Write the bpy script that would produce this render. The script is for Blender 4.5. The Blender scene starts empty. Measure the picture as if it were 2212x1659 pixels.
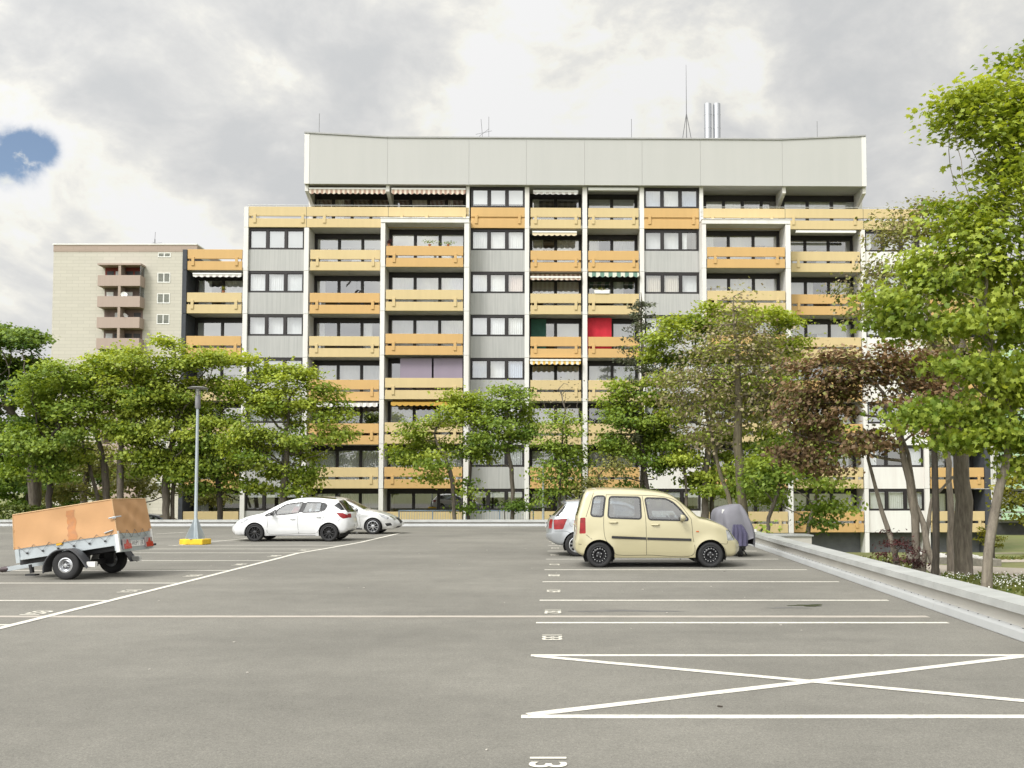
import bpy, bmesh, math, random
import numpy as np
from mathutils import Vector, Matrix
from mathutils.geometry import delaunay_2d_cdt

S = bpy.context.scene
COL = S.collection
R = math.radians

# ------------------------------------------------------------------ camera
FPX, PX0, PY0 = 2000.0, 1203.0, 971.2          # focal length and principal point, photograph measured 2212 px wide
PITCH, CAMH = R(2.6), 1.61
cam_data = bpy.data.cameras.new('camera')
cam = bpy.data.objects.new('camera', cam_data)
COL.objects.link(cam)
S.camera = cam
cam_data.sensor_fit = 'HORIZONTAL'
cam_data.sensor_width = 36.0
cam_data.lens = 36.0 * FPX / 2212.0
cam_data.shift_x = (1106.0 - PX0) / 2212.0
cam_data.shift_y = (PY0 - 829.5) / 2212.0
cam_data.clip_start = 0.05
cam_data.clip_end = 6000.0
cam.location = (0, 0, CAMH)
cam.rotation_euler = (R(90) + PITCH, 0, 0)

SP, CP = math.sin(PITCH), math.cos(PITCH)


def ray(px, py):
    a, b = (px - PX0) / FPX, (PY0 - py) / FPX
    return Vector((a, CP - b * SP, SP + b * CP))


def at(px, py, Y):
    """the point of the plane y = Y seen at a place in the photograph"""
    d = ray(px, py)
    t = Y / d.y
    return Vector((d.x * t, Y, CAMH + d.z * t))


def gnd(px, py, z=0.0):
    d = ray(px, py)
    t = (z - CAMH) / d.z
    return Vector((d.x * t, d.y * t, z))


# ------------------------------------------------------------------ exposure, sky, sun
S.view_settings.view_transform = 'Standard'
S.view_settings.look = 'None'
S.view_settings.gamma = 1.0
S.view_settings.use_curve_mapping = False
S.view_settings.exposure = 0.6
S.cycles.use_denoising = True
S.cycles.max_bounces = 8
S.cycles.transparent_max_bounces = 24
S.cycles.diffuse_bounces = 4
S.cycles.glossy_bounces = 4
S.cycles.transmission_bounces = 6
S.cycles.caustics_reflective = False
S.cycles.caustics_refractive = False
S.cycles.sample_clamp_indirect = 8.0

SUN_ELEV, SUN_AZ = R(50), R(219)               # azimuth clockwise from +Y: behind the camera, a little to its left
sun_dir = Vector((math.sin(SUN_AZ) * math.cos(SUN_ELEV), math.cos(SUN_AZ) * math.cos(SUN_ELEV), math.sin(SUN_ELEV)))
sd = bpy.data.lights.new('sun', 'SUN')
sd.energy = 1.7
sd.angle = R(16)
sd.color = (1.0, 0.97, 0.915)
sun = bpy.data.objects.new('sun', sd)
COL.objects.link(sun)
sun.rotation_euler = sun_dir.to_track_quat('Z', 'Y').to_euler()

world = bpy.data.worlds.new('World')
S.world = world
world.use_nodes = True
wn, wl = world.node_tree.nodes, world.node_tree.links
wn.clear()


def N(tree, typ, **kw):
    n = tree.nodes.new(typ)
    for k, v in kw.items():
        if k.startswith('i_'):
            key = k[2:]
            n.inputs[int(key) if key.isdigit() else key].default_value = v
        else:
            setattr(n, k, v)
    return n


def build_sky():
    T = world.node_tree
    out = N(T, 'ShaderNodeOutputWorld')
    sky = N(T, 'ShaderNodeTexSky', sky_type='NISHITA', sun_disc=False)
    sky.sun_elevation, sky.sun_rotation = SUN_ELEV, SUN_AZ
    bg_sky = N(T, 'ShaderNodeBackground', i_Strength=0.085)
    wl.new(sky.outputs[0], bg_sky.inputs[0])
    co = N(T, 'ShaderNodeTexCoord')
    d = co.outputs['Generated']

    def M(op, a, b=None, c=None):
        n = N(T, 'ShaderNodeMath', operation=op)
        for i, v in enumerate((a, b, c)):
            if v is None:
                continue
            if isinstance(v, (int, float)):
                n.inputs[i].default_value = v
            else:
                wl.new(v, n.inputs[i])
        return n.outputs[0]

    # cloud masses, a little wider than high
    sp = N(T, 'ShaderNodeSeparateXYZ')
    wl.new(d, sp.inputs[0])
    cx, cy, cz = sp.outputs[0], sp.outputs[1], M('MULTIPLY', sp.outputs[2], 1.55)
    cb = N(T, 'ShaderNodeCombineXYZ')
    wl.new(cz, cb.inputs[2])
    wl.new(cx, cb.inputs[0])
    wl.new(cy, cb.inputs[1])

    def noise(scale, detail, rough, dist=0.0, off=(0, 0, 0)):
        mp = N(T, 'ShaderNodeMapping')
        mp.inputs['Location'].default_value = off
        wl.new(cb.outputs[0], mp.inputs[0])
        n = N(T, 'ShaderNodeTexNoise', i_Scale=scale, i_Detail=detail, i_Roughness=rough, i_Distortion=dist)
        wl.new(mp.outputs[0], n.inputs['Vector'])
        return n.outputs[0]

    def blob(px, py, width, amp):
        v = ray(px, py).normalized()
        dp = N(T, 'ShaderNodeVectorMath', operation='DOT_PRODUCT')
        wl.new(d, dp.inputs[0])
        dp.inputs[1].default_value = v
        w = width / FPX
        e = M('MULTIPLY', M('SUBTRACT', dp.outputs['Value'], 1.0), 1.0 / (w * w))
        return M('MULTIPLY', M('EXPONENT', e), amp)

    big = noise(3.0, 4.0, 0.5, 0.4, (2.1, 0.4, 0))
    mid = noise(6.5, 10.0, 0.57, 0.35, (0.3, 5.2, 1))
    fine = noise(19.0, 8.0, 0.6, 0.2, (7.3, 1.2, 2))
    v = M('ADD', M('MULTIPLY', M('SUBTRACT', big, 0.5), 0.9), M('MULTIPLY', M('SUBTRACT', mid, 0.5), 2.9))
    v = M('ADD', v, M('MULTIPLY', M('SUBTRACT', fine, 0.5), 1.1))
    # where this sky is bright or heavy
    for px, py, w, a in SKY_BLOBS:
        v = M('ADD', v, blob(px, py, w, a * 0.5))
    ramp = N(T, 'ShaderNodeValToRGB')
    v2 = M('ADD', M('MULTIPLY', v, 0.82), 0.5)
    wl.new(v2, ramp.inputs[0])
    cr = ramp.color_ramp
    cr.interpolation = 'B_SPLINE'
    cr.elements[0].position, cr.elements[0].color = 0.0, (0.68, 0.695, 0.705, 1)
    cr.elements[1].position, cr.elements[1].color = 1.0, (1.27, 1.23, 1.11, 1)
    for p, c in ((0.25, (0.745, 0.75, 0.75, 1)), (0.5, (0.84, 0.84, 0.825, 1)), (0.72, (0.98, 0.965, 0.90, 1))):
        e = cr.elements.new(p)
        e.color = c
    # sky brightened behind the camera, around the unseen sun: added key and fill light
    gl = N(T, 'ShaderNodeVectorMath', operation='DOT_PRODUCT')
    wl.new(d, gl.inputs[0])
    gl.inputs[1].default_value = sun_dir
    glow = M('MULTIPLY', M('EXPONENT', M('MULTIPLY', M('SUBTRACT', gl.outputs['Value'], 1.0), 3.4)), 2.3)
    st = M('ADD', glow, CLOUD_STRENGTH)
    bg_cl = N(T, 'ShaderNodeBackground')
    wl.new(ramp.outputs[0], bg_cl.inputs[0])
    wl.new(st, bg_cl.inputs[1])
    rag = M('ADD', M('MULTIPLY', M('SUBTRACT', mid, 0.5), 4.2), M('MULTIPLY', M('SUBTRACT', fine, 0.5), 3.6))
    hole = M('MULTIPLY', M('ADD', blob(12, 338, 36, 1.0), blob(80, 322, 25, 0.9)), M('ADD', rag, 0.5))
    hm = N(T, 'ShaderNodeMapRange', interpolation_type='SMOOTHSTEP', i_1=0.14, i_2=0.85, i_3=0.0, i_4=0.95)
    wl.new(hole, hm.inputs[0])
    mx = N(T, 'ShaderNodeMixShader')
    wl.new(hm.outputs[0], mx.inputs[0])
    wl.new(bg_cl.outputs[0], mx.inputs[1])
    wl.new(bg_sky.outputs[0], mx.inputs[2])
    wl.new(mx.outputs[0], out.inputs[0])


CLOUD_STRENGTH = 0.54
SKY_BLOBS = [(1000, 130, 120, 0.5), (1300, 190, 120, 0.35), (40, 60, 110, 0.55), (420, 470, 110, 0.6), (180, 430, 110, 0.35), (60, 250, 60, 0.3),
             (1150, 280, 90, 0.5), (420, 170, 190, -0.55), (560, 330, 150, -0.45), (1950, 170, 280, -0.45), (1900, 330, 150, -0.45), (850, 230, 70, -0.3),
             (1180, 130, 60, -0.4), (60, 420, 120, -0.2), (800, 40, 160, -0.3), (1450, 60, 160, -0.05)]
build_sky()

# ------------------------------------------------------------------ helpers
MATS = {}


def mat(name, color, rough=0.6, metal=0.0, var=0.0, vscale=3.0, bump=0.0, bscale=40.0, spec=0.5, coat=0.0, stretch=None, streak=None, color2=None):
    """a principled material whose base colour wanders a little by noise (wear and dirt), with optional bump"""
    m = bpy.data.materials.new(name)
    m.use_nodes = True
    T = m.node_tree
    L = T.links
    b = T.nodes['Principled BSDF']
    b.inputs['Roughness'].default_value = rough
    b.inputs['Metallic'].default_value = metal
    b.inputs['Specular IOR Level'].default_value = spec
    b.inputs['Coat Weight'].default_value = coat
    b.inputs['Coat Roughness'].default_value = 0.04
    c = (color[0], color[1], color[2], 1)
    b.inputs['Base Color'].default_value = c
    co = N(T, 'ShaderNodeTexCoord')
    src = co.outputs['Object']
    if var > 0 or color2:
        mp = N(T, 'ShaderNodeMapping')
        if stretch:
            mp.inputs['Scale'].default_value = stretch
        L.new(src, mp.inputs[0])
        n = N(T, 'ShaderNodeTexNoise', i_Scale=vscale, i_Detail=7.0, i_Roughness=0.6)
        L.new(mp.outputs[0], n.inputs['Vector'])
        mr = N(T, 'ShaderNodeMapRange', i_1=0.3, i_2=0.7, i_3=0.0, i_4=1.0)
        L.new(n.outputs[0], mr.inputs[0])
        mx = N(T, 'ShaderNodeMix', data_type='RGBA')
        lo = color2 if color2 else tuple(v * (1 - var) for v in color)
        hi = color if color2 else tuple(min(1, v * (1 + var)) for v in color)
        mx.inputs['A'].default_value = (*lo, 1)
        mx.inputs['B'].default_value = (*hi, 1)
        L.new(mr.outputs[0], mx.inputs['Factor'])
        L.new(mx.outputs['Result'], b.inputs['Base Color'])
    if bump > 0:
        n2 = N(T, 'ShaderNodeTexNoise', i_Scale=bscale, i_Detail=4.0)
        L.new(src, n2.inputs['Vector'])
        bp = N(T, 'ShaderNodeBump', i_Strength=bump, i_Distance=0.02)
        L.new(n2.outputs[0], bp.inputs['Height'])
        L.new(bp.outputs[0], b.inputs['Normal'])
    MATS[name] = m
    return m


def glass_mat(name, tint, refl=0.12, rough=0.0, opaque=0.0):
    """window glass: lets light through with a tint and reflects by Fresnel"""
    m = bpy.data.materials.new(name)
    m.use_nodes = True
    T = m.node_tree
    T.nodes.clear()
    L = T.links
    out = N(T, 'ShaderNodeOutputMaterial')
    tr = N(T, 'ShaderNodeBsdfTransparent', i_Color=(*tint, 1))
    gl = N(T, 'ShaderNodeBsdfGlossy', i_Roughness=rough)
    ge = N(T, 'ShaderNodeNewGeometry')
    dt = N(T, 'ShaderNodeVectorMath', operation='DOT_PRODUCT')
    L.new(ge.outputs['Normal'], dt.inputs[0])
    L.new(ge.outputs['Incoming'], dt.inputs[1])
    ab = N(T, 'ShaderNodeMath', operation='ABSOLUTE')
    L.new(dt.outputs['Value'], ab.inputs[0])
    om = N(T, 'ShaderNodeMath', operation='SUBTRACT', use_clamp=True, i_0=1.0)
    L.new(ab.outputs[0], om.inputs[1])
    pw = N(T, 'ShaderNodeMath', operation='POWER', i_1=5.0)
    L.new(om.outputs[0], pw.inputs[0])
    ad = N(T, 'ShaderNodeMath', operation='ADD', use_clamp=True, i_1=refl)
    L.new(pw.outputs[0], ad.inputs[0])
    mx = N(T, 'ShaderNodeMixShader')
    L.new(ad.outputs[0], mx.inputs[0])
    L.new(tr.outputs[0], mx.inputs[1])
    L.new(gl.outputs[0], mx.inputs[2])
    L.new(mx.outputs[0], out.inputs[0])
    MATS[name] = m
    return m


class MB:
    """collects shapes; build() links them as ONE mesh object"""

    def __init__(self):
        self.v, self.f, self.m = [], [], []

    def face(self, pts, mi=0):
        i = len(self.v)
        self.v += [tuple(p) for p in pts]
        self.f.append(tuple(range(i, i + len(pts))))
        self.m.append(mi)

    def mesh(self, vs, fs, mi=0):
        i = len(self.v)
        self.v += [tuple(p) for p in vs]
        self.f += [tuple(k + i for k in f) for f in fs]
        self.m += [mi] * len(fs)

    def box(self, x0, x1, y0, y1, z0, z1, mi=0, M=None):
        vs = [Vector((x, y, z)) for z in (z0, z1) for y in (y0, y1) for x in (x0, x1)]
        if M is not None:
            vs = [M @ p for p in vs]
        self.mesh(vs, [(0, 2, 3, 1), (4, 5, 7, 6), (0, 1, 5, 4), (2, 6, 7, 3), (0, 4, 6, 2), (1, 3, 7, 5)], mi)

    def tube(self, pts, rad, n=8, mi=0, caps=True):
        pts = [Vector(p) for p in pts]
        k = len(pts)
        rads = rad if isinstance(rad, (list, tuple)) else [rad] * k
        rings = []
        up = None
        for i, p in enumerate(pts):
            t = (pts[min(i + 1, k - 1)] - pts[max(i - 1, 0)]).normalized()
            if up is None:
                up = t.orthogonal().normalized()
            a = (up - t * up.dot(t))
            a = a.normalized() if a.length > 1e-6 else t.orthogonal().normalized()
            up = a
            b = t.cross(a)
            rings.append([p + (a * math.cos(2 * math.pi * j / n) + b * math.sin(2 * math.pi * j / n)) * rads[i] for j in range(n)])
        vs = [q for r in rings for q in r]
        fs = [(i * n + j, i * n + (j + 1) % n, (i + 1) * n + (j + 1) % n, (i + 1) * n + j) for i in range(k - 1) for j in range(n)]
        if caps:
            fs.append(tuple(reversed(range(n))))
            fs.append(tuple(range((k - 1) * n, k * n)))
        self.mesh(vs, fs, mi)

    def lathe(self, prof, n=24, axis='z', mi=0, center=(0, 0, 0), M=None):
        """prof: (radius, height along the axis)"""
        vs, fs = [], []
        for r, h in prof:
            for j in range(n):
                a = 2 * math.pi * j / n
                c, s = r * math.cos(a), r * math.sin(a)
                p = Vector((c, s, h)) if axis == 'z' else Vector((c, h, s)) if axis == 'y' else Vector((h, c, s))
                p = p + Vector(center)
                vs.append(M @ p if M is not None else p)
        for i in range(len(prof) - 1):
            for j in range(n):
                q = (i * n + j, i * n + (j + 1) % n, (i + 1) * n + (j + 1) % n, (i + 1) * n + j)
                fs.append(q if axis != 'y' else q[::-1])
        self.mesh(vs, fs, mi)

    def prism(self, poly, z0, z1, mi=0, fn=None):
        """poly in (a, b) extruded over c in z0..z1; fn maps (a, b, c) to a point"""
        fn = fn or (lambda a, b, c: (a, b, c))
        n = len(poly)
        vs = [fn(a, b, z0) for a, b in poly] + [fn(a, b, z1) for a, b in poly]
        fs = [tuple(reversed(range(n))), tuple(range(n, 2 * n))] + [(i, (i + 1) % n, n + (i + 1) % n, n + i) for i in range(n)]
        self.mesh(vs, fs, mi)

    def build(self, name, mats, parent=None, smooth=False, bevel=0.0, merge=False, angle=40):
        me = bpy.data.meshes.new(name)
        me.from_pydata(self.v, [], self.f)
        for m in (mats if isinstance(mats, (list, tuple)) else [mats]):
            me.materials.append(m)
        me.polygons.foreach_set('material_index', self.m)
        if merge or smooth:
            bm = bmesh.new()
            bm.from_mesh(me)
            if merge:
                bmesh.ops.remove_doubles(bm, verts=bm.verts, dist=1e-4)
            bmesh.ops.recalc_face_normals(bm, faces=bm.faces)
            if smooth:
                ca = math.radians(angle)
                for f in bm.faces:
                    f.smooth = True
                for e in bm.edges:
                    if len(e.link_faces) == 2 and e.calc_face_angle(0) > ca:
                        e.smooth = False
            bm.to_mesh(me)
            bm.free()
        me.update()
        o = bpy.data.objects.new(name, me)
        COL.objects.link(o)
        if parent is not None:
            o.parent = parent
        if bevel > 0:
            md = o.modifiers.new('bevel', 'BEVEL')
            md.width, md.segments, md.limit_method = bevel, 2, 'ANGLE'
        return o


def tag(o, label=None, cat=None, group=None, kind=None):
    for k, v in (('label', label), ('category', cat), ('group', group), ('kind', kind)):
        if v:
            o[k] = v
    return o


def thing(name, label, cat, loc=(0, 0, 0), rot=(0, 0, 0), group=None, scale=1.0):
    o = bpy.data.objects.new(name, None)
    COL.objects.link(o)
    o.location, o.rotation_euler, o.scale = loc, rot, (scale,) * 3
    o.empty_display_size = 0.3
    return tag(o, label, cat, group)


def copy_tree(o, parent=None):
    c = o.copy()
    COL.objects.link(c)
    c.parent = parent
    for ch in [k for k in COL.objects if k.parent == o]:
        copy_tree(ch, c)
    return c


# ------------------------------------------------------------------ materials
def streaky(name, color, dark, vscale=1.2, amount=0.6, rough=0.85, sx=14.0, sz=0.35):
    """board-marked concrete: vertical streaks of dirt"""
    m = mat(name, color, rough)
    T = m.node_tree
    L = T.links
    b = T.nodes['Principled BSDF']
    co = N(T, 'ShaderNodeTexCoord')
    mp = N(T, 'ShaderNodeMapping')
    mp.inputs['Scale'].default_value = (sx, sx, sz)
    L.new(co.outputs['Object'], mp.inputs[0])
    n = N(T, 'ShaderNodeTexNoise', i_Scale=vscale, i_Detail=6.0, i_Roughness=0.65)
    L.new(mp.outputs[0], n.inputs['Vector'])
    n2 = N(T, 'ShaderNodeTexNoise', i_Scale=0.35, i_Detail=4.0)
    L.new(co.outputs['Object'], n2.inputs['Vector'])
    ad = N(T, 'ShaderNodeMath', operation='MULTIPLY_ADD', i_1=0.5, i_2=-0.25)
    L.new(n2.outputs[0], ad.inputs[0])
    sm = N(T, 'ShaderNodeMath', operation='ADD')
    L.new(n.outputs[0], sm.inputs[0])
    L.new(ad.outputs[0], sm.inputs[1])
    mr = N(T, 'ShaderNodeMapRange', i_1=0.35, i_2=0.72, i_3=0.0, i_4=amount)
    L.new(sm.outputs[0], mr.inputs[0])
    mx = N(T, 'ShaderNodeMix', data_type='RGBA')
    mx.inputs['A'].default_value = (*color, 1)
    mx.inputs['B'].default_value = (*dark, 1)
    L.new(mr.outputs[0], mx.inputs['Factor'])
    L.new(mx.outputs['Result'], b.inputs['Base Color'])
    return m


white_render = streaky('white_render', (0.72, 0.715, 0.69), (0.57, 0.525, 0.495), 0.8, 0.5, 0.8, 3.0, 0.25)
attic_panel = streaky('attic_panel', (0.45, 0.45, 0.44), (0.40, 0.405, 0.395), 0.7, 0.35, 0.75, 2.2, 0.18)
grey_panel = streaky('grey_panel', (0.44, 0.44, 0.43), (0.34, 0.345, 0.34), 1.6, 0.9, 0.85, 9.0, 0.22)
soffit_grey = mat('soffit_grey', (0.55, 0.545, 0.51), 0.85, var=0.08, vscale=1.5)
yellow_panel = streaky('yellow_panel', (0.575, 0.455, 0.24), (0.485, 0.38, 0.20), 0.8, 0.45, 0.7, 4.0, 0.3)
orange_panel = streaky('orange_panel', (0.555, 0.355, 0.14), (0.47, 0.30, 0.118), 0.8, 0.45, 0.7, 4.0, 0.3)
green_panel = mat('green_panel', (0.42, 0.60, 0.40), 0.7, var=0.06)
dark_frame = mat('dark_frame', (0.014, 0.011, 0.012), 0.5, var=0.1)
grey_frame = mat('grey_frame', (0.06, 0.06, 0.065), 0.45)
white_frame = mat('white_frame', (0.75, 0.75, 0.73), 0.5)
dark_plaster = mat('dark_plaster', (0.05, 0.055, 0.065), 0.8, var=0.15)
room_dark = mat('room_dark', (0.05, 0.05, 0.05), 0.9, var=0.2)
plinth_grey = mat('plinth_grey', (0.13, 0.135, 0.145), 0.85, var=0.12)
window_glass = glass_mat('window_glass', (0.93, 0.95, 0.95), 0.34)
far_glass = glass_mat('far_glass', (0.6, 0.64, 0.66), 0.2)
curtain_white = mat('curtain_white', (0.86, 0.87, 0.87), 0.9, var=0.05, vscale=2)
curtain_blue = mat('curtain_blue', (0.55, 0.62, 0.74), 0.9, var=0.08, vscale=2)
curtain_cream = mat('curtain_cream', (0.78, 0.70, 0.58), 0.9, var=0.08, vscale=2)
curtain_rose = mat('curtain_rose', (0.75, 0.60, 0.55), 0.9, var=0.08, vscale=2)
blind_grey = mat('blind_grey', (0.56, 0.57, 0.575), 0.6)
blind_white = mat('blind_white', (0.78, 0.79, 0.8), 0.55)
blind_violet = mat('blind_violet', (0.27, 0.23, 0.29), 0.85)
red_cloth = mat('red_cloth', (0.50, 0.012, 0.03), 0.75, var=0.1)
rail_metal = mat('rail_metal', (0.62, 0.63, 0.64), 0.4, metal=0.6)
aerial_grey = mat('aerial_grey', (0.16, 0.16, 0.17), 0.6)
blue_paint = mat('blue_paint', (0.20, 0.27, 0.36), 0.5)
galv = mat('galvanised_steel', (0.50, 0.545, 0.57), 0.42, metal=0.55, var=0.10, vscale=4)
flue_steel = mat('flue_steel', (0.48, 0.49, 0.51), 0.24, metal=1.0)
cladding_beige = mat('cladding_beige', (0.50, 0.475, 0.415), 0.8)
cladding_brown = mat('cladding_brown', (0.36, 0.285, 0.24), 0.8)
balcony_mauve = streaky('balcony_mauve', (0.38, 0.30, 0.26), (0.33, 0.26, 0.225), 1.0, 0.6, 0.8, 8.0, 0.2)
red_wall = mat('red_wall', (0.17, 0.028, 0.02), 0.8, var=0.1)
rubber = mat('rubber', (0.016, 0.016, 0.017), 0.75, var=0.15, vscale=8)
black_plastic = mat('black_plastic', (0.022, 0.022, 0.024), 0.5, var=0.1)
bark_grey = None


def clad(m, bx, bz):
    """rows of flat cladding tiles: pattern stays in the material"""
    T = m.node_tree
    L = T.links
    b = T.nodes['Principled BSDF']
    col = tuple(b.inputs['Base Color'].default_value)
    co = N(T, 'ShaderNodeTexCoord')
    mp = N(T, 'ShaderNodeMapping')
    mp.inputs['Rotation'].default_value = (R(90), 0, 0)
    L.new(co.outputs['Object'], mp.inputs[0])
    br = N(T, 'ShaderNodeTexBrick', i_Scale=1.0)
    br.offset = 0.5
    br.inputs['Color1'].default_value = col
    br.inputs['Color2'].default_value = tuple(c * 0.94 for c in col[:3]) + (1,)
    br.inputs['Mortar'].default_value = tuple(c * 0.80 for c in col[:3]) + (1,)
    br.inputs['Mortar Size'].default_value = 0.025
    br.inputs['Brick Width'].default_value = bx
    br.inputs['Row Height'].default_value = bz
    L.new(mp.outputs[0], br.inputs['Vector'])
    L.new(br.outputs['Color'], b.inputs['Base Color'])


clad(cladding_beige, 1.6, 0.45)
clad(cladding_brown, 1.6, 0.45)


def striped(name, c1, c2, width, axis=0):
    m = mat(name, c1, 0.85)
    T = m.node_tree
    L = T.links
    b = T.nodes['Principled BSDF']
    co = N(T, 'ShaderNodeTexCoord')
    sp = N(T, 'ShaderNodeSeparateXYZ')
    L.new(co.outputs['Object'], sp.inputs[0])
    pp = N(T, 'ShaderNodeMath', operation='PINGPONG', i_1=width)
    L.new(sp.outputs[axis], pp.inputs[0])
    gt = N(T, 'ShaderNodeMath', operation='GREATER_THAN', i_1=width * 0.5)
    L.new(pp.outputs[0], gt.inputs[0])
    mx = N(T, 'ShaderNodeMix', data_type='RGBA')
    mx.inputs['A'].default_value = (*c1, 1)
    mx.inputs['B'].default_value = (*c2, 1)
    L.new(gt.outputs[0], mx.inputs['Factor'])
    L.new(mx.outputs['Result'], b.inputs['Base Color'])
    return m


awn_beige = striped('awning_beige', (0.68, 0.60, 0.50), (0.42, 0.28, 0.22), 0.15)
awn_yellow = striped('awning_yellow', (0.72, 0.69, 0.6), (0.66, 0.42, 0.10), 0.16)
awn_green = striped('awning_green', (0.62, 0.64, 0.55), (0.14, 0.25, 0.20), 0.26)
awn_white = striped('awning_white', (0.75, 0.74, 0.72), (0.55, 0.52, 0.50), 0.2)
awn_cream = mat('awning_cream', (0.66, 0.56, 0.40), 0.85)
awn_ochre = mat('awning_ochre', (0.50, 0.30, 0.06), 0.85)
# ------------------------------------------------------------------ the apartment block
GZ = -2.25                                       # ground level at the building, below the parking deck
BY, BROT = 58.0, R(0.8)
bl = thing('apartment_block', 'long apartment block with yellow and orange balconies under a tall blank attic band', 'apartment building',
           (0, BY, GZ), (0, 0, BROT))
BM = Matrix.Translation((0, BY, GZ)) @ Matrix.Rotation(BROT, 4, 'Z')
BMI = BM.inverted()


def U(px, py, v=0.0):
    c = BMI @ Vector((0, 0, CAMH))
    d = BMI.to_3x3() @ ray(px, py)
    t = (v - c.y) / d.y
    return c.x + t * d.x, c.z + t * d.z


z1 = U(745, 539.6)[1]
z6 = U(745, 1009.6)[1]
FH = (z1 - z6) / 5.0
ZT = [z1 - FH * (r - 1) for r in range(9)]        # top of the parapet of each row, from the attic terrace down
PH, UP, LO = 1.315, 0.60, 0.755                   # parapet height, depth of upper board, start of lower board
fins = {'A': (526, 535.5, 560), 'B': (656.5, 666.5, 560), 'E': (1133.6, 1143, 560), 'F': (1258.6, 1268.4, 560), 'G': (1382.3, 1391.7, 560),
        'J': (1860, 1869, 560), 'K': (1999, 2009, 1110)}
bays = {'C': (822, 831.5), 'D': (1002.7, 1013.3), 'H': (1517, 1525.5), 'I': (1697.5, 1708)}
FX = {k: (U(a, y)[0], U(b, y)[0]) for k, (a, b, y) in fins.items()}
FX.update({k: (U(a, 560, -1.0)[0], U(b, 560, -1.0)[0]) for k, (a, b) in bays.items()})
ENDL = (U(395, 560)[0], U(404, 560)[0])
ENDR = (U(2128.6, 1110)[0], U(2141, 1110)[0])
ATT_B = U(1260, 403)[1]                           # underside of the attic band
ATT_T = U(1260, 304)[1]
ATT_E = U(657, 291.5)[1]


def pmesh(name, m, fn, **kw):
    b = MB()
    fn(b)
    return b.build(name, m, kw.pop('parent', bl), **kw)


# fins between the bays: load bearing cross walls
def fin(k, top, v0, v1=2.95, m=None):
    a, c = FX[k]
    b = MB()
    z = 0.0
    lv = [ZT[r] - PH + 0.0 for r in range(8, -1, -1) if 0.3 < ZT[r] - PH < top - 0.2] + [top]
    for t in lv:                                  # storey-high pieces with open joints
        b.box(a, c, v0, v1, z, t - 0.02)
        z = t
    o = b.build('pillar', m or white_render, bl)
    return o


for k in 'AK':
    fin(k, ZT[0], -0.02)
for k in 'BJ':
    fin(k, ZT[0] - PH, 0.0)
for k in 'EFG':
    fin(k, ATT_B, 0.0)
BAYTOP = U(920, 471.8, -1.0)[1]
for k in 'CDHI':
    fin(k, BAYTOP - 0.27, -1.0)
for nm, (a, c) in (('D', (1007, 1014)), ('H', (1511, 1519))):
    b = MB()
    b.box(U(a, 430)[0], U(c, 430)[0], 0.0, 2.9, ZT[0] - PH + 0.01, ATT_B)
    b.build('pillar', white_render, bl)
for l, r in (('C', 'D'), ('H', 'I')):             # the roofs of the two projecting stacks
    b = MB()
    b.box(FX[l][0], FX[r][1], -1.03, 0.2, BAYTOP - 0.265, BAYTOP)
    b.box(FX[l][0] - 0.03, FX[r][1] + 0.03, -1.06, 0.2, BAYTOP + 0.002, BAYTOP + 0.05)
    b.build('bay_roof', white_render, bl, bevel=0.01)
for (a, c), top in ((ENDL, ZT[1]), (ENDR, ZT[1])):
    b = MB()
    z = 0
    for r in range(8, 0, -1):
        t = ZT[r - 1] - PH if r > 1 else top
        if t > z + 0.5:
            b.box(a, c, -0.05, 12.0, z, t - 0.03)
            z = t
    b.build('end_wall', dark_plaster, bl)

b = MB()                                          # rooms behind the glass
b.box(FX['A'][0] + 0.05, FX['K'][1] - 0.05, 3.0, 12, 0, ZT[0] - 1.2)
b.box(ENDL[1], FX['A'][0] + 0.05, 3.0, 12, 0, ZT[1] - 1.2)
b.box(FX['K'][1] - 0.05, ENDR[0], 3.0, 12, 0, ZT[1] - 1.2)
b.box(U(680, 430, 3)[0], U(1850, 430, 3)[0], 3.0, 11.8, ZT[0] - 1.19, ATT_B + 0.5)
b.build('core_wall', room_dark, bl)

# plinth
b = MB()
b.box(ENDL[0], ENDR[1], 0.9, 3.0, 0, ZT[7] - PH - 0.02)
b.build('plinth', plinth_grey, bl)


def parapet(u0, u1, r, m, v=0.0, gap=True, br=None, seams=()):
    """two boards with a slot between them and small brackets across the slot"""
    zt = ZT[r]
    b = MB()
    b.box(u0, u1, v, v + 0.11, zt - UP, zt)
    b.box(u0, u1, v, v + 0.11, zt - PH, zt - LO)
    if not gap:
        b.box(u0, u1, v + 0.06, v + 0.10, zt - LO, zt - UP)
    else:
        for x in (u0 + 0.04, u1 - 0.10):
            b.box(x, x + 0.06, v + 0.115, v + 0.17, zt - PH + 0.1, zt - 0.1)
    o = b.build('parapet', m, bl, bevel=0.012)
    w = u1 - u0
    for x in (br if br is not None else (u0 + 0.11 * w - 0.03, u1 - 0.10 * w)):
        k = MB()
        k.box(x - 0.09, x + 0.09, v - 0.05, v - 0.002, zt - 1.04, zt - 0.475)
        k.build('bracket', m, o, bevel=0.01)
    for x in seams:
        k = MB()
        k.box(x - 0.012, x + 0.012, v - 0.003, v + 0.05, zt - PH, zt)
        k.build('joint', dark_plaster, o)
    return o


def slab(u0, u1, r, v0=0.12, v1=2.95):
    b = MB()
    b.box(u0, u1, v0, v1, ZT[r] - PH + 0.015, ZT[r] - PH + 0.2)
    b.build('balcony_slab', soffit_grey, bl)


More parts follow.
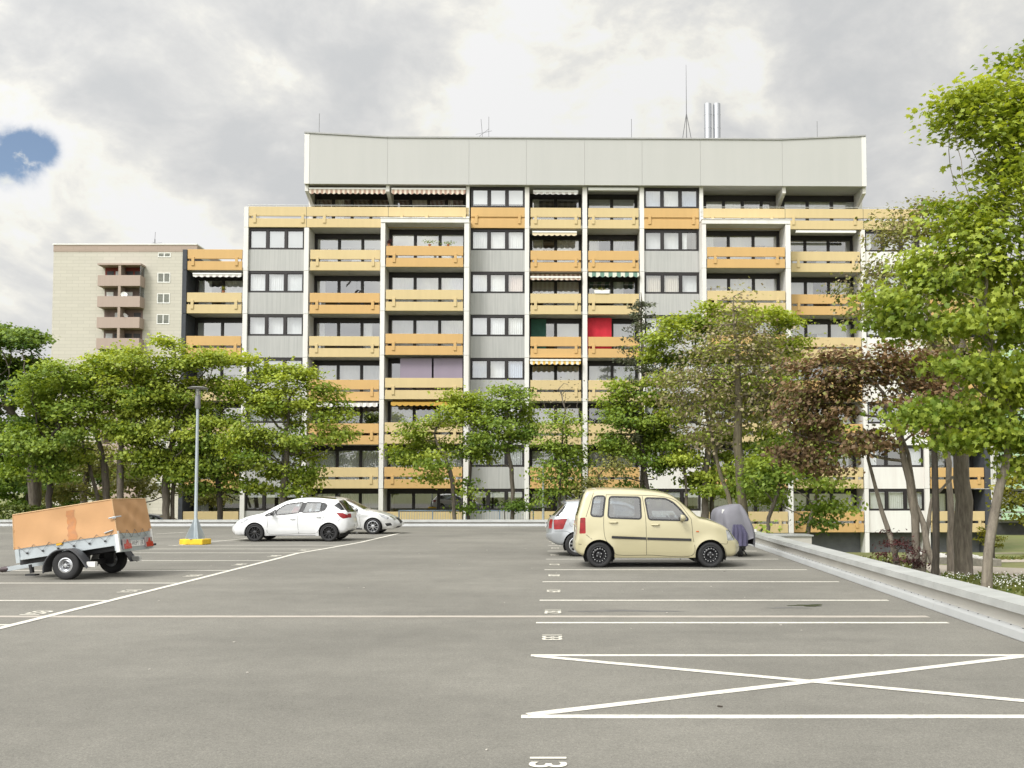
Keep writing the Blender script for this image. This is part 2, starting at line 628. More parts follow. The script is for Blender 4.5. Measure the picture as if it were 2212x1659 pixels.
def pleats(b, u0, u1, z0, z1, v, rnd, amp=0.035, step=0.06, mi=0):
    n = max(2, int((u1 - u0) / step))
    ph = [rnd.uniform(0.3, 1) for _ in range(n + 1)]
    top, bot = [], []
    for i in range(n + 1):
        x = u0 + (u1 - u0) * i / n
        y = v + amp * ph[i] * (1 if i % 2 else -1)
        top.append((x, y * 1.0, z1))
        bot.append((x, y, z0))
    k = n + 1
    b.mesh(top + bot, [(i, i + 1, k + i + 1, k + i) for i in range(n)], mi)


wrnd = random.Random(5)


def window(u0, u1, z0, z1, v, n, style, fm=None, head=0.10, jamb=0.07, mull=0.09, glass=None, name='window', parent=None, sill=True):
    """frame, panes, and what hangs behind each pane; style: one letter for each pane or one for all"""
    b = MB()
    d0, d1 = v - 0.03, v + 0.07
    b.box(u0, u1, d0, d1, z1 - head, z1)
    b.box(u0, u1, d0, d1, z0, z0 + 0.09)
    b.box(u0, u0 + jamb, d0, d1, z0 + 0.09, z1 - head)
    b.box(u1 - jamb, u1, d0, d1, z0 + 0.09, z1 - head)
    iw = (u1 - u0 - 2 * jamb - (n - 1) * mull) / n
    xs = []
    for i in range(n):
        a = u0 + jamb + i * (iw + mull)
        xs.append((a, a + iw))
        if i:
            b.box(a - mull, a, d0, d1, z0 + 0.09, z1 - head)
    s = 0.035
    for a, c in xs:                               # casements, set a little back
        for q in ((a, a + s, z0 + 0.09, z1 - head), (c - s, c, z0 + 0.09, z1 - head), (a + s, c - s, z0 + 0.09, z0 + 0.09 + s), (a + s, c - s, z1 - head - s, z1 - head)):
            b.box(q[0], q[1], v, v + 0.05, q[2], q[3])
    o = b.build(name, fm or dark_frame, parent or bl)
    g = MB()
    for a, c in xs:
        g.face([(a, v + 0.02, z0 + 0.09), (c, v + 0.02, z0 + 0.09), (c, v + 0.02, z1 - head), (a, v + 0.02, z1 - head)])
    g.build('pane', glass or window_glass, o)
    za, zb = z0 + 0.06, z1 - head + 0.02
    st = style if len(style) == n else style[0] * n
    cur, bd = {}, {}
    for (a, c), q in zip(xs, st):
        w = c - a
        if q in 'wbcr':                           # curtains: white, blue, cream, rose
            m = {'w': curtain_white, 'b': curtain_blue, 'c': curtain_cream, 'r': curtain_rose}[q]
            pleats(cur.setdefault(m.name, (MB(), m))[0], a, c, za, zb, v + 0.16, wrnd)
        elif q == 'h':                            # half drawn
            pleats(cur.setdefault('w', (MB(), curtain_white))[0], a, a + w * wrnd.uniform(0.3, 0.7), za, zb, v + 0.16, wrnd)
        elif q in 'GWV':                          # blinds nearly down: grey, white, violet
            m = {'G': blind_grey, 'W': blind_white, 'V': blind_violet}[q]
            zz = za + (zb - za) * (0.16 if q != 'G' else 0.02)
            bd.setdefault(m.name, (MB(), m))[0].box(a, c, v + 0.045, v + 0.055, zz, zb)
        elif q in 'gt':                           # blind part down
            m = blind_grey if q == 'g' else blind_white
            bd.setdefault(m.name, (MB(), m))[0].box(a, c, v + 0.045, v + 0.055, zb - (zb - za) * (0.3 if q == 'g' else 0.34), zb)
            if q == 'g':
                pleats(cur.setdefault('w', (MB(), curtain_white))[0], a + w * 0.5, c, za, zb, v + 0.2, wrnd)
        elif q == 's':                            # plain pale net, flat
            pleats(cur.setdefault('w', (MB(), curtain_white))[0], a, c, za, zb, v + 0.3, wrnd, 0.015, 0.11)
    for m_b, m in cur.values():
        m_b.build('curtain', m, o)
    for m_b, m in bd.values():
        m_b.build('blind', m, o)
    return o


def awning(u0, u1, zt, v0, out, drop, m, val=0.2, bar=True, parent=None):
    """cloth sloping out to a front bar, with a scalloped valance"""
    b = MB()
    v1 = v0 - out
    b.box(u0, u1, v0 - 0.02, v0 + 0.1, zt - 0.06, zt + 0.06)
    b.face([(u0, v0, zt), (u1, v0, zt), (u1, v1, zt - drop), (u0, v1, zt - drop)])
    o = b.build('awning', m, parent or bl)
    k = MB()
    n = max(4, int((u1 - u0) / 0.34))
    for i in range(n):
        a, c = u0 + (u1 - u0) * i / n, u0 + (u1 - u0) * (i + 1) / n
        pts = [(a, v1 - 0.02, zt - drop), (c, v1 - 0.02, zt - drop), (c, v1 - 0.02, zt - drop - val * 0.7)]
        pts += [(c + (a - c) * j / 4, v1 - 0.02, zt - drop - val * (0.7 + 0.3 * math.sin(math.pi * j / 4))) for j in (1, 2, 3)]
        pts += [(a, v1 - 0.02, zt - drop - val * 0.7)]
        k.face(pts)
    k.build('valance', m, o)
    if bar:
        q = MB()
        q.box(u0, u1, v1 - 0.05, v1 - 0.022, zt - drop - 0.05, zt - drop + 0.05)
        q.build('front_bar', white_frame, o)
    return o


def ux(px, v=0.0, y=560):
    return U(px, y, v)[0]


Y_, O_ = yellow_panel, orange_panel
PC = {0: 'YOYOYYOY', 2: 'YYOYOOYO', 3: 'YOYOYYOY', 5: 'YOYOYYOY', 6: 'YOYOYYOY', 8: 'YOYOYYOY', 9: 'YYOYOOYO', 11: 'YYOYOYOY'}
# balcony columns: pixel extents of the parapet, front plane, fin left and right, panes, first row
BC = {0: (405, 523, 0.0, ENDL[1], FX['A'][0], 2, 1), 2: (670, 821, 0.0, FX['B'][1], FX['C'][0], 3, 1), 3: (834, 1000.5, -1.0, FX['C'][1], FX['D'][0], 3, 1),
      5: (1146, 1255, 0.0, FX['E'][1], FX['F'][0], 2, 0), 6: (1270.8, 1380, 0.0, FX['F'][1], FX['G'][0], 2, 0),
      8: (1527.6, 1696, -1.0, FX['H'][1], FX['I'][0], 3, 1), 9: (1708.8, 1858, 0.0, FX['I'][1], FX['J'][0], 3, 1),
      11: (0, 0, 0.0, FX['K'][1], ENDR[0], 2, 1)}
STY = {(0, 1): 'gg', (0, 2): 'hw', (0, 3): 'GG', (2, 1): 'ggg', (2, 2): 'h  ', (2, 3): 'h h', (2, 4): 'sss', (2, 5): ' h ', (2, 6): 'www', (2, 7): 'www', (3, 1): 'WsW', (3, 2): 'wsw',
       (3, 3): 'sww', (3, 4): 'VVV', (3, 5): 'w h', (3, 6): 'hww', (3, 7): '   ', (5, 0): 'h ', (5, 1): 'hw', (5, 2): 'gs', (5, 3): ' G', (5, 4): 'ss', (5, 5): 'ww', (5, 6): 'ww', (5, 7): ' h',
       (6, 0): 'gg', (6, 1): 'hw', (6, 2): ' h', (6, 3): ' s', (6, 4): 'sw', (6, 5): '  ', (6, 6): 'ww', (8, 1): 'hsg', (8, 2): 'gss', (8, 3): 'sss', (9, 1): 'gg ', (9, 2): 'whs', (9, 3): 'sgs',
       (9, 6): 'w s', (9, 7): 'wsw', (8, 7): 'www', (11, 6): 'ww', (11, 7): 'ww'}
pick = random.Random(3)
for c, (pa, pb, v, fl, fr, n, r0) in BC.items():
    if c == 11:
        u0, u1 = fl + 0.08, fr - 0.03
    else:
        u0, u1 = ux(pa, v), ux(pb, v)
    for r in range(r0, 8):
        parapet(u0, u1, r, Y_ if PC[c][r] == 'Y' else O_, v)
        slab(fl, fr, r, v + 0.12)
    for r in range(r0 + (c in (0, 11)), 8):       # glazed back of each balcony, over parapet r
        top = (ZT[r - 1] - PH + 0.013) if r > 0 else ATT_B
        if r == 1 and c in (3, 8):
            top = BAYTOP - 0.268
        vb = v + 1.5
        z0 = ZT[r] - PH + 0.2
        st = STY.get((c, r)) or ''.join(pick.choice('wwshg ') for _ in range(n))
        j = 0.28 if c in (0, 2, 3) else 0.07
        window(fl + 0.02, fr - 0.02, z0, top - 0.03, vb, n, st, head=0.28, mull=0.13, jamb=0.14)

# grey columns: storey-high windows over board-marked panels
GC = {1: (FX['A'][1], FX['B'][0]), 4: (FX['D'][1] + 0.02, FX['E'][0]), 7: (FX['G'][1], FX['H'][0] - 0.02), 10: (FX['J'][1], FX['K'][0])}
GS = {(1, 1): 'GGG', (1, 2): 'www', (1, 3): 'sss', (1, 4): 'GGG', (1, 7): 'ttt', (4, 0): 'WWW', (4, 1): 'www', (4, 2): 'wwr', (4, 3): 'www', (4, 4): 'bsb', (4, 7): 'ttt',
      (7, 0): 'bwb', (7, 1): 'ssh', (7, 2): 'ccs', (7, 6): 'www', (7, 7): 'ttt', (10, 1): 'hsh', (10, 6): 'h w', (10, 7): 'www'}
for c, (a, e) in GC.items():
    for r in range(0 if c in (4, 7) else 1, 8):
        top = (ZT[r - 1] - PH) if r > 0 else ATT_B
        st = GS.get((c, r)) or pick.choice(['www', 'sss', 'hwh', 'GGG', 'whw'])
        window(a, e, ZT[r] + 0.04, top - 0.02, 0.18, 3, st, head=0.16, mull=0.17, jamb=0.10)
        if not (c in (4, 7) and r == 0):
            pm = MB()
            pm.box(a, e, 0.12, 0.34, ZT[r] - PH - 0.01, ZT[r] + 0.035)
            pm.build('grey_panel', grey_panel if (c != 10 and not (c == 7 and r > 5)) else white_render, bl)
for c in (4, 7):                                  # closed orange spandrel in line with the terrace parapet
    a, e = GC[c]
    parapet(a, e, 0, O_, 0.0, gap=False)

# long terrace parapets of the attic storey
uA, uD = FX['A'][1] + 0.01, ux(1013)
parapet(uA, uD, 0, Y_, 0.0, br=[ux(p) for p in (549, 653, 700, 867, 921, 1083 - 80)], seams=[ux(661), ux(838)])
uH, uK = ux(1513), FX['K'][0] + 0.0
parapet(uH, uK, 0, Y_, 0.0, br=[ux(p) for p in (1540, 1668, 1715, 1848, 1888, 1975)], seams=[ux(1697), ux(1866)])
for a, e in ((FX['A'][0], uD), (uH, FX['K'][1])):
    b = MB()                                      # terrace floor
    b.box(a + 0.3, e, 0.12, 8.0, ZT[0] - PH + 0.015, ZT[0] - PH + 0.2)
    b.build('terrace_slab', soffit_grey, bl)
    h = MB()
    zr = ZT[0] + 0.13
    h.tube([(a + 0.2, 0.10, zr), (e, 0.10, zr)], 0.022, 6)
    k = int((e - a) / 1.6)
    for i in range(k + 1):
        x = a + 0.25 + (e - a - 0.3) * i / k
        h.tube([(x, 0.10, ZT[0] - 0.2), (x, 0.10, zr)], 0.016, 5)
    h.build('handrail', rail_metal, bl)
h = MB()
zr = ZT[1] + 0.13
h.tube([(ENDL[1] + 1.0, 0.6, zr), (FX['A'][0], 0.6, zr)], 0.022, 6)
for i in range(4):
    x = ENDL[1] + 1.0 + i * 0.8
    h.tube([(x, 0.6, ZT[1] - 0.3), (x, 0.6, zr)], 0.016, 5)
h.build('handrail', rail_metal, bl)

# attic: a tall blank band, its two ends rising
xs = [ux(p, -0.3, 350) for p in (657.5, 837, 1013, 1137, 1263, 1387, 1513, 1690, 1871)]
for i in range(8):
    zl = ATT_E if i == 0 else ATT_T
    zr = ATT_E - 0.02 if i == 7 else ATT_T
    b = MB()
    g = 0.005
    b.prism([(xs[i] + g, ATT_B), (xs[i + 1] - g, ATT_B), (xs[i + 1] - g, zr), (xs[i] + g, zl)], -0.3, 0.0, fn=lambda a, c, d: (a, d, c))
    b.build('attic_panel', attic_panel, bl)
b = MB()                                          # dark backing seen only in the joints, the roof and its metal edge
b.prism([(xs[0] + 0.1, ATT_B), (xs[-1] - 0.1, ATT_B), (xs[-1] - 0.1, ATT_E - 0.1), (xs[-2], ATT_T - 0.08), (xs[1], ATT_T - 0.08), (xs[0] + 0.1, ATT_E - 0.1)],
        0.02, 12.0, fn=lambda a, c, d: (a, d, c))
b.build('attic_storey', attic_panel, bl)
b = MB()
for (x0, za), (x1, zb) in zip([(xs[0], ATT_E), (xs[1], ATT_T), (xs[-2], ATT_T)], [(xs[1], ATT_T), (xs[-2], ATT_T), (xs[-1], ATT_E - 0.02)]):
    b.prism([(x0 - 0.02, za + 0.003), (x1 + 0.001, zb + 0.003), (x1 + 0.001, zb + 0.09), (x0 - 0.02, za + 0.09)], -0.36, 12.05, fn=lambda a, c, d: (a, d, c))
b.build('roof_edge', mat('roof_edge_metal', (0.33, 0.33, 0.33), 0.5, var=0.1), bl)
b = MB()
b.box(xs[0] - 0.0, xs[0] + ux(668, 0, 350) - ux(657.5, 0, 350), -0.32, -0.3, ATT_B, ATT_E - 0.05)
b.box(xs[-1] - 0.28, xs[-1], -0.32, -0.3, ATT_B, ATT_E - 0.07)
b.build('corner_trim', white_render, bl)
# attic back walls: glazing set back under the overhang, beams below it
for pl, pr, side in ((677, 1007, 0), (1519, 1852, 1)):
    a, e = ux(pl, 1.6, 430), ux(pr, 1.6, 430)
    m_ = (ux(845, 1.6, 430) if side == 0 else ux(1688, 1.6, 430))
    for (p, q, st) in ((a, m_, ' h  ' if side == 0 else 'ss  '), (m_, e, ' g h' if side == 0 else 'sgss')):
        window(p + 0.02, q - 0.02, ZT[0] - PH + 0.21, ATT_B - 0.02, 1.6, 4 if side == 0 or q == m_ else 3, st if side == 0 or q == m_ else 'sss', head=0.34, mull=0.13, jamb=0.14)
    b = MB()
    x = a if side == 0 else e
    b.box(x - 0.25, x + 0.02, 1.4, 11.9, ZT[0] - PH + 0.2, ATT_B) if side == 0 else b.box(x - 0.02, x + 0.25, 1.4, 11.9, ZT[0] - PH + 0.2, ATT_B)
    b.build('attic_end_wall', white_render, bl)
    for px in ((663, 838) if side == 0 else (1693, 1866)):
        x = ux(px, 0, 420)
        k = MB()
        k.prism([(-0.1, ATT_B - 0.002), (1.58, ATT_B - 0.002), (1.58, ATT_B - 0.95), (0.1, ATT_B - 0.45), (-0.1, ATT_B - 0.4)], x - 0.11, x + 0.11, fn=lambda p_, q_, d: (d, p_, q_))
        k.build('beam', white_render, bl)

# awnings, hung cloths
zA = ATT_B - 0.06
awning(ux(668, 0, 420), ux(834, 0, 420), zA, 0.65, 0.7, 0.16, awn_beige, 0.36)
awning(ux(846, 0, 420), ux(1006, 0, 420), zA, 0.65, 0.7, 0.16, awn_beige, 0.36)
awning(ux(1152, 0, 420), ux(1249, 0, 420), zA - 0.12, 0.35, 0.3, 0.12, awn_white, 0.22)
b = MB()
b.box(ux(1271), ux(1379), -0.1, 0.12, zA - 0.2, zA - 0.03)
b.build('awning_box', white_frame, bl)
zs = lambda r: ZT[r - 1] - PH - 0.02
awning(ux(1150), ux(1246), zs(1) - 0.12, 0.5, 0.5, 0.1, awn_cream, 0.26)
awning(ux(1146), ux(1255), zs(2) - 0.08, 0.6, 0.75, 0.32, awn_beige, 0.2)
awning(ux(1271), ux(1380), zs(2) - 0.03, 0.5, 0.7, 0.08, awn_green, 0.3, bar=False)
awning(ux(1145), ux(1254), zs(4) - 0.05, 0.5, 0.8, 0.14, awn_yellow, 0.3)
awning(ux(690), ux(820), zs(5) - 0.05, 0.5, 0.75, 0.1, awn_white, 0.26, bar=False)
awning(ux(852), ux(1000), zs(5) - 0.05, -0.4, 0.5, 0.1, awn_ochre, 0.25, bar=False)
awning(ux(416), ux(521), zs(2) - 0.1, 0.6, 0.5, 0.1, awn_white, 0.22)
b = MB()
b.box(ux(1720), ux(1850), -0.02, 0.16, zs(1) - 0.2, zs(1) - 0.06)
b.build('awning_box', white_frame, bl)
b = MB()                                          # red cloth over half of a balcony
pleats(b, ux(1269), ux(1322), ZT[3] - 1.2, zs(3) - 0.1, 0.55, wrnd, 0.012, 0.3)
b.build('privacy_cloth', red_cloth, bl)
b = MB()
for a, e in ((866, 934), (938, 1000)):
    pleats(b, ux(a, -0.6), ux(e, -0.6), ZT[4] - 0.3, zs(4) - 0.12, -0.55, wrnd, 0.008, 0.4)
b.build('balcony_blind', blind_violet, bl)
b = MB()                                          # green netting behind one balcony
b.box(ux(1147), ux(1180), 1.25, 1.27, ZT[3] - 0.6, zs(3) - 0.05)
b.build('balcony_netting', mat('green_net', (0.03, 0.10, 0.075), 0.9, var=0.2), bl)

# roof: flues, aerials
for px in (1529, 1548.5):
    u = U(px, 260, 5.0)[0]
    b = MB()
    zt = U(px, 225, 5.0)[1]
    prof = [(0.25, ATT_T - 0.2)]
    zz = ATT_T + 0.9
    while zz < zt - 0.3:
        prof += [(0.25, zz), (0.265, zz + 0.01), (0.265, zz + 0.07), (0.25, zz + 0.08)]
        zz += 0.95
    prof += [(0.25, zt), (0.2, zt), (0.2, zt - 0.5)]
    b.lathe(prof, 20, center=(u, 5.0, 0))
    b.build('chimney', flue_steel, bl, smooth=True)


def rod(pts, r, name='roof_aerial', extra=()):
    b = MB()
    b.tube(pts, r, 5)
    for e in extra:
        b.tube(e, (r[0] if isinstance(r, list) else r) * 0.8, 5)
    b.build(name, aerial_grey, bl)


for px, py in ((690, 245), (1364, 257), (1765, 262)):
    u, z = U(px, py, 4.0)
    rod([(u, 4.0, ATT_T), (u, 4.0, z)], 0.018)
u, z = U(1482, 140, 5.0)
zc = U(1482, 245, 5.0)[1]
rod([(u, 5, ATT_T), (u, 5, zc), (u, 5, z)], [0.035, 0.03, 0.012], extra=[[(u + a, 5 + c, ATT_T), (u, 5, zc)] for a, c in ((-0.62, -0.2), (0.66, -0.2), (0.1, 0.6))])
u, z = U(1056, 252, 4.0)
rod([(u, 4, ATT_T), (u, 4, z)], 0.016)
u, z = U(1047, 270, 4.0)
rod([(u, 4, ATT_T), (u - 0.25, 4, z + 0.4)], 0.016, extra=[[(u - 0.6, 4, z - 0.65), (u + 0.5, 4, z - 0.4)], [(u - 0.5, 4, z - 0.9), (u + 0.3, 4, z - 0.25)]])

# ------------------------------------------------------------------ the clad tower behind, on the left
TY = 122.0
recess_brown = mat('recess_brown', (0.16, 0.115, 0.10), 0.85, var=0.3, vscale=0.8)
tw = thing('apartment_tower', 'beige tile-clad apartment tower with a stack of mauve balconies', 'apartment building', (at(250, 1100, TY).x, TY, GZ))
TO = tw.location.copy()


def tx(px, py, y=TY):
    p = at(px, py, y)
    return p.x - TO.x, p.z - TO.z


xl, zt = tx(116.5, 529)
xr = tx(425, 600)[0]
zb = tx(250, 544)[1]
b = MB()
b.box(xl, xr, 0, 16, 0, zb)
b.build('clad_wall', cladding_beige, tw)
b = MB()
b.box(xl - 0.03, xr, -0.04, 16, zb + 0.002, zt)
b.build('fascia', cladding_brown, tw)
b = MB()
b.box(xl - 0.12, xr, -0.12, 16.1, zt + 0.002, zt + 0.14)
b.build('roof_edge', white_frame, tw)
tops = [tx(260, y)[1] for y in (599.6, 644.7, 689.4, 734.2)]
step = (tops[0] - tops[3]) / 3
xa, xb = tx(211, 600, TY - 1.4)[0], tx(303, 600, TY - 1.4)[0]
xm = tx(258, 600, TY - 1.4)[0]
for i in range(11):
    t = tops[0] - step * i
    if t < 2:
        break
    p = MB()                                      # parapet with returns
    p.box(xa, xb, -1.4, -1.3, t - 1.42, t)
    p.box(xa, xa + 0.1, -1.3, 0, t - 1.42, t)
    p.box(xb - 0.1, xb, -1.3, 0, t - 1.42, t)
    p.box(xa + 0.1, xb - 0.1, -1.3, 0, t - 1.40, t - 1.25)
    o = p.build('balcony', balcony_mauve, tw)
    d = MB()
    d.box(xm - 0.17, xm + 0.17, -1.38, -0.02, t + 0.002, t + step - 1.42)
    d.build('divider', cladding_brown, o)
    w = MB()                                      # dark recess wall with door and window
    w.box(xa + 0.3, xb - 0.2, -0.03, -0.004, t - 0.1, t + step - 1.45)
    w.build('recess_wall', red_wall if i == 0 else recess_brown, o)
    for q0, q1 in ((0.1, 0.45), (0.55, 0.9)):
        for s0, s1 in ((xa + 0.3, xm), (xm, xb - 0.2)):
            if (i + int(q0 * 10)) % 3:
                k = MB()
                k.box(s0 + (s1 - s0) * q0, s0 + (s1 - s0) * q1, -0.06, -0.034, t - 0.1, t + step * 0.3)
                k.build('balcony_window', pick.choice([white_frame, blind_grey, dark_frame, dark_frame]), o)
    if i < 2:
        k = MB()
        k.box(xb - 0.07, xb - 0.04, -1.3, -0.1, t + 0.01, t + step - 1.46)
        k.build('wind_screen', far_glass, o)
c = MB()
c.box(xa - 0.05, xb + 0.05, -1.45, 0, tops[0] + step - 1.43, tops[0] + step - 1.2)
c.build('canopy', balcony_mauve, tw)
for i in range(12):
    if i == 0:
        z1_, z0_ = tx(354, 546)[1], tx(354, 556)[1]
    else:
        z1_ = tx(354, 589.5)[1] - step * (i - 1)
        z0_ = z1_ - 1.32
    if z0_ < 0.5:
        break
    window(tx(340.5, 600)[0], tx(368, 600)[0], z0_, z1_, -0.02, 2, [' s', 'W', 'G', 's'][i % 4], fm=white_frame, head=0.08, jamb=0.08, mull=0.08, glass=far_glass, parent=tw)
p = at(334.5, 520, TY + 3)
b = MB()
x, z = p.x - TO.x, zt
b.tube([(x, 3, z), (x, 3, z + 1.6)], 0.08, 6)
b.tube([(x, 3, z + 1.6), (x + 0.05, 3, z + 2.6)], 0.03, 5)
b.tube([(x - 0.75, 3, z + 0.95), (x + 1.0, 3, z + 1.1)], 0.03, 5)
b.tube([(x - 0.3, 3, z + 1.2), (x + 0.3, 3, z + 0.9)], 0.03, 5)
b.build('roof_aerial', aerial_grey, tw)

# ------------------------------------------------------------------ the neighbour with green balconies, far right
NY = 82.0
nb = thing('neighbour_block', 'distant low block with pale green balconies at the right edge of the photo', 'apartment building', (at(2260, 1140, NY).x, NY, GZ - 0.6))
nx = lambda px: at(px, 1110, NY).x - nb.location.x
nz = lambda py: at(2180, py, NY).z - nb.location.z
b = MB()
b.box(nx(2165), nx(2450), 1.4, 12, 0, nz(880))
b.build('wall', white_render, nb)
for k in range(6):
    zt_ = nz(1091) + k * 2.75
    p = MB()
    p.box(nx(2165), nx(2400), 0, 0.12, zt_ - 0.55, zt_)
    p.box(nx(2165), nx(2400), 0, 0.12, zt_ - 1.3, zt_ - 0.7)
    o = p.build('parapet', green_panel, nb)
    s = MB()
    s.box(nx(2165), nx(2400), 0.13, 1.4, zt_ - 1.28, zt_ - 1.1)
    s.build('balcony_slab', soffit_grey, o)
    window(nx(2170), nx(2400), zt_ - 1.0, zt_ + 1.25, 1.3, 6, 'w s hw', parent=nb)
b = MB()
b.box(nx(2165), nx(2400), 1.0, 1.38, 0, nz(1130))
b.build('plinth', room_dark, nb)
# ------------------------------------------------------------------ deck, lawn, paths
asphalt = mat('deck_asphalt', (0.158, 0.151, 0.131), 0.88)


def asphalt_nodes(m):
    T = m.node_tree
    L = T.links
    b = T.nodes['Principled BSDF']
    co = N(T, 'ShaderNodeTexCoord')
    g = co.outputs['Object']

    def noise(s, d, sc=(1, 1, 1), r=0.6):
        mp = N(T, 'ShaderNodeMapping')
        mp.inputs['Scale'].default_value = sc
        L.new(g, mp.inputs[0])
        n = N(T, 'ShaderNodeTexNoise', i_Scale=s, i_Detail=d, i_Roughness=r)
        L.new(mp.outputs[0], n.inputs['Vector'])
        return n.outputs[0]

    def rng(x, a, c, lo, hi):
        n = N(T, 'ShaderNodeMapRange', i_1=a, i_2=c, i_3=lo, i_4=hi)
        L.new(x, n.inputs[0])
        return n.outputs[0]

    def mul(x, y):
        n = N(T, 'ShaderNodeMath', operation='MULTIPLY')
        L.new(x, n.inputs[0])
        L.new(y, n.inputs[1])
        return n.outputs[0]
    f = mul(rng(noise(0.22, 5.0), 0.3, 0.7, 0.80, 1.20), rng(noise(0.8, 6.0, (0.25, 1, 1)), 0.3, 0.7, 0.92, 1.07))
    f = mul(f, rng(noise(110.0, 3.0, r=0.8), 0.3, 0.7, 0.72, 1.28))
    f = mul(f, rng(noise(24.0, 4.0), 0.3, 0.7, 0.88, 1.12))
    f = mul(f, rng(noise(55.0, 2.0), 0.3, 0.7, 0.82, 1.18))
    f = mul(f, rng(noise(3.5, 6.0, r=0.7), 0.35, 0.75, 0.95, 1.08))
    f = mul(f, rng(noise(0.55, 7.0, (0.6, 1, 1), 0.65), 0.56, 0.70, 1.0, 0.86))
    sp = rng(noise(52.0, 1.0), 0.80, 0.83, 0.0, 0.5)           # pale grit
    mx = N(T, 'ShaderNodeMix', data_type='RGBA', blend_type='MULTIPLY')
    mx.inputs['Factor'].default_value = 1.0
    mx.inputs['A'].default_value = (0.158, 0.151, 0.131, 1)
    L.new(f, mx.inputs['B'])
    m2 = N(T, 'ShaderNodeMix', data_type='RGBA')
    L.new(sp, m2.inputs['Factor'])
    L.new(mx.outputs['Result'], m2.inputs['A'])
    m2.inputs['B'].default_value = (0.40, 0.38, 0.34, 1)
    L.new(m2.outputs['Result'], b.inputs['Base Color'])
    bp = N(T, 'ShaderNodeBump', i_Strength=0.35, i_Distance=0.006)
    L.new(noise(140.0, 2.0), bp.inputs['Height'])
    L.new(bp.outputs[0], b.inputs['Normal'])


asphalt_nodes(asphalt)
road_paint = mat('road_paint', (0.74, 0.71, 0.64), 0.7, var=0.0)


def worn(m, col, scale, lo, hi, amount):
    """paint worn through to the asphalt in flecks"""
    T = m.node_tree
    L = T.links
    b = T.nodes['Principled BSDF']
    co = N(T, 'ShaderNodeTexCoord')
    n = N(T, 'ShaderNodeTexNoise', i_Scale=scale, i_Detail=6.0, i_Roughness=0.7)
    L.new(co.outputs['Object'], n.inputs['Vector'])
    mr = N(T, 'ShaderNodeMapRange', i_1=lo, i_2=hi, i_3=0.0, i_4=amount)
    L.new(n.outputs[0], mr.inputs[0])
    mx = N(T, 'ShaderNodeMix', data_type='RGBA')
    mx.inputs['A'].default_value = (*col, 1)
    mx.inputs['B'].default_value = (0.21, 0.20, 0.18, 1)
    L.new(mr.outputs[0], mx.inputs['Factor'])
    L.new(mx.outputs['Result'], b.inputs['Base Color'])


worn(road_paint, (0.63, 0.605, 0.535), 17.0, 0.50, 0.72, 0.8)
joint_paint = mat('joint_strip', (0.36, 0.32, 0.275), 0.8)
worn(joint_paint, (0.38, 0.345, 0.30), 5.0, 0.5, 0.8, 0.8)

WA, WB = gnd(2212, 1388), gnd(1625, 1180)        # foot of the right-hand upstand wall
wdir = (WB - WA).normalized()
YF = gnd(1100, 1137).y                           # foot of the far upstand


def wallx(y):
    return WA.x + (y - WA.y) * wdir.x / wdir.y


DL = -60.0
b = MB()
b.face([(DL, -8, 0), (wallx(-8), -8, 0), (wallx(YF), YF, 0), (DL, YF, 0)])
deck = tag(b.build('parking_deck', asphalt), kind='structure', label='grey asphalt parking deck')
b = MB()
b.face([(DL, YF, -4), (wallx(YF), YF, -4), (wallx(YF), YF, -0.004), (DL, YF, -0.004)])
b.face([(wallx(-8) + 0.2, -8, -4), (wallx(YF) + 0.2, YF, -4), (wallx(YF) + 0.2, YF, -0.004), (wallx(-8) + 0.2, -8, -0.004)])
tag(b.build('deck_wall', plinth_grey), kind='structure', label='concrete side of the parking deck')


def lawn_z(y):
    return max(GZ, min(-0.16, 0.34 - 0.0437 * y))


grass_mat = mat('lawn_grass', (0.11, 0.15, 0.035), 0.9, color2=(0.19, 0.175, 0.07), vscale=0.5, var=0.1)
b = MB()
ys = [-1500, -300, -60, -8, 0, 5, 9, 11.4, 15, 20, 25, 30, 35, 40, 45, 50, 55, 59.3, 62, 75, 100, 160, 400, 2500]
xs_ = [-2500, -400, -120, -60, -30, -10, 0, 4, 6, 8, 10, 13, 16, 20, 24, 28, 32, 40, 60, 120, 400, 2500]
vv = [(x, y, lawn_z(y) if y > -1 else -0.3) for y in ys for x in xs_]
nx_ = len(xs_)
ff = [(j * nx_ + i, j * nx_ + i + 1, (j + 1) * nx_ + i + 1, (j + 1) * nx_ + i) for j in range(len(ys) - 1) for i in range(nx_ - 1)]
# the parking deck stands where the lawn sheet would otherwise rise above its edge
b.mesh(vv, ff)
tag(b.build('ground', grass_mat), kind='structure', label='sloping lawn and ground around the deck')


def lawn_pt(px, py, dz=0.0):
    """the point of the sloping lawn seen at a place in the photograph"""
    d = ray(px, py)
    y = 20.0
    for _ in range(6):
        t = (lawn_z(y) - CAMH) / d.z if d.z < 0 else 1
        y = 0.5 * y + 0.5 * max(5.0, min(58.5, d.y * t))
    return Vector((d.x * y / d.y, y, lawn_z(y) + dz))


path_mat = mat('path_gravel', (0.34, 0.30, 0.25), 0.95, var=0.16, vscale=6, bump=0.3, bscale=60)
b = MB()


def sheet(b, pts, dz):
    b.face([lawn_pt(x, y, dz) for x, y in pts])


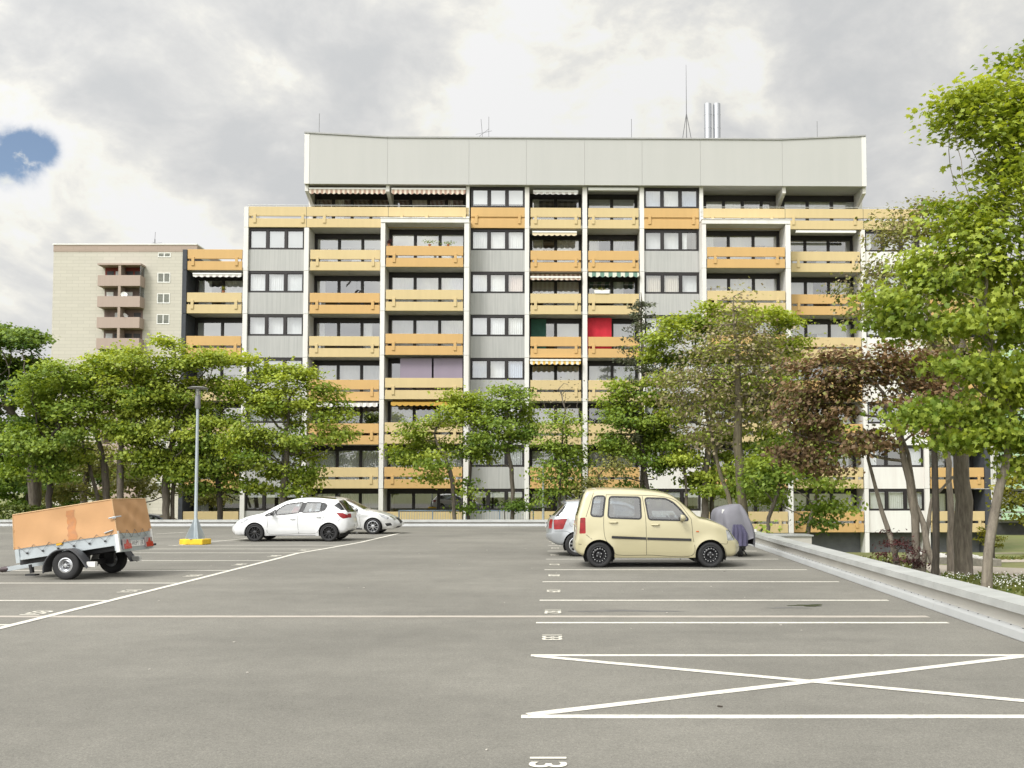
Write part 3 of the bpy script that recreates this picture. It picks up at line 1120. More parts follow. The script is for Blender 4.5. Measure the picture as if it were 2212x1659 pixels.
sheet(b, [(1790, 1194), (1960, 1194), (2090, 1196), (2230, 1196), (2230, 1204), (2090, 1206), (1985, 1205), (1860, 1202)], 0.014)
tag(b.build('path', path_mat), kind='structure', label='gravel path across the lawn')
b = MB()
sheet(b, [(1985, 1209), (2240, 1222), (2240, 1247), (2120, 1240), (2010, 1232)], 0.014)
tag(b.build('path', path_mat), kind='structure', label='wider gravel path behind the trees')
b = MB()
sheet(b, [(2140, 1174), (2240, 1170), (2240, 1176), (2150, 1181)], 0.018)
tag(b.build('path', path_mat), kind='structure', label='gravel path beyond the clipped bush')

# painted markings
b = MB()
Z = 0.003


def line(b, p, q, w, z=Z, ext=0.0):
    p, q = Vector(p), Vector(q)
    n = max(1, int((q - p).length / 0.35))
    d = (q - p).normalized()
    s = Vector((-d.y, d.x, 0)) * w / 2
    rr = random.Random(int(p.x * 100 + p.y * 37))
    L_, R_ = [], []
    for i in range(n + 1):
        c = p.lerp(q, i / n)
        L_.append((c.x + s.x * rr.uniform(0.9, 1.1), c.y + s.y * rr.uniform(0.9, 1.1), z))
        R_.append((c.x - s.x * rr.uniform(0.9, 1.1), c.y - s.y * rr.uniform(0.9, 1.1), z))
    k = n + 1
    b.mesh(L_ + R_, [(i, k + i, k + i + 1, i + 1) for i in range(n)])


LW = 0.105
XL = gnd(1147, 1415).x
right_rows = [1548.5, 1416, 1345.5, 1297, 1257, 1231, 1208, 1190.5, 1178.5, 1170, 1163]
for py in right_rows:
    y = gnd(1200, py).y
    line(b, (XL, y, 0), (wallx(y) - 0.25, y, 0), LW)
ya, yb = gnd(1200, 1548.5).y, gnd(1200, 1416).y   # crossed-out bay
w_ = LW * 1.05
line(b, (XL + 0.05, ya + 0.05, 0), (wallx(yb) - 0.4, yb - 0.06, 0), w_, Z + 0.001)
line(b, (XL + 0.05, yb - 0.05, 0), (wallx(ya) - 0.4, ya + 0.06, 0), w_, Z + 0.002)
LPX = [(-140, 1391), (0, 1357.5), (240, 1297.5), (392, 1259.8), (583.6, 1211), (643, 1195.5), (699.6, 1186), (778, 1172), (868, 1151)]
LP = [gnd(*p) for p in LPX]
for p, q in zip(LP[:-1], LP[1:]):
    line(b, p, q, LW * 1.15, Z + 0.003)


def left_x(y):
    for p, q in zip(LP[:-1], LP[1:]):
        if p.y <= y <= q.y:
            return p.x + (q.x - p.x) * (y - p.y) / (q.y - p.y)
    return LP[-1].x if y > LP[-1].y else LP[0].x


left_rows = [1350.2, 1297.4, 1259.8, 1232.4, 1211.2, 1194.4, 1186, 1178, 1168.5, 1160.5, 1154]
for py in left_rows:
    y = gnd(1200, py).y
    x1 = left_x(y)
    line(b, (x1 - 5.3, y, 0), (x1, y, 0), LW * 0.9)
for (p, q) in (((375, 1179), (620, 1155)), ((400, 1150), (335, 1154))):  # the cross lines of the bay under the lamp
    line(b, gnd(*p), gnd(*q), LW, Z + 0.004)
tag(b.build('road_markings', road_paint), kind='structure', label='white painted bay lines')
b = MB()
y = gnd(1200, 1332).y
line(b, (-22, y, 0), (wallx(y) - 0.3, y - 0.01, 0), 0.17, Z + 0.0)
tag(b.build('joint_marking', joint_paint), kind='structure', label='pale joint strip across the deck')
b = MB()
y = gnd(1200, 1149.7).y
line(b, (LP[-1].x - 0.5, y, 0), (XL, y, 0), 0.07, Z)
tag(b.build('joint_marking', joint_paint), kind='structure', label='thin joint line near the far edge of the deck')


def text_mesh(txt, size, name, m, matrix, thick=0.0, bold=0.0):
    cu = bpy.data.curves.new(name, 'FONT')
    cu.body = txt
    cu.size = size
    cu.extrude = thick
    cu.offset = bold
    cu.align_x, cu.align_y = 'CENTER', 'CENTER'
    o = bpy.data.objects.new(name, cu)
    COL.objects.link(o)
    dg = bpy.context.evaluated_depsgraph_get()
    me = bpy.data.meshes.new_from_object(o.evaluated_get(dg))
    bpy.data.objects.remove(o)
    bpy.data.curves.remove(cu)
    me.transform(matrix)
    me.materials.clear()
    me.materials.append(m)
    t = bpy.data.objects.new(name, me)
    COL.objects.link(t)
    return t


def stall_number(txt, x, y, right, width, height):
    """width along the row, height along the bay"""
    a = R(-90) if right else R(90)
    sx, sy = width, height
    M_ = Matrix.Translation((x, y, Z + 0.002)) @ Matrix.Rotation(a, 4, 'Z') @ Matrix.Diagonal((sx, sy, 1, 1))
    t = text_mesh(txt, 1.0, 'road_marking_number', number_paint, M_, bold=0.014)
    tag(t, kind='structure', label='painted bay number ' + txt)


number_paint = mat('number_paint', (0.7, 0.66, 0.56), 0.75)
worn(number_paint, (0.70, 0.67, 0.58), 22.0, 0.55, 0.75, 0.7)
rows = [gnd(1200, p).y for p in right_rows]
stall_number('135', XL + 0.19, gnd(1180, 1650).y - 0.03, True, 0.28, 0.31)
for txt, py in (('133', 1377), ('132', 1321.5), ('129', 1277), ('128', 1243), ('127', 1219.5), ('126', 1199), ('125', 1184), ('124', 1174)):
    y = gnd(1200, py).y
    stall_number(txt, XL + 0.19, y, True, 0.28, 0.31)
for txt, px, py in (('153', 118, 1325), ('151', 303, 1277.3), ('150', 436, 1244.5), ('149', 527, 1220), ('148', 600, 1201.5), ('147', 665, 1189)):
    g = gnd(px, py)
    stall_number(txt, left_x(g.y) - 0.30, g.y, False, 0.33, 0.36)

# stains and puddles: marks with a shape of their own
stain = mat('oil_stain', (0.085, 0.083, 0.08), 0.6, color2=(0.15, 0.145, 0.135), vscale=3, var=0.1)
puddle = mat('puddle', (0.05, 0.052, 0.05), 0.12, var=0.1)


def patch(px, py, w, h, m, seed, label, z):
    g = gnd(px, py)
    rr = random.Random(seed)
    k = 28
    pts = []
    for i in range(k):
        a = 2 * math.pi * i / k
        q = 1 + 0.28 * math.sin(3 * a + seed) + 0.2 * math.sin(5 * a + 2 * seed) + rr.uniform(-0.1, 0.1)
        pts.append((g.x + w * q * math.cos(a), g.y + h * q * math.sin(a), z))
    b = MB()
    b.face(pts)
    tag(b.build('road_surface', m), kind='structure', label=label)


patch(1350, 1320, 0.75, 0.10, stain, 3, 'dark stain on the asphalt', 0.0015)
patch(1745, 1308, 0.22, 0.12, puddle, 5, 'small puddle on the asphalt', 0.0018)
patch(1700, 1313, 0.3, 0.07, stain, 9, 'dark stain beside the puddle', 0.0015)
litter = random.Random(8)
grit_mat = mat('pale_grit', (0.5, 0.47, 0.42), 0.9)
b = MB()
for _ in range(55):
    x, y = litter.uniform(-9, 5), litter.uniform(5.2, 34)
    if x > wallx(y) - 0.4:
        continue
    s = litter.uniform(0.006, 0.015)
    a = litter.uniform(0, 3.14)
    M_ = Matrix.Translation((x, y, 0.002)) @ Matrix.Rotation(a, 4, 'Z')
    b.box(-s, s, -s * 0.6, s * 0.6, 0, s * 0.4, M=M_)
tag(b.build('grit_debris', grit_mat), kind='stuff', label='scattered pale grit and leaf scraps on the deck')
b = MB()
for _ in range(6):
    x, y = litter.uniform(-7, 5), litter.uniform(5.2, 26)
    s = litter.uniform(0.01, 0.028)
    M_ = Matrix.Translation((x, y, 0.003)) @ Matrix.Rotation(litter.uniform(0, 3), 4, 'Z')
    b.box(-s, s, -s * 0.5, s * 0.5, 0, s * 0.35, M=M_)
tag(b.build('leaf_litter', mat('dark_litter', (0.05, 0.04, 0.03), 0.9)), kind='stuff', label='few dark scraps and dead leaves on the deck')

# ------------------------------------------------------------------ upstand walls round the deck
upstand = mat('upstand_coating', (0.52, 0.50, 0.455), 0.7, var=0.07, vscale=1.2)
cap_zinc = mat('cap_zinc', (0.43, 0.44, 0.43), 0.5, metal=0.25, var=0.16, vscale=1.6)
flash_white = mat('flashing', (0.40, 0.41, 0.41), 0.55, metal=0.1, var=0.07, vscale=1.5)


def upstand_wall(P, Q, name, label, h=0.43, rivets=True):
    """coated upstand with a metal foot flashing and a wide metal cap; the deck lies to the left of P->Q"""
    P, Q = Vector(P), Vector(Q)
    d = (Q - P).normalized()
    n = Vector((d.y, -d.x, 0))                    # outward
    Lh = (Q - P).length
    M_ = Matrix(((d.x, n.x, 0, P.x), (d.y, n.y, 0, P.y), (0, 0, 1, 0), (0, 0, 0, 1)))
    root = thing(name, label, 'low wall', P)
    ML = Matrix.Translation(-P) @ M_
    b = MB()
    b.box(0, Lh, 0.10, 0.30, -0.3, h - 0.05, M=ML)
    b.build('upstand', upstand, root)
    b = MB()
    sec = 2.9
    k = int(Lh / sec) + 1
    for i in range(k):
        x0, x1 = i * sec + 0.004, min(Lh, (i + 1) * sec - 0.004)
        prof = [(0.0, 0.005), (0.022, 0.09), (0.05, 0.118), (0.10, 0.128), (0.10, 0.116), (0.055, 0.106), (0.032, 0.086), (0.012, 0.005)]
        b.prism(prof, x0, x1, fn=lambda a, c, dd: ML @ Vector((dd, a, c)))
    b.build('foot_flashing', flash_white, root, smooth=True, angle=30)
    b = MB()
    for i in range(k):
        x0, x1 = i * sec + 0.003, min(Lh, (i + 1) * sec - 0.003)
        b.prism([(0.02, h - 0.085), (0.045, h - 0.085), (0.05, h - 0.005), (0.37, h + 0.01), (0.37, h - 0.08), (0.385, h - 0.08), (0.385, h + 0.025), (0.03, h + 0.008)], x0, x1,
                fn=lambda a, c, dd: ML @ Vector((dd, a, c)))
    b.build('cap', cap_zinc, root)
    if rivets:
        b = MB()
        for i in range(int(Lh / 0.3)):
            x = 0.15 + i * 0.3
            b.lathe([(0.011, 0), (0.008, 0.006), (0.0, 0.008)], 6, center=(0, 0, 0), M=ML @ Matrix.Translation((x, 0.072, 0.1225)))
        r_ = b.build('rivets', black_plastic, root)
    return root


N0 = Vector((wallx(4.0), 4.0, 0))
N1 = Vector((wallx(YF), YF, 0))
upstand_wall(N0, N1, 'deck_edge_wall', 'low metal-capped wall along the right side of the parking deck', 0.372)
upstand_wall(Vector((N1.x, YF, 0)), Vector((DL, YF, 0)), 'deck_edge_wall', 'low metal-capped wall along the far end of the parking deck', 0.28, rivets=False)
# capped head of the stair wall beside the covered scooter
g = gnd(1668, 1181)
b = MB()
b.box(0, 1.15, 0, 0.9, -0.6, 0.33)
root = thing('landing_wall', 'short capped wall stub projecting from the deck edge beside the covered scooter', 'low wall', (wallx(27.0) + 0.4, 26.6, 0))
b.build('stub', upstand, root)
b = MB()
b.box(-0.01, 1.2, -0.04, 0.94, 0.332, 0.37)
b.build('cap', cap_zinc, root)
# ------------------------------------------------------------------ trees
def leaf_mat(name, dark, light, trans=0.38, rough=0.55):
    """leaves: each leaf has its own colour between dark and light; light passes through"""
    m = bpy.data.materials.new(name)
    m.use_nodes = True
    T = m.node_tree
    T.nodes.clear()
    L = T.links
    out = N(T, 'ShaderNodeOutputMaterial')
    at_ = N(T, 'ShaderNodeAttribute', attribute_name='tint')
    mx = N(T, 'ShaderNodeMix', data_type='RGBA')
    mx.inputs['A'].default_value = (*dark, 1)
    mx.inputs['B'].default_value = (*light, 1)
    L.new(at_.outputs['Fac'], mx.inputs['Factor'])
    b = N(T, 'ShaderNodeBsdfPrincipled', i_Roughness=rough)
    b.inputs['Specular IOR Level'].default_value = 0.35
    L.new(mx.outputs['Result'], b.inputs['Base Color'])
    tr = N(T, 'ShaderNodeBsdfTranslucent')
    hs = N(T, 'ShaderNodeHueSaturation', i_Hue=0.485, i_Saturation=1.1, i_Value=1.25)
    L.new(mx.outputs['Result'], hs.inputs['Color'])
    L.new(hs.outputs[0], tr.inputs[0])
    ms = N(T, 'ShaderNodeMixShader', i_0=trans)
    L.new(b.outputs[0], ms.inputs[1])
    L.new(tr.outputs[0], ms.inputs[2])
    L.new(ms.outputs[0], out.inputs[0])
    return m


lf_fresh = leaf_mat('leaf_fresh_green', (0.13, 0.205, 0.024), (0.46, 0.53, 0.085))
lf_mid = leaf_mat('leaf_mid_green', (0.10, 0.175, 0.024), (0.36, 0.455, 0.072))
lf_deep = leaf_mat('leaf_deep_green', (0.062, 0.125, 0.022), (0.25, 0.35, 0.058))
lf_olive = leaf_mat('leaf_olive', (0.13, 0.145, 0.038), (0.36, 0.36, 0.11))
lf_dry = leaf_mat('leaf_dry_brown', (0.15, 0.12, 0.075), (0.38, 0.32, 0.20), 0.2)
lf_copper = leaf_mat('leaf_copper', (0.10, 0.066, 0.036), (0.33, 0.215, 0.115), 0.25)
lf_red = leaf_mat('leaf_dark_red', (0.03, 0.012, 0.014), (0.12, 0.035, 0.035), 0.25)
lf_fir = leaf_mat('needle_grey_green', (0.05, 0.065, 0.035), (0.145, 0.155, 0.085), 0.1)
lf_gold = leaf_mat('leaf_golden', (0.11, 0.13, 0.012), (0.30, 0.28, 0.03))
lf_hedge = leaf_mat('leaf_hedge', (0.04, 0.08, 0.015), (0.22, 0.27, 0.06))


def bark(name, c, c2):
    m = mat(name, c, 0.95, bump=0.6, bscale=22, color2=c2, vscale=5, stretch=(3, 3, 0.5))
    return m


bark_g = bark('bark_grey', (0.19, 0.165, 0.13), (0.075, 0.062, 0.05))
bark_d = bark('bark_dark', (0.085, 0.07, 0.055), (0.035, 0.03, 0.025))
bark_l = bark('bark_pale', (0.27, 0.235, 0.19), (0.13, 0.11, 0.09))
bark_o = bark('bark_olive', (0.20, 0.175, 0.11), (0.10, 0.085, 0.06))

LEAF2 = (np.array([(0, 0), (0.42, 0.42), (0, 1.0), (-0.42, 0.42)]), [(0, 1, 2), (0, 2, 3)], 0.12)
_mp = [(0, 0), (0.16, 0.10), (0.50, 0.12), (0.36, 0.36), (0.60, 0.62), (0.24, 0.60), (0, 1.0), (-0.24, 0.60), (-0.60, 0.62), (-0.36, 0.36), (-0.50, 0.12), (-0.16, 0.10)]
MAPLE = (np.array(_mp + [(0, 0.36)]), [(12, i, (i + 1) % 12) for i in range(12)], 0.10)
SLIM = (np.array([(0, 0), (0.22, 0.35), (0, 1.0), (-0.22, 0.35)]), [(0, 1, 2), (0, 2, 3)], 0.08)


def grow(base, path, blobs, Y, seed, n_attr, step=0.38, kill=0.62, infl=2.6, depth_k=0.85, zflat=0.0):
    """space colonisation of the crown volume: returns nodes, parents, attractors"""
    rg = np.random.default_rng(seed)
    pts = []
    vols = np.array([b[2] * b[3] * (b[4] if len(b) > 4 else 1) for b in blobs], float)
    cnt = np.maximum(4, (n_attr * vols / vols.sum()).astype(int))
    for b, c in zip(blobs, cnt):
        ce = at(b[0], b[1], Y)
        s = Y / FPX
        rx, rz = b[2] * s, b[3] * s
        ry = depth_k * 0.5 * (rx + rz)
        if ry > 3.4:
            ry = 3.4
        d = rg.normal(size=(c, 3))
        d /= np.linalg.norm(d, axis=1)[:, None]
        r = rg.uniform(0.12, 1, c) ** (1 / 2.4)
        oy = (b[5] if len(b) > 5 else rg.uniform(-0.35, 0.35) * ry)
        pts.append(np.array(ce) + np.array((0, oy, 0)) + d * r[:, None] * np.array((rx, ry, rz)))
    A = np.concatenate(pts)
    nodes = [np.array(p, float) for p in path]
    par = [-1] + list(range(len(path) - 1))
    P = np.array(nodes)
    # nearest node of each attractor
    D = np.linalg.norm(A[:, None] - P[None], axis=2)
    near, dist = D.argmin(1), D.min(1)
    alive = np.ones(len(A), bool)
    for it in range(140):
        if not alive.any():
            break
        R_ = infl if (alive & (dist < infl)).any() else dist[alive].min() + 0.6
        act = alive & (dist < R_)
        idx = np.nonzero(act)[0]
        new = []
        for nd in np.unique(near[idx]):
            sel = idx[near[idx] == nd]
            v = A[sel] - nodes[nd]
            v = (v / (np.linalg.norm(v, axis=1)[:, None] + 1e-6)).sum(0)
            ln = np.linalg.norm(v)
            if ln < 1e-3:
                continue
            v = v / ln + rg.normal(size=3) * 0.16 + np.array((0, 0, -zflat))
            v /= np.linalg.norm(v)
            new.append((nd, nodes[nd] + v * step))
        if not new:
            break
        k0 = len(nodes)
        for nd, p in new:
            nodes.append(p)
            par.append(int(nd))
        Q = np.array([p for _, p in new])
        D = np.linalg.norm(A[:, None] - Q[None], axis=2)
        j, dm = D.argmin(1), D.min(1)
        better = dm < dist
        near = np.where(better, j + k0, near)
        dist = np.where(better, dm, dist)
        alive &= dist > kill
    return np.array(nodes), np.array(par), A


def radii(nodes, par, tip, base, expo=1.9):
    n = len(nodes)
    w = np.zeros(n)
    kids = np.bincount(par[par >= 0], minlength=n)
    w[kids == 0] = 1.0
    lev = np.zeros(n, int)
    for i in range(n - 1, 0, -1):
        p = par[i]
        w[p] += w[i]
        lev[p] = max(lev[p], lev[i] + 1)
    r = base * (w / w[0]) ** (1 / expo) * 0.85
    r[w > w[0] * 0.999] = base
    return np.maximum(r, tip), lev, kids


def wood_mesh(name, nodes, par, r, m, parent, origin, sides=6, flare=1.0, rmin=0.0):
    """frusta along every branch, sharing rings at the nodes along the thicker child"""
    n = len(nodes)
    main = -np.ones(n, int)
    best = np.zeros(n)
    for i in range(1, n):
        p = par[i]
        if r[i] > best[p]:
            best[p], main[p] = r[i], i
    V, F = [], []
    done = np.zeros(n, bool)
    ang = np.arange(sides) * 2 * np.pi / sides
    starts = [0] + [i for i in range(1, n) if main[par[i]] != i]
    rg = np.random.default_rng(n)
    for s in starts:
        chain = ([par[s]] if s else []) + [s]
        while main[chain[-1]] >= 0:
            chain.append(main[chain[-1]])
        if len(chain) < 2:
            continue
        rr = r[chain].copy()
        if s:
            rr[0] = min(rr[0], rr[1] * 1.15)
        if rr[1:].max() < rmin:
            continue
        sd = sides if rr.max() > 0.03 else 4
        an = np.arange(sd) * 2 * np.pi / sd
        P = nodes[chain]
        up = None
        i0 = len(V)
        for i in range(len(chain)):
            t = P[min(i + 1, len(P) - 1)] - P[max(i - 1, 0)]
            t = t / (np.linalg.norm(t) + 1e-9)
            if up is None:
                up = np.cross(t, (0.3, 0.9, 0.2))
            up = up - t * up.dot(t)
            up /= np.linalg.norm(up) + 1e-9
            bi = np.cross(t, up)
            rad = rr[i]
            if i == 0 and s == 0:
                rad *= flare
            wob = 1 + (0.10 * np.sin(2 * an + i * 0.7) if rr[i] > 0.05 else 0)
            for a_, w_ in zip(an, np.broadcast_to(wob, an.shape)):
                V.append(P[i] - origin + (up * np.cos(a_) + bi * np.sin(a_)) * rad * w_)
        for i in range(len(chain) - 1):
            for j in range(sd):
                a, b_ = i0 + i * sd + j, i0 + i * sd + (j + 1) % sd
                F.append((a, b_, b_ + sd, a + sd))
    me = bpy.data.meshes.new(name)
    me.from_pydata([tuple(v) for v in V], [], F)
    me.materials.append(m)
    me.polygons.foreach_set('use_smooth', [True] * len(F))
    o = bpy.data.objects.new(name, me)
    COL.objects.link(o)
    o.parent = parent
    return o


def leaf_mesh(name, centers, normals, size, tint, shape, m, parent, seed):
    """many separate leaf faces as one crown mesh"""
    rg = np.random.default_rng(seed)
    n = len(centers)
    pts, tris, fold = shape
    k = len(pts)
    nz = normals / (np.linalg.norm(normals, axis=1)[:, None] + 1e-9)
    a = rg.normal(size=(n, 3))
    a[:, 2] -= 0.35                               # tips hang a little
    t = a - nz * (a * nz).sum(1)[:, None]
    t /= np.linalg.norm(t, axis=1)[:, None] + 1e-9
    bi = np.cross(nz, t)
    sz = size * rg.uniform(0.65, 1.25, n)
    lx = pts[:, 0][None] * sz[:, None]
    ly = (pts[:, 1] - 0.3)[None] * sz[:, None]
    lz = -np.abs(pts[:, 0])[None] * fold * 2.2 * sz[:, None] - (pts[:, 1] ** 2)[None] * 0.22 * sz[:, None]
    V = centers[:, None] + bi[:, None] * lx[..., None] + t[:, None] * ly[..., None] + nz[:, None] * lz[..., None]
    V = V.reshape(-1, 3)
    T = np.array(tris)
    F = (T[None] + (np.arange(n) * k)[:, None, None]).reshape(-1, 3)
    me = bpy.data.meshes.new(name)
    me.vertices.add(len(V))
    me.vertices.foreach_set('co', V.astype(np.float32).ravel())
    me.loops.add(F.size)
    me.loops.foreach_set('vertex_index', F.astype(np.int32).ravel())
    me.polygons.add(len(F))
    me.polygons.foreach_set('loop_start', np.arange(len(F), dtype=np.int32) * 3)
    me.polygons.foreach_set('loop_total', np.full(len(F), 3, np.int32))
    at_ = me.attributes.new('tint', 'FLOAT', 'POINT')
    at_.data.foreach_set('value', np.repeat(np.clip(tint, 0, 1), k).astype(np.float32))
    me.materials.append(m)
    me.update(calc_edges=True)
    o = bpy.data.objects.new(name, me)
    COL.objects.link(o)
    o.parent = parent
    return o


def tree(name, label, Y, trunk_px, blobs, seed, lm, bm, r0=0.16, attr=330, dens=3.4, size=0.17, shape=LEAF2, spread=0.36, group=None, tip=0.009, zb=None,
         lev_max=2, cat='tree', up=0.75, extra=None, kill=0.7, depth_k=0.85, flare=1.35, thin=0.0, infl=2.6, tint_up=0.25, stems=()):
    """trunk_px: the trunk's course in the photograph from its foot up; blobs: crown masses (x, y, rx, ry)"""
    rg = np.random.default_rng(seed + 77)
    zb = lawn_z(Y) if zb is None else zb
    foot = at(trunk_px[0][0], trunk_px[0][1], Y)
    foot.z = zb - 0.05
    path = [np.array(foot)]
    for i, (x, y) in enumerate(trunk_px[1:]):
        p = np.array(at(x, y, Y + rg.uniform(-0.1, 0.1)))
        a = path[-1]
        k = max(1, int(np.linalg.norm(p - a) / 0.45))
        for j in range(1, k + 1):
            q = a + (p - a) * j / k
            if j < k:
                q = q + rg.normal(size=3) * 0.022
            path.append(q)
    root = thing(name, label, cat, foot, group=group)
    O = np.array(foot)
    nodes, par, A = grow(foot, path, blobs, Y, seed, attr, kill=kill, depth_k=depth_k, infl=infl)
    r, lev, kids = radii(nodes, par, tip, r0)
    wood_mesh('trunk', nodes, par, r, bm, root, O, sides=8, flare=flare)
    for st in stems:                              # further stems from the same foot
        q = [np.array(at(x, y, Y + dy)) for x, y, dy in st[1]]
        q[0][2] = min(q[0][2], lawn_z(Y) + 0.0)
        nn, rr = [q[0]], [st[0]]
        for a, c in zip(q[:-1], q[1:]):
            k = max(1, int(np.linalg.norm(c - a) / 0.5))
            for j in range(1, k + 1):
                nn.append(a + (c - a) * j / k + rg.normal(size=3) * 0.02)
        nn = np.array(nn)
        rr = np.linspace(st[0], st[0] * 0.45, len(nn))
        wood_mesh('stem', nn, np.arange(-1, len(nn) - 1), rr, bm, root, O, sides=8, flare=1.3)
    sel = np.nonzero((lev <= lev_max) & (np.arange(len(nodes)) > len(path)))[0]
    if len(sel) == 0:
        sel = np.arange(len(nodes))
    if thin > 0:
        sel = sel[rg.random(len(sel)) > thin]
    ctr = np.array([at(b[0], b[1], Y) for b in blobs]).mean(0)
    cl = rg.normal(0, 0.2, len(nodes))           # each spray has its own shade of green
    area = sum(math.pi * b[2] * b[3] for b in blobs) * (Y / FPX) ** 2
    per = dens * 0.86 * area / (size * size * 0.36) / max(1, len(sel))
    C, NN, T_ = [], [], []
    zmin, zmax = nodes[sel, 2].min(), nodes[sel, 2].max() + 0.01
    for i in sel:
        k = int(per * rg.uniform(0.4, 1.6) * (1.1 if lev[i] < 2 else 0.8) + rg.random())
        if k < 1:
            continue
        o = rg.normal(size=(k, 3)) * np.array((spread * 1.12, spread * 1.12, spread * 0.40))
        C.append(nodes[i] + o)
        outw = nodes[i] + o - ctr
        outw = outw / (np.linalg.norm(outw, axis=1)[:, None] + 1e-6)
        NN.append(outw * 0.55 + np.array((0, 0, up)) + rg.normal(size=(k, 3)) * 0.5)
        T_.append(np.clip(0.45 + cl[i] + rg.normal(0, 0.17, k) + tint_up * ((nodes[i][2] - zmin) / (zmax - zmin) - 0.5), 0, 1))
    C, NN, T_ = np.concatenate(C), np.concatenate(NN), np.concatenate(T_)
    leaf_mesh('crown', C - O, NN, size, T_, shape, lm, root, seed)
    if extra:                                     # a second sort of leaf mixed in (dry leaves, blossom)
        em, frac, es, shp = extra
        s2 = rg.random(len(C)) < frac
        leaf_mesh('dry_leaves', C[s2] - O + rg.normal(size=(s2.sum(), 3)) * 0.12, NN[s2], es, rg.random(s2.sum()), shp, em, root, seed + 1)
    return root


LG = 'trees beyond the far edge of the deck on the left'
RG_ = 'trees on the lawn beside the deck on the right'
# the row behind the far edge of the deck, from the left
tree('broadleaf_tree', 'dark green tree at the left edge of the photo with a stout grey trunk', 47, [(78, 1128), (74, 1000), (50, 930)],
     [(30, 770, 90, 85), (-30, 770, 80, 85), (-60, 850, 100, 120), (70, 890, 80, 90), (-20, 960, 100, 80), (25, 860, 90, 90)], 11, lf_deep, bark_g, 0.30, 620, 4.6, 0.19, group=LG)
tree('broadleaf_tree', 'slender dark-stemmed tree just right of the stout-trunked tree at the far left', 44.5, [(107, 1128), (108, 1010), (112, 950)],
     [(115, 850, 75, 85), (95, 950, 75, 70), (170, 890, 60, 80), (60, 1010, 70, 40), (130, 1020, 50, 30)], 12, lf_mid, bark_d, 0.15, 360, 3.8, 0.17, group=LG)
tree('broadleaf_tree', 'olive-leaved small tree seen between the trunks behind the orange trailer', 54, [(180, 1120), (182, 1050), (190, 1020)],
     [(190, 990, 70, 50), (240, 1010, 60, 40), (130, 1000, 50, 50)], 13, lf_olive, bark_g, 0.2, 220, 2.4, 0.18, group=LG)
tree('broadleaf_tree', 'bright green tree with a forked trunk behind the orange trailer', 46, [(238, 1125), (226, 1010), (212, 950)],
     [(215, 835, 80, 75), (150, 860, 60, 70), (200, 900, 80, 60), (265, 860, 60, 70), (190, 975, 60, 45)], 14, lf_fresh, bark_g, 0.16, 380, 3.8, 0.165, group=LG,
     stems=[(0.12, [(236, 1125, 0.1), (205, 1050, 0.2), (180, 960, 0.3), (168, 900, 0.3)])])
tree('broadleaf_tree', 'bright green tree with one upright trunk behind the trailer cover', 44.8, [(261, 1125), (260, 1020), (262, 960)],
     [(290, 800, 75, 75), (250, 790, 55, 55), (310, 880, 75, 80), (280, 940, 70, 60), (300, 1000, 60, 35)], 15, lf_fresh, bark_g, 0.15, 380, 3.8, 0.165, group=LG)
tree('broadleaf_tree', 'tall green tree with two trunks left of the lamp post', 45.5, [(358, 1126), (359, 1040), (370, 970)],
     [(365, 770, 50, 62), (400, 820, 75, 80), (340, 870, 65, 80), (380, 930, 85, 80), (455, 790, 50, 52), (430, 900, 60, 70), (375, 1010, 65, 40)], 16, lf_fresh, bark_g, 0.19, 460, 3.8, 0.165, group=LG,
     stems=[(0.13, [(372, 1126, 0.3), (374, 1050, 0.4), (392, 960, 0.2), (420, 860, 0.2)])])
tree('broadleaf_tree', 'low-crowned green tree directly behind the lamp post', 46, [(482, 1124), (474, 1060), (460, 1000)],
     [(450, 960, 60, 75), (490, 1010, 50, 60), (430, 1030, 45, 55), (490, 880, 50, 50)], 17, lf_mid, bark_d, 0.15, 300, 3.8, 0.17, group=LG)
tree('broadleaf_tree', 'broad yellow-green tree with a lopsided crown behind the white hatchback', 45, [(615, 1126), (612, 1060), (620, 980)],
     [(620, 850, 85, 80), (548, 830, 55, 75), (690, 860, 55, 60), (715, 920, 48, 55), (590, 930, 95, 70), (680, 960, 70, 60), (600, 1010, 95, 50), (540, 960, 60, 70), (570, 1045, 50, 28), (650, 1040, 50, 28)], 18, lf_fresh, bark_g, 0.18, 640, 3.6, 0.165, group=LG, stems=[(0.1, [(642, 1126, 0.2), (645, 1050, 0.3), (650, 960, 0.3)])])
tree('broadleaf_tree', 'spreading green tree overhanging the blue railing', 46.5, [(986, 1120), (977, 1040), (960, 980)],
     [(935, 930, 55, 55), (885, 975, 45, 45), (990, 880, 45, 50), (930, 1000, 60, 40), (900, 1010, 40, 30)], 19, lf_fresh, bark_g, 0.11, 300, 3.8, 0.155, group=LG)
tree('broadleaf_tree', 'mid green tree with an ivy-clad foot beside a white pillar at the blue railing', 47, [(1013, 1120), (1012, 1050), (1020, 980)],
     [(1025, 880, 40, 50), (1030, 960, 45, 60), (1015, 1040, 20, 45), (1012, 1095, 16, 22)], 20, lf_mid, bark_d, 0.10, 240, 3.8, 0.155, group=LG)
tree('broadleaf_tree', 'round-topped green tree with a bare curved trunk behind the railing end', 46.5, [(1106, 1121), (1108, 1060), (1100, 990)],
     [(1100, 870, 52, 52), (1075, 930, 55, 60), (1135, 920, 35, 60), (1090, 990, 50, 40)], 21, lf_mid, bark_g, 0.11, 340, 3.8, 0.155, group=LG)
tree('shrub', 'ground-level shoot with leafy tufts at the foot of the round-topped tree', 46.2, [(1100, 1122), (1090, 1105)], [(1088, 1098, 16, 14), (1122, 1092, 16, 18)], 41, lf_mid, bark_d, 0.03, 60, 3.8, 0.13, cat='shrub')
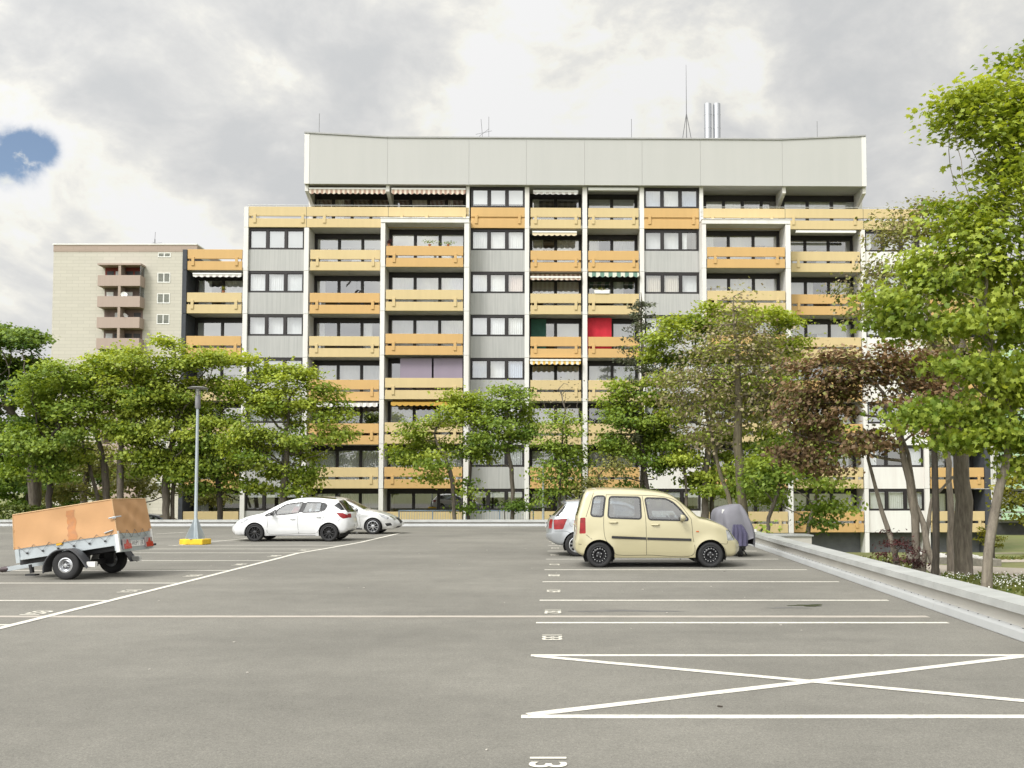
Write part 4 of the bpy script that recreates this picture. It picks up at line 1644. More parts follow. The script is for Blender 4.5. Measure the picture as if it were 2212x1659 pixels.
tree('broadleaf_tree', 'thin young tree with a leafless top in front of the white pillar', 45, [(1212, 1124), (1210, 1040), (1215, 960), (1222, 850)],
     [(1185, 985, 38, 60), (1235, 1000, 40, 60), (1200, 920, 40, 40), (1185, 1060, 40, 35), (1240, 920, 35, 40)], 22, lf_mid, bark_d, 0.07, 280, 2.4, 0.15, group=LG)
tree('bare_shrub', 'leafless grey twiggy treetop rising over a yellow parapet', 45.6, [(1224, 1124), (1224, 960), (1222, 900)],
     [(1215, 850, 38, 52), (1180, 870, 28, 35), (1240, 880, 25, 40)], 23, lf_dry, bark_g, 0.05, 200, 0.06, 0.10, tip=0.006, group=LG, thin=0.5)
tree('shrub', 'scrubby tall bush with thin brown stems behind the roof of the beige car', 44.6, [(1290, 1124), (1292, 1060)],
     [(1290, 1030, 40, 45), (1330, 1010, 35, 40), (1260, 1050, 30, 35)], 42, lf_olive, bark_d, 0.05, 200, 1.3, 0.14, cat='shrub')


def conifer(label, Y, x, ytop, ybot, half, seed):
    """a spruce: whorls of drooping branches with needle sprays"""
    rg = np.random.default_rng(seed)
    foot = at(x, 1126, Y)
    foot.z = lawn_z(Y)
    top = at(x - 5, ytop, Y)
    root = thing('conifer_tree', label, 'tree', foot, group=RG_)
    O = np.array(foot)
    H = top.z - foot.z
    nodes, par = [np.array(foot)], [-1]
    for i in range(1, 25):
        nodes.append(np.array(foot) + np.array((rg.normal() * 0.03, rg.normal() * 0.03, H * i / 24)))
        par.append(i - 1)
    zl = at(x, ybot, Y).z - foot.z
    C, NN = [], []
    for i in range(2, 24):
        z = H * i / 24
        if z < zl:
            continue
        f = 1 - (z - zl) / (H - zl)
        ln = half * Y / FPX * (0.12 + 0.9 * f ** 0.8)
        for k in range(rg.integers(5, 8)):
            a = rg.uniform(0, 2 * np.pi)
            l_ = ln * rg.uniform(0.55, 1.15)
            p, q = i, nodes[i]
            nst = max(3, int(l_ / 0.25))
            for s in range(1, nst + 1):
                t = s / nst
                pos = nodes[i] + np.array((np.cos(a) * l_ * t, np.sin(a) * l_ * t, -0.25 * l_ * t + 0.22 * l_ * t * t)) + rg.normal(size=3) * 0.03
                nodes.append(pos)
                par.append(p)
                p = len(nodes) - 1
                m_ = 15
                o = rg.normal(size=(m_, 3)) * np.array((0.17, 0.17, 0.09)) * (1.2 - 0.4 * t)
                o[:, 2] -= 0.06
                if rg.random() > 0.18:
                    C.append(pos + o)
                    NN.append(rg.normal(size=(m_, 3)) * 0.6 + np.array((0, 0, 0.8)))
    nodes, par = np.array(nodes), np.array(par)
    r, lev, kids = radii(nodes, par, 0.008, 0.15)
    wood_mesh('trunk', nodes, par, r, bark_g, root, O, flare=1.2)
    C, NN = np.concatenate(C), np.concatenate(NN)
    leaf_mesh('crown', C - O, NN, 0.19, np.clip(rg.normal(0.45, 0.22, len(C)), 0, 1), SLIM, lf_fir, root, seed)
    return root


conifer('grey-green spruce with a bare spiky top behind the roof of the beige car', 47, 1388, 632, 960, 105, 24)
tree('broadleaf_tree', 'green tree with a low dark crown growing through the spruce', 45.5, [(1408, 1124), (1400, 1060), (1392, 1010)],
     [(1345, 900, 50, 70), (1370, 990, 55, 60), (1420, 960, 50, 80), (1340, 850, 38, 40), (1380, 1050, 45, 35)], 25, lf_mid, bark_d, 0.13, 380, 4.2, 0.155, group=RG_)
tree('broadleaf_tree', 'large bright green maple rising behind the covered scooter', 46, [(1521, 1120), (1524, 1010), (1540, 900)],
     [(1500, 730, 60, 70), (1445, 760, 70, 75), (1530, 690, 40, 50), (1640, 710, 70, 75), (1700, 740, 50, 60), (1460, 860, 75, 75), (1560, 820, 100, 90), (1660, 850, 80, 80),
      (1480, 960, 80, 70), (1590, 960, 90, 90), (1550, 1040, 90, 50), (1670, 960, 60, 70)], 26, lf_fresh, bark_g, 0.2, 900, 4.4, 0.165, group=RG_,
     stems=[(0.15, [(1536, 1120, 0.5), (1540, 1000, 0.4), (1580, 850, 0.2)]), (0.11, [(1480, 1122, -0.3), (1482, 1040, -0.2), (1470, 950, 0)])])
tree('broadleaf_tree', 'half-bare olive-brown tree with dry twigs in front of the large bright maple', 31, [(1613, 1165), (1601, 1060), (1592, 960), (1594, 820), (1586, 700), (1585, 640)],
     [(1590, 690, 40, 75), (1560, 770, 70, 80), (1640, 790, 70, 80), (1500, 850, 60, 60), (1600, 870, 80, 60), (1680, 850, 50, 50), (1440, 850, 40, 45), (1530, 930, 60, 50)], 27, lf_olive, bark_o, 0.16, 900, 1.3, 0.13, group=RG_, tip=0.007, kill=0.42, extra=(lf_dry, 0.8, 0.12, LEAF2), lev_max=4, stems=[(0.10, [(1612, 1160, 0.05), (1580, 1100, 0.1), (1550, 1000, 0.1), (1520, 860, 0.1)])])
tree('broadleaf_tree', 'small light green tree with a leaning pale stem by the grass verge', 32, [(1736, 1186), (1748, 1130), (1766, 1060)],
     [(1740, 1000, 60, 55), (1700, 1040, 55, 50), (1790, 1050, 55, 45), (1690, 970, 50, 50), (1760, 940, 60, 60), (1640, 1040, 45, 50), (1800, 1100, 35, 30)], 28, lf_mid, bark_l, 0.075, 560, 4.2, 0.145, group=RG_, up=0.5)
tree('broadleaf_tree', 'slim leaning sapling with soft green leaves beside the scooter', 30, [(1652, 1184), (1660, 1120), (1684, 1050)],
     [(1660, 1050, 40, 45), (1690, 1010, 45, 50), (1630, 1020, 35, 45)], 29, lf_mid, bark_g, 0.06, 240, 3.3, 0.14, group=RG_)
tree('shrub', 'leafy bush climbing behind the purple scooter cover', 28.2, [(1640, 1184), (1640, 1165)], [(1640, 1135, 17, 38), (1652, 1165, 22, 14), (1628, 1165, 12, 16)], 30, lf_mid, bark_d, 0.03, 150, 2.4, 0.13, cat='shrub')
tree('copper_tree', 'copper-leaved tree with dark reddish brown foliage on several grey stems', 26, [(1981, 1246), (1978, 1150), (1965, 1040), (1945, 960)],
     [(1745, 810, 70, 55), (1820, 790, 75, 55), (1700, 870, 50, 55), (1790, 870, 85, 70), (1730, 950, 65, 50), (1870, 860, 60, 80), (1930, 790, 60, 70), (1960, 880, 70, 80), (2010, 830, 60, 90),
      (1850, 960, 70, 60), (1760, 1000, 50, 35)], 31, lf_copper, bark_l, 0.10, 1000, 2.6, 0.125, group=RG_, depth_k=0.7, spread=0.27, kill=0.5, extra=(lf_olive, 0.35, 0.12, LEAF2),
     stems=[(0.095, [(2027, 1258, -0.2), (2005, 1180, -0.2), (1978, 1090, 0.1), (1962, 980, 0.2), (1930, 900, 0.3)]), (0.08, [(1944, 1225, 0.2), (1920, 1150, 0.3), (1890, 1060, 0.3), (1878, 990, 0.3), (1882, 940, 0.4)]),
            (0.075, [(1990, 1130, 0.0), (2012, 1080, 0.1), (2060, 1030, 0.2)])])
tree('broadleaf_tree', 'twin-stemmed dark-barked tree right of the copper tree', 25.2, [(2018, 1258), (2022, 1150), (2020, 1050), (2018, 960)],
     [(2030, 880, 60, 60), (2080, 900, 60, 70), (1990, 900, 40, 50)], 32, lf_copper, bark_d, 0.085, 220, 2.4, 0.13, group=RG_, depth_k=0.7)
tree('old_tree', 'thick fissured grey trunk with a knot hole on the lawn', 27.5, [(2082, 1240), (2081, 1120), (2076, 1000), (2070, 900), (2062, 800)],
     [(2060, 740, 70, 80), (2110, 700, 60, 90), (2010, 760, 50, 60), (1960, 800, 40, 30)], 33, lf_olive, bark_g, 0.235, 260, 1.3, 0.13, group=RG_, extra=(lf_dry, 0.5, 0.12, LEAF2), flare=1.12, depth_k=0.6)
tree('bare_tree', 'sparse tree with bare crooked twigs and a few yellowish leaves beside the attic terrace', 30, [(2055, 1230), (2050, 1000), (2020, 800), (2000, 640)],
     [(1950, 500, 55, 60), (1985, 470, 60, 50), (2040, 480, 50, 60), (1930, 590, 50, 40), (1860, 640, 55, 45), (1900, 660, 50, 40), (1960, 650, 60, 60), (2020, 580, 60, 60)], 34, lf_olive, bark_l, 0.10, 760, 1.5, 0.12,
     tip=0.008, kill=0.45, group=RG_, thin=0.35, extra=(lf_dry, 0.35, 0.11, LEAF2), depth_k=0.6)
tree('maple_tree', 'big fresh green maple with large lobed leaves filling the right edge', 20, [(2131, 1281), (2134, 1200), (2150, 1100), (2172, 1010), (2185, 900)],
     [(2190, 150, 35, 60), (2130, 200, 50, 40), (2070, 215, 55, 28), (2220, 250, 70, 70), (2140, 290, 65, 60), (2080, 345, 60, 45), (2200, 370, 90, 80), (2110, 430, 80, 60), (2210, 480, 90, 80), (2060, 490, 60, 45),
      (2130, 560, 90, 70), (2230, 600, 90, 90), (2020, 600, 75, 55), (1940, 650, 65, 38), (2100, 670, 90, 70), (2200, 720, 90, 80), (2010, 700, 70, 45), (2100, 780, 80, 60), (2200, 830, 80, 70),
      (2080, 880, 65, 45), (1985, 900, 55, 30), (2150, 930, 80, 55), (2060, 940, 60, 35), (2230, 960, 60, 60), (1930, 690, 45, 30)], 35, lf_fresh, bark_l, 0.092, 2200, 4.8, 0.125, MAPLE, 0.30, group=RG_,
     kill=0.42, depth_k=0.75, infl=2.0, tip=0.005, up=0.6)
tree('shrub', 'dark red-leaved shrub at the foot of the copper tree', 25.6, [(1930, 1240), (1932, 1215)], [(1930, 1200, 30, 35), (1955, 1190, 28, 40), (1915, 1180, 16, 30), (1975, 1215, 18, 22), (1948, 1168, 16, 22)], 36, lf_red, bark_d, 0.03, 330, 2.2,
     0.085, SLIM, 0.12, cat='shrub', kill=0.3, tip=0.004)
tree('clipped_conifer', 'round golden-green clipped conifer on a short dark trunk', 38, [(2143, 1204), (2143, 1186)], [(2142, 1162, 27, 26), (2142, 1150, 20, 16)], 37, lf_gold, bark_d, 0.09, 260, 3.8, 0.11, SLIM, 0.11, cat='shrub', kill=0.32)
tree('broadleaf_tree', 'yellow-green drooping tree in front of the green balconies at the right edge', 52, [(2240, 1130), (2235, 1080)], [(2200, 1040, 45, 55), (2250, 1010, 60, 70), (2190, 1085, 30, 35)], 38, lf_gold, bark_d, 0.15, 300, 3.3, 0.2, group=RG_)

for k, (px, Yb, lab) in enumerate(((-60, 66, 'dense dark tree far behind the stout trunk at the left edge'), (60, 72, 'second dense tree far back, behind the clipped hedge'), (150, 78, 'third dense tree far back, left of the clad tower'))):
    tree('broadleaf_tree', lab, Yb, [(px, 1112), (px, 1060)], [(px, 985, 75, 75), (px - 50, 1030, 60, 55), (px + 50, 1035, 60, 50), (px, 1075, 80, 30)], 60 + k, lf_deep, bark_d, 0.2, 200, 3.6, 0.27, group=LG)

tree('shrub', 'loose olive undergrowth between the trunks behind the orange trailer', 49.5, [(300, 1118), (300, 1085)], [(300, 1050, 65, 38), (390, 1062, 45, 32), (150, 1058, 60, 38), (215, 1075, 50, 26), (450, 1075, 45, 30)], 66, lf_olive, bark_d, 0.06, 260, 2.6, 0.17, cat='shrub')

# clipped hedge at the far left
rgh = np.random.default_rng(90)
h0, h1 = at(-160, 1110, 46.5), at(112, 1110, 46.5)
root = thing('hedge', 'clipped light green hedge behind the far edge of the deck, left of the trunks', 'hedge', (h0.x, 46.5, lawn_z(46.5)))
ht = at(50, 1096, 46.5).z - root.location.z
n = 9000
c = rgh.uniform(0, 1, (n, 3)) * np.array((h1.x - h0.x, 1.2, ht))
side = rgh.integers(0, 3, n)
c[side == 0, 1] = rgh.normal(0.03, 0.04, (side == 0).sum())
c[side == 1, 2] = ht + rgh.normal(0, 0.05, (side == 1).sum())
leaf_mesh('foliage', c, rgh.normal(size=(n, 3)) * 0.5 + np.array((0, -0.4, 0.5)), 0.14, np.clip(rgh.normal(0.5, 0.2, n), 0, 1), LEAF2, lf_hedge, root, 5)

# grass blades and daisies on the visible part of the lawn
rgg = np.random.default_rng(4)
n = 26000
X = rgg.uniform(5.5, 30, n)
Yy = rgg.uniform(9, 57.5, n) ** 1.0
ok = X > np.array([wallx(y) for y in Yy]) + 0.45
X, Yy = X[ok], Yy[ok]
Zz = np.array([lawn_z(y) for y in Yy])


def on_path(x, y):
    v = Vector((x, y, lawn_z(y))) - Vector((0, 0, CAMH))
    f = Vector((0, CP, SP))
    u_ = Vector((0, -SP, CP))
    d = v.dot(f)
    px, py = PX0 + FPX * v.x / d, PY0 - FPX * v.dot(u_) / d
    return (1192 < py < 1206 and px > 1800) or (px > 1985 and 1210 < py < 1245) or (px > 2140 and 1170 < py < 1180)


keep = np.array([not on_path(x, y) for x, y in zip(X, Yy)])
X, Yy, Zz = X[keep], Yy[keep], Zz[keep]
lf_grass = leaf_mat('grass_blade', (0.06, 0.10, 0.015), (0.20, 0.20, 0.06), 0.3)
t = len(X)
nrm = rgg.normal(size=(t, 3)) * np.array((1, 1, 0.25))
o = leaf_mesh('lawn_grass', np.stack([X, Yy, Zz + 0.05], 1), nrm, 0.22, rgg.normal(0.5, 0.25, t), SLIM, lf_grass, None, 6)
tag(o, 'tufts of grass on the lawn', kind='stuff')
daisy = mat('daisy_white', (0.8, 0.8, 0.75), 0.8)
D_ = []
for cx, cy, rx, ry, k in ((1850, 1186, 90, 4, 200), (1995, 1187, 150, 4, 200), (2170, 1262, 60, 16, 200), (2060, 1250, 40, 10, 70), (1860, 1206, 60, 6, 60), (1960, 1222, 70, 10, 80)):
    for _ in range(k):
        p = lawn_pt(cx + rx * rgg.normal() * 0.6, cy + ry * rgg.normal() * 0.6, 0.14)
        if p.x > wallx(p.y) + 0.5 and not on_path(p.x, p.y):
            D_.append(p)
D_ = np.array([tuple(p) for p in D_])
o = leaf_mesh('daisy_flowers', D_, rgg.normal(size=(len(D_), 3)) * 0.4 + np.array((0, -0.5, 0.8)), 0.036, np.ones(len(D_)), LEAF2, daisy, None, 7)
tag(o, 'white daisies scattered over the lawn', kind='stuff')
# ------------------------------------------------------------------ vehicles
def paint(name, c, flake=0.0, rough=0.28):
    return mat(name, c, rough, metal=flake, coat=1.0, var=0.03, vscale=1.5)


car_beige = paint('paint_champagne', (0.475, 0.43, 0.27), 0.2, 0.34)
car_white = paint('paint_white', (0.72, 0.73, 0.74), 0.0, 0.3)
car_silver = paint('paint_silver', (0.38, 0.40, 0.42), 0.5, 0.34)
car_pearl = paint('paint_pale_silver', (0.60, 0.605, 0.60), 0.15, 0.33)
car_dark = paint('paint_dark_blue_grey', (0.10, 0.12, 0.15), 0.2, 0.3)
car_glass = glass_mat('car_glass', (0.50, 0.55, 0.58), 0.22)
dark_glass = glass_mat('privacy_glass', (0.13, 0.14, 0.15), 0.07)
lamp_red = mat('lamp_red', (0.24, 0.002, 0.005), 0.3, coat=0.1, var=0.3, vscale=9)
lamp_clear = mat('lamp_clear', (0.42, 0.43, 0.44), 0.10, metal=0.6, coat=1.0, var=0.5, vscale=14)
lamp_amber = mat('lamp_amber', (0.5, 0.10, 0.02), 0.2, coat=1.0)
liner = mat('interior_dark', (0.035, 0.034, 0.034), 0.9, var=0.2)
seat_mat = mat('seat_cloth', (0.085, 0.085, 0.09), 0.95, var=0.2)
alloy = mat('alloy_silver', (0.62, 0.63, 0.65), 0.28, metal=0.8)
alloy_black = mat('alloy_black', (0.02, 0.02, 0.022), 0.25, coat=0.6)
steel_black = mat('steel_wheel_black', (0.017, 0.017, 0.019), 0.4, var=0.2, vscale=20)
plate_white = mat('plate_white', (0.72, 0.72, 0.70), 0.5)
plate_ink = mat('plate_ink', (0.02, 0.02, 0.02), 0.6)
gap_dark = mat('panel_gap', (0.03, 0.028, 0.025), 0.8)


def catmull(pts, step=0.045):
    """smooth curve through the points; a point given with a third value True is a corner"""
    P = [Vector(p[:2]) for p in pts]
    corner = [len(p) > 2 and p[2] for p in pts]
    out = []
    n = len(P)
    for i in range(n - 1):
        p1, p2 = P[i], P[i + 1]
        p0 = P[i - 1] if i > 0 and not corner[i] else p1 - (p2 - p1)
        p3 = P[i + 2] if i < n - 2 and not corner[i + 1] else p2 + (p2 - p1)
        k = max(1, int((p2 - p1).length / step))
        d1 = (p2 - p0) * 0.5
        d2 = (p3 - p1) * 0.5
        ln = (p2 - p1).length
        for d in (d1, d2):
            if d.length > ln:
                d *= ln / d.length
        for j in range(k):
            t = j / k
            h00, h10, h01, h11 = 2 * t ** 3 - 3 * t ** 2 + 1, t ** 3 - 2 * t ** 2 + t, -2 * t ** 3 + 3 * t ** 2, t ** 3 - t ** 2
            out.append(tuple(p1 * h00 + d1 * h10 + p2 * h01 + d2 * h11))
    out.append(tuple(P[-1]))
    return out


def rounded(poly, r=0.04, n=3):
    """polygon with rounded corners"""
    out = []
    k = len(poly)
    for i in range(k):
        p, a, c = Vector(poly[i]), Vector(poly[i - 1]), Vector(poly[(i + 1) % k])
        la, lc = (a - p).length, (c - p).length
        q = min(r, la * 0.45, lc * 0.45)
        s, e = p + (a - p) / la * q, p + (c - p) / lc * q
        for j in range(n + 1):
            t = j / n
            out.append(tuple(s * (1 - t) ** 2 + p * 2 * t * (1 - t) + e * t * t))
    return out


def dense(poly, step=0.06):
    out = []
    for i, p in enumerate(poly):
        a, c = Vector(p), Vector(poly[(i + 1) % len(poly)])
        k = max(1, int((c - a).length / step))
        out += [tuple(a.lerp(c, j / k)) for j in range(k)]
    return out


def offset_poly(poly, d):
    out = []
    n = len(poly)
    A = sum(poly[i][0] * poly[(i + 1) % n][1] - poly[(i + 1) % n][0] * poly[i][1] for i in range(n))
    s = 1 if A > 0 else -1
    for i in range(n):
        a, p, c = Vector(poly[i - 1]), Vector(poly[i]), Vector(poly[(i + 1) % n])
        t = (c - a).normalized()
        out.append((p.x + t.y * d * s, p.y - t.x * d * s))
    return out


def inside(poly, x, y):
    r = False
    n = len(poly)
    j = n - 1
    for i in range(n):
        xi, yi = poly[i]
        xj, yj = poly[j]
        if (yi > y) != (yj > y) and x < (xj - xi) * (y - yi) / (yj - yi) + xi:
            r = not r
        j = i
    return r


class Car:
    def __init__(s, spec):
        s.sp = spec
        s.top = catmull(spec['top'])
        ar = spec['arch']
        wb = spec['wb']
        zc = spec['wr']
        zs = spec['sill']

        def arc(xc):
            a0 = math.asin(max(-0.9, min(0.9, (zs - zc) / ar)))
            return [(xc + ar * math.cos(a), zc + ar * math.sin(a)) for a in np.linspace(a0, math.pi - a0, 22)]
        low = dense([s.top[-1], (wb + ar * math.cos(math.asin((zs - zc) / ar)) + 0.0, zs)])[1:] if False else []
        s.loop = list(s.top) + low + arc(wb) + [(wb / 2 + d, zs - 0.005) for d in np.linspace(wb / 2 - ar - 0.05, -(wb / 2 - ar - 0.05), 22)] + arc(0.0)
        s.topA = np.array(s.top)
        s.wt = np.array(spec['wz'])
        s.pt = np.array(spec['px'])
        s.cache = {}

    def edge_dist(s, x, z):
        P, Q = s.topA[:-1], s.topA[1:]
        d = Q - P
        v = np.array((x, z)) - P
        t = np.clip((v * d).sum(1) / ((d * d).sum(1) + 1e-12), 0, 1)
        return np.sqrt((((v - d * t[:, None])) ** 2).sum(1).min())

    def w(s, x, z):
        k = (round(x, 4), round(z, 4))
        if k in s.cache:
            return s.cache[k]
        b = np.interp(z, s.wt[:, 0], s.wt[:, 1]) * np.interp(x, s.pt[:, 0], s.pt[:, 1])
        r = s.sp.get('round', 0.09)
        t = min(1.0, s.edge_dist(x, z) / r)
        b -= r * 0.75 * (1 - math.sqrt(max(0, 1 - (1 - t) ** 2)))
        for xc in (0.0, s.sp['wb']):
            q = math.hypot(x - xc, z - s.sp['wr']) - s.sp['arch']
            if q < 0.09 and z > s.sp['sill'] - 0.02:
                b += 0.022 * (1 - max(0, q) / 0.09) ** 0.6
        for (pl, h, wd) in s.sp.get('crease', ()):
            dd = min(np.hypot(x - (a[0] + (c[0] - a[0]) * t_), z - (a[1] + (c[1] - a[1]) * t_)) for a, c in zip(pl[:-1], pl[1:])
                     for t_ in [max(0, min(1, ((x - a[0]) * (c[0] - a[0]) + (z - a[1]) * (c[1] - a[1])) / ((c[0] - a[0]) ** 2 + (c[1] - a[1]) ** 2)))])
            b += h * math.exp(-(dd / wd) ** 2)
        s.cache[k] = b
        return b

    def side(s):
        """triangles of the side view, sorted by the outline they fall in"""
        regs = s.sp['regions']                    # (key, polygon)
        loops = [s.loop] + [dense(p) for _, p in regs]
        pts, faces = [], []
        for lp in loops:
            i = len(pts)
            pts += [Vector(p) for p in lp]
            faces.append(list(range(i, i + len(lp))))
        xs, zs = [p[0] for p in s.loop], [p[1] for p in s.loop]
        g = 0.075
        for ix in range(int((max(xs) - min(xs)) / g) + 1):
            for iz in range(int((max(zs) - min(zs)) / g) + 1):
                x, z = min(xs) + (ix + 0.5 * (iz % 2)) * g, min(zs) + iz * g
                if inside(s.loop, x, z) and s.edge_dist(x, z) > 0.02:
                    pts.append(Vector((x, z)))
        for q in (0.018, 0.04, 0.07):             # rows that follow the rounded shoulder
            inn = offset_poly(s.loop, -q)[:len(s.top)]
            pts += [Vector(p) for p in inn[1:-1] if inside(s.loop, *p)]
        V, E, F, ov, oe, of = delaunay_2d_cdt(pts, [], faces, 0, 1e-5)
        out = {}
        for f in F:
            mx = sum(V[i][0] for i in f) / len(f)
            mz = sum(V[i][1] for i in f) / len(f)
            if not inside(s.loop, mx, mz):
                continue
            key = 'body'
            for k_, pl in regs:
                if inside(pl, mx, mz):
                    key = k_
            out.setdefault(key, []).append(f)
        return [tuple(v) for v in V], out


def build_car(name, label, spec, loc, yaw=0.0, scale=1.0, group=None, cat='car'):
    c = Car(spec)
    wb, wr = spec['wb'], spec['wr']
    root = thing(name, label, cat, loc, (0, 0, yaw), group, scale)
    V, R_ = c.side()
    W3 = [c.w(x, z) for x, z in V]
    parts = {}

    def P(key):
        return parts.setdefault(key, MB())
    for key, fs in R_.items():
        ins = 0.007 if key not in ('body',) else 0.0
        for sgn in (1, -1):
            used = {}
            vs = []
            ff = []
            for f in fs:
                q = []
                for i in f:
                    if i not in used:
                        used[i] = len(vs)
                        vs.append((V[i][0], sgn * (W3[i] - ins), V[i][1]))
                    q.append(used[i])
                ff.append(tuple(q) if sgn < 0 else tuple(reversed(q)))
            P(key if key in ('body', 'rearscreen', 'pillar') and key != 'pillar' else key + ('' if sgn > 0 else '_far')).mesh(vs, ff)
    # the skin across: bumper, tail, roof, screen, bonnet, nose
    n = 20
    fr = [math.copysign(1 - (1 - abs(t)) ** 1.25, t) for t in np.linspace(-1, 1, n + 1)]
    T = c.topA
    tn = np.gradient(T, axis=0)
    tn /= np.linalg.norm(tn, axis=1)[:, None] + 1e-9
    nrm = np.stack([-tn[:, 1], tn[:, 0]], 1)
    ctr = T.mean(0)
    if ((T - ctr) * nrm).sum() < 0:
        nrm = -nrm
    cr = spec.get('crown', 0.035)
    cf, cb = spec.get('nose', 0.13), spec.get('tail', 0.07)
    rows = []
    for i, (x, z) in enumerate(T):
        we = c.w(x, z)
        k = cr * max(0, nrm[i][1]) ** 1.0
        kx = (cf if nrm[i][0] > 0 else cb) * abs(nrm[i][0]) * min(1, 0.35 + 0.65 * abs(nrm[i][0]))
        row = []
        for f in fr:
            q = 1 - f * f
            q2 = 1 - abs(f) ** 2.6
            row.append((x + nrm[i][0] * kx * q2, f * we, z + nrm[i][1] * k * q))
        rows.append(row)
    for i in range(len(T) - 1):
        for j in range(n):
            quad = [rows[i][j], rows[i][j + 1], rows[i + 1][j + 1], rows[i + 1][j]]
            mx, mz = (T[i] + T[i + 1]) / 2
            mf = abs((fr[j] + fr[j + 1]) / 2)
            key = 'body'
            for k_, x0, x1, z0, z1, f0, f1 in spec['patches']:
                if x0 <= mx <= x1 and z0 <= mz <= z1 and f0 <= mf <= f1:
                    key = k_
            P(key + '_far' if key in ('head', 'tail') and fr[j] < -0.01 else key).face(quad)
            if not key.startswith('glass') and mz > 0.55:
                P('liner').face([(a * 1.0 - nrm[i][0] * 0.03, b_ * 0.97, z_ - nrm[i][1] * 0.03) for a, b_, z_ in quad])
    for f in R_.get('body', []):
        if np.mean([V[i][1] for i in f]) > 0.3:
            for sgn in (1, -1):
                P('liner').face([(V[i][0], sgn * (W3[i] - 0.03), V[i][1]) for i in f])
    x0, x1 = T[0][0] + 0.12, T[-1][0] - 0.12
    wmax = c.wt[:, 1].max()
    lin = parts['liner']
    fl = spec['sill'] + 0.02
    lin.box(x0, x1, -wmax + 0.20, wmax - 0.20, fl - 0.02, fl + 0.1)
    lin.box(wr + 0.12, wb - wr - 0.12, -wmax + 0.06, wmax - 0.06, fl - 0.03, fl + 0.04)
    for xc in (0, wb):                            # wheel housings
        hs = spec['arch'] + 0.015
        lin.prism([(xc + hs * math.cos(a), wr + hs * math.sin(a)) for a in np.linspace(-0.5, math.pi + 0.5, 20)], -wmax + 0.24, wmax - 0.24, fn=lambda a, b_, d: (a, d, b_))
        for sgn in (1, -1):
            arcp = [(xc + hs * math.cos(a), wr + hs * math.sin(a)) for a in np.linspace(-0.35, math.pi + 0.35, 20)]
            for p, q in zip(arcp[:-1], arcp[1:]):
                lin.face([(p[0], sgn * (wmax - 0.25), p[1]), (q[0], sgn * (wmax - 0.25), q[1]), (q[0], sgn * (wmax - 0.03), q[1]), (p[0], sgn * (wmax - 0.03), p[1])])
    # seats, dashboard, wheel
    st = MB()
    for xc in spec.get('seats', (wb * 0.62, wb * 0.24)):
        for yc in (-0.36, 0.36):
            st.box(xc - 0.05, xc + 0.42, yc - 0.24, yc + 0.24, 0.42, 0.58)
            M_ = Matrix.Translation((xc - 0.06, yc, 0.55)) @ Matrix.Rotation(R(-14), 4, 'Y')
            st.box(-0.08, 0.07, -0.22, 0.22, 0, 0.58, M=M_)
            st.box(-0.05, 0.05, -0.12, 0.12, 0.62, 0.82, M=M_)
    o = st.build('seats', seat_mat, root, bevel=0.04)
    sw = MB()
    xs = spec.get('dash', wb * 0.86)
    sw.box(xs - 0.1, xs + 0.45, -wmax + 0.15, wmax - 0.15, 0.7, spec.get('dash_z', 0.92))
    M_ = Matrix.Translation((xs - 0.2, 0.36, 0.9)) @ Matrix.Rotation(R(65), 4, 'Y')
    ring = [M_ @ Vector((0.18 * math.cos(a), 0.18 * math.sin(a), 0)) for a in np.linspace(0, 2 * math.pi, 21)]
    sw.tube(ring, 0.014, 6, caps=False)
    sw.build('dashboard', liner, root)
    pm = {'body': spec['paint'], 'liner': liner}
    names = {'body': 'body', 'liner': 'interior'}
    body = None
    for key in sorted(parts, key=lambda k_: k_ != 'body'):
        nm, m_ = spec['keys'].get(key.replace('_far', ''), (None, None)) if key not in pm else (names[key], pm[key])
        ob = parts[key].build(nm, m_, root, smooth=True, merge=True, angle=42)
        if key == 'body':
            body = ob

    def ribbon(b, pl, wd, off, sgn, closed=False):
        """a strip that hugs the side of the body along a side-view line"""
        if not closed:
            pl = catmull(pl, 0.05)
        n_ = len(pl)
        L_, Q_ = [], []
        for i in range(n_):
            a = Vector(pl[(i - 1) % n_]) if closed or i > 0 else Vector(pl[i])
            e = Vector(pl[(i + 1) % n_]) if closed or i < n_ - 1 else Vector(pl[i])
            t = (e - a).normalized()
            nn = Vector((-t.y, t.x)) * wd / 2
            p = Vector(pl[i])
            for lst, q in ((L_, p + nn), (Q_, p - nn)):
                lst.append((q.x, sgn * (c.w(q.x, q.y) + off), q.y))
        m_ = n_ if closed else n_ - 1
        b.mesh(L_ + Q_, [(i, (i + 1) % n_, n_ + (i + 1) % n_, n_ + i) for i in range(m_)])
    gp = MB()
    for sgn in (1, -1):
        sl = MB()
        for pl in spec['gaps']:
            ribbon(gp, pl, 0.009, 0.0015, sgn)
        for key, poly in spec['regions']:
            if key.startswith('glass'):
                ribbon(sl, dense(offset_poly(poly, 0.010)), 0.034, 0.003, sgn, True)
        sl.build('window_seal', black_plastic, root)
        for pl, wd in spec.get('trims', ()):
            tr = MB()
            ribbon(tr, pl, wd, 0.012, sgn)
            ribbon(tr, pl, wd * 0.5, 0.018, sgn)
            tr.build('side_moulding', black_plastic, root)
        for px_, pz_, r_ in spec.get('caps', ()):
            ribbon(gp, [(px_ + r_ * math.cos(a), pz_ + r_ * math.sin(a)) for a in np.linspace(0, 2 * math.pi, 20)], 0.006, 0.0015, sgn)
    gp.build('panel_gap', gap_dark, root)
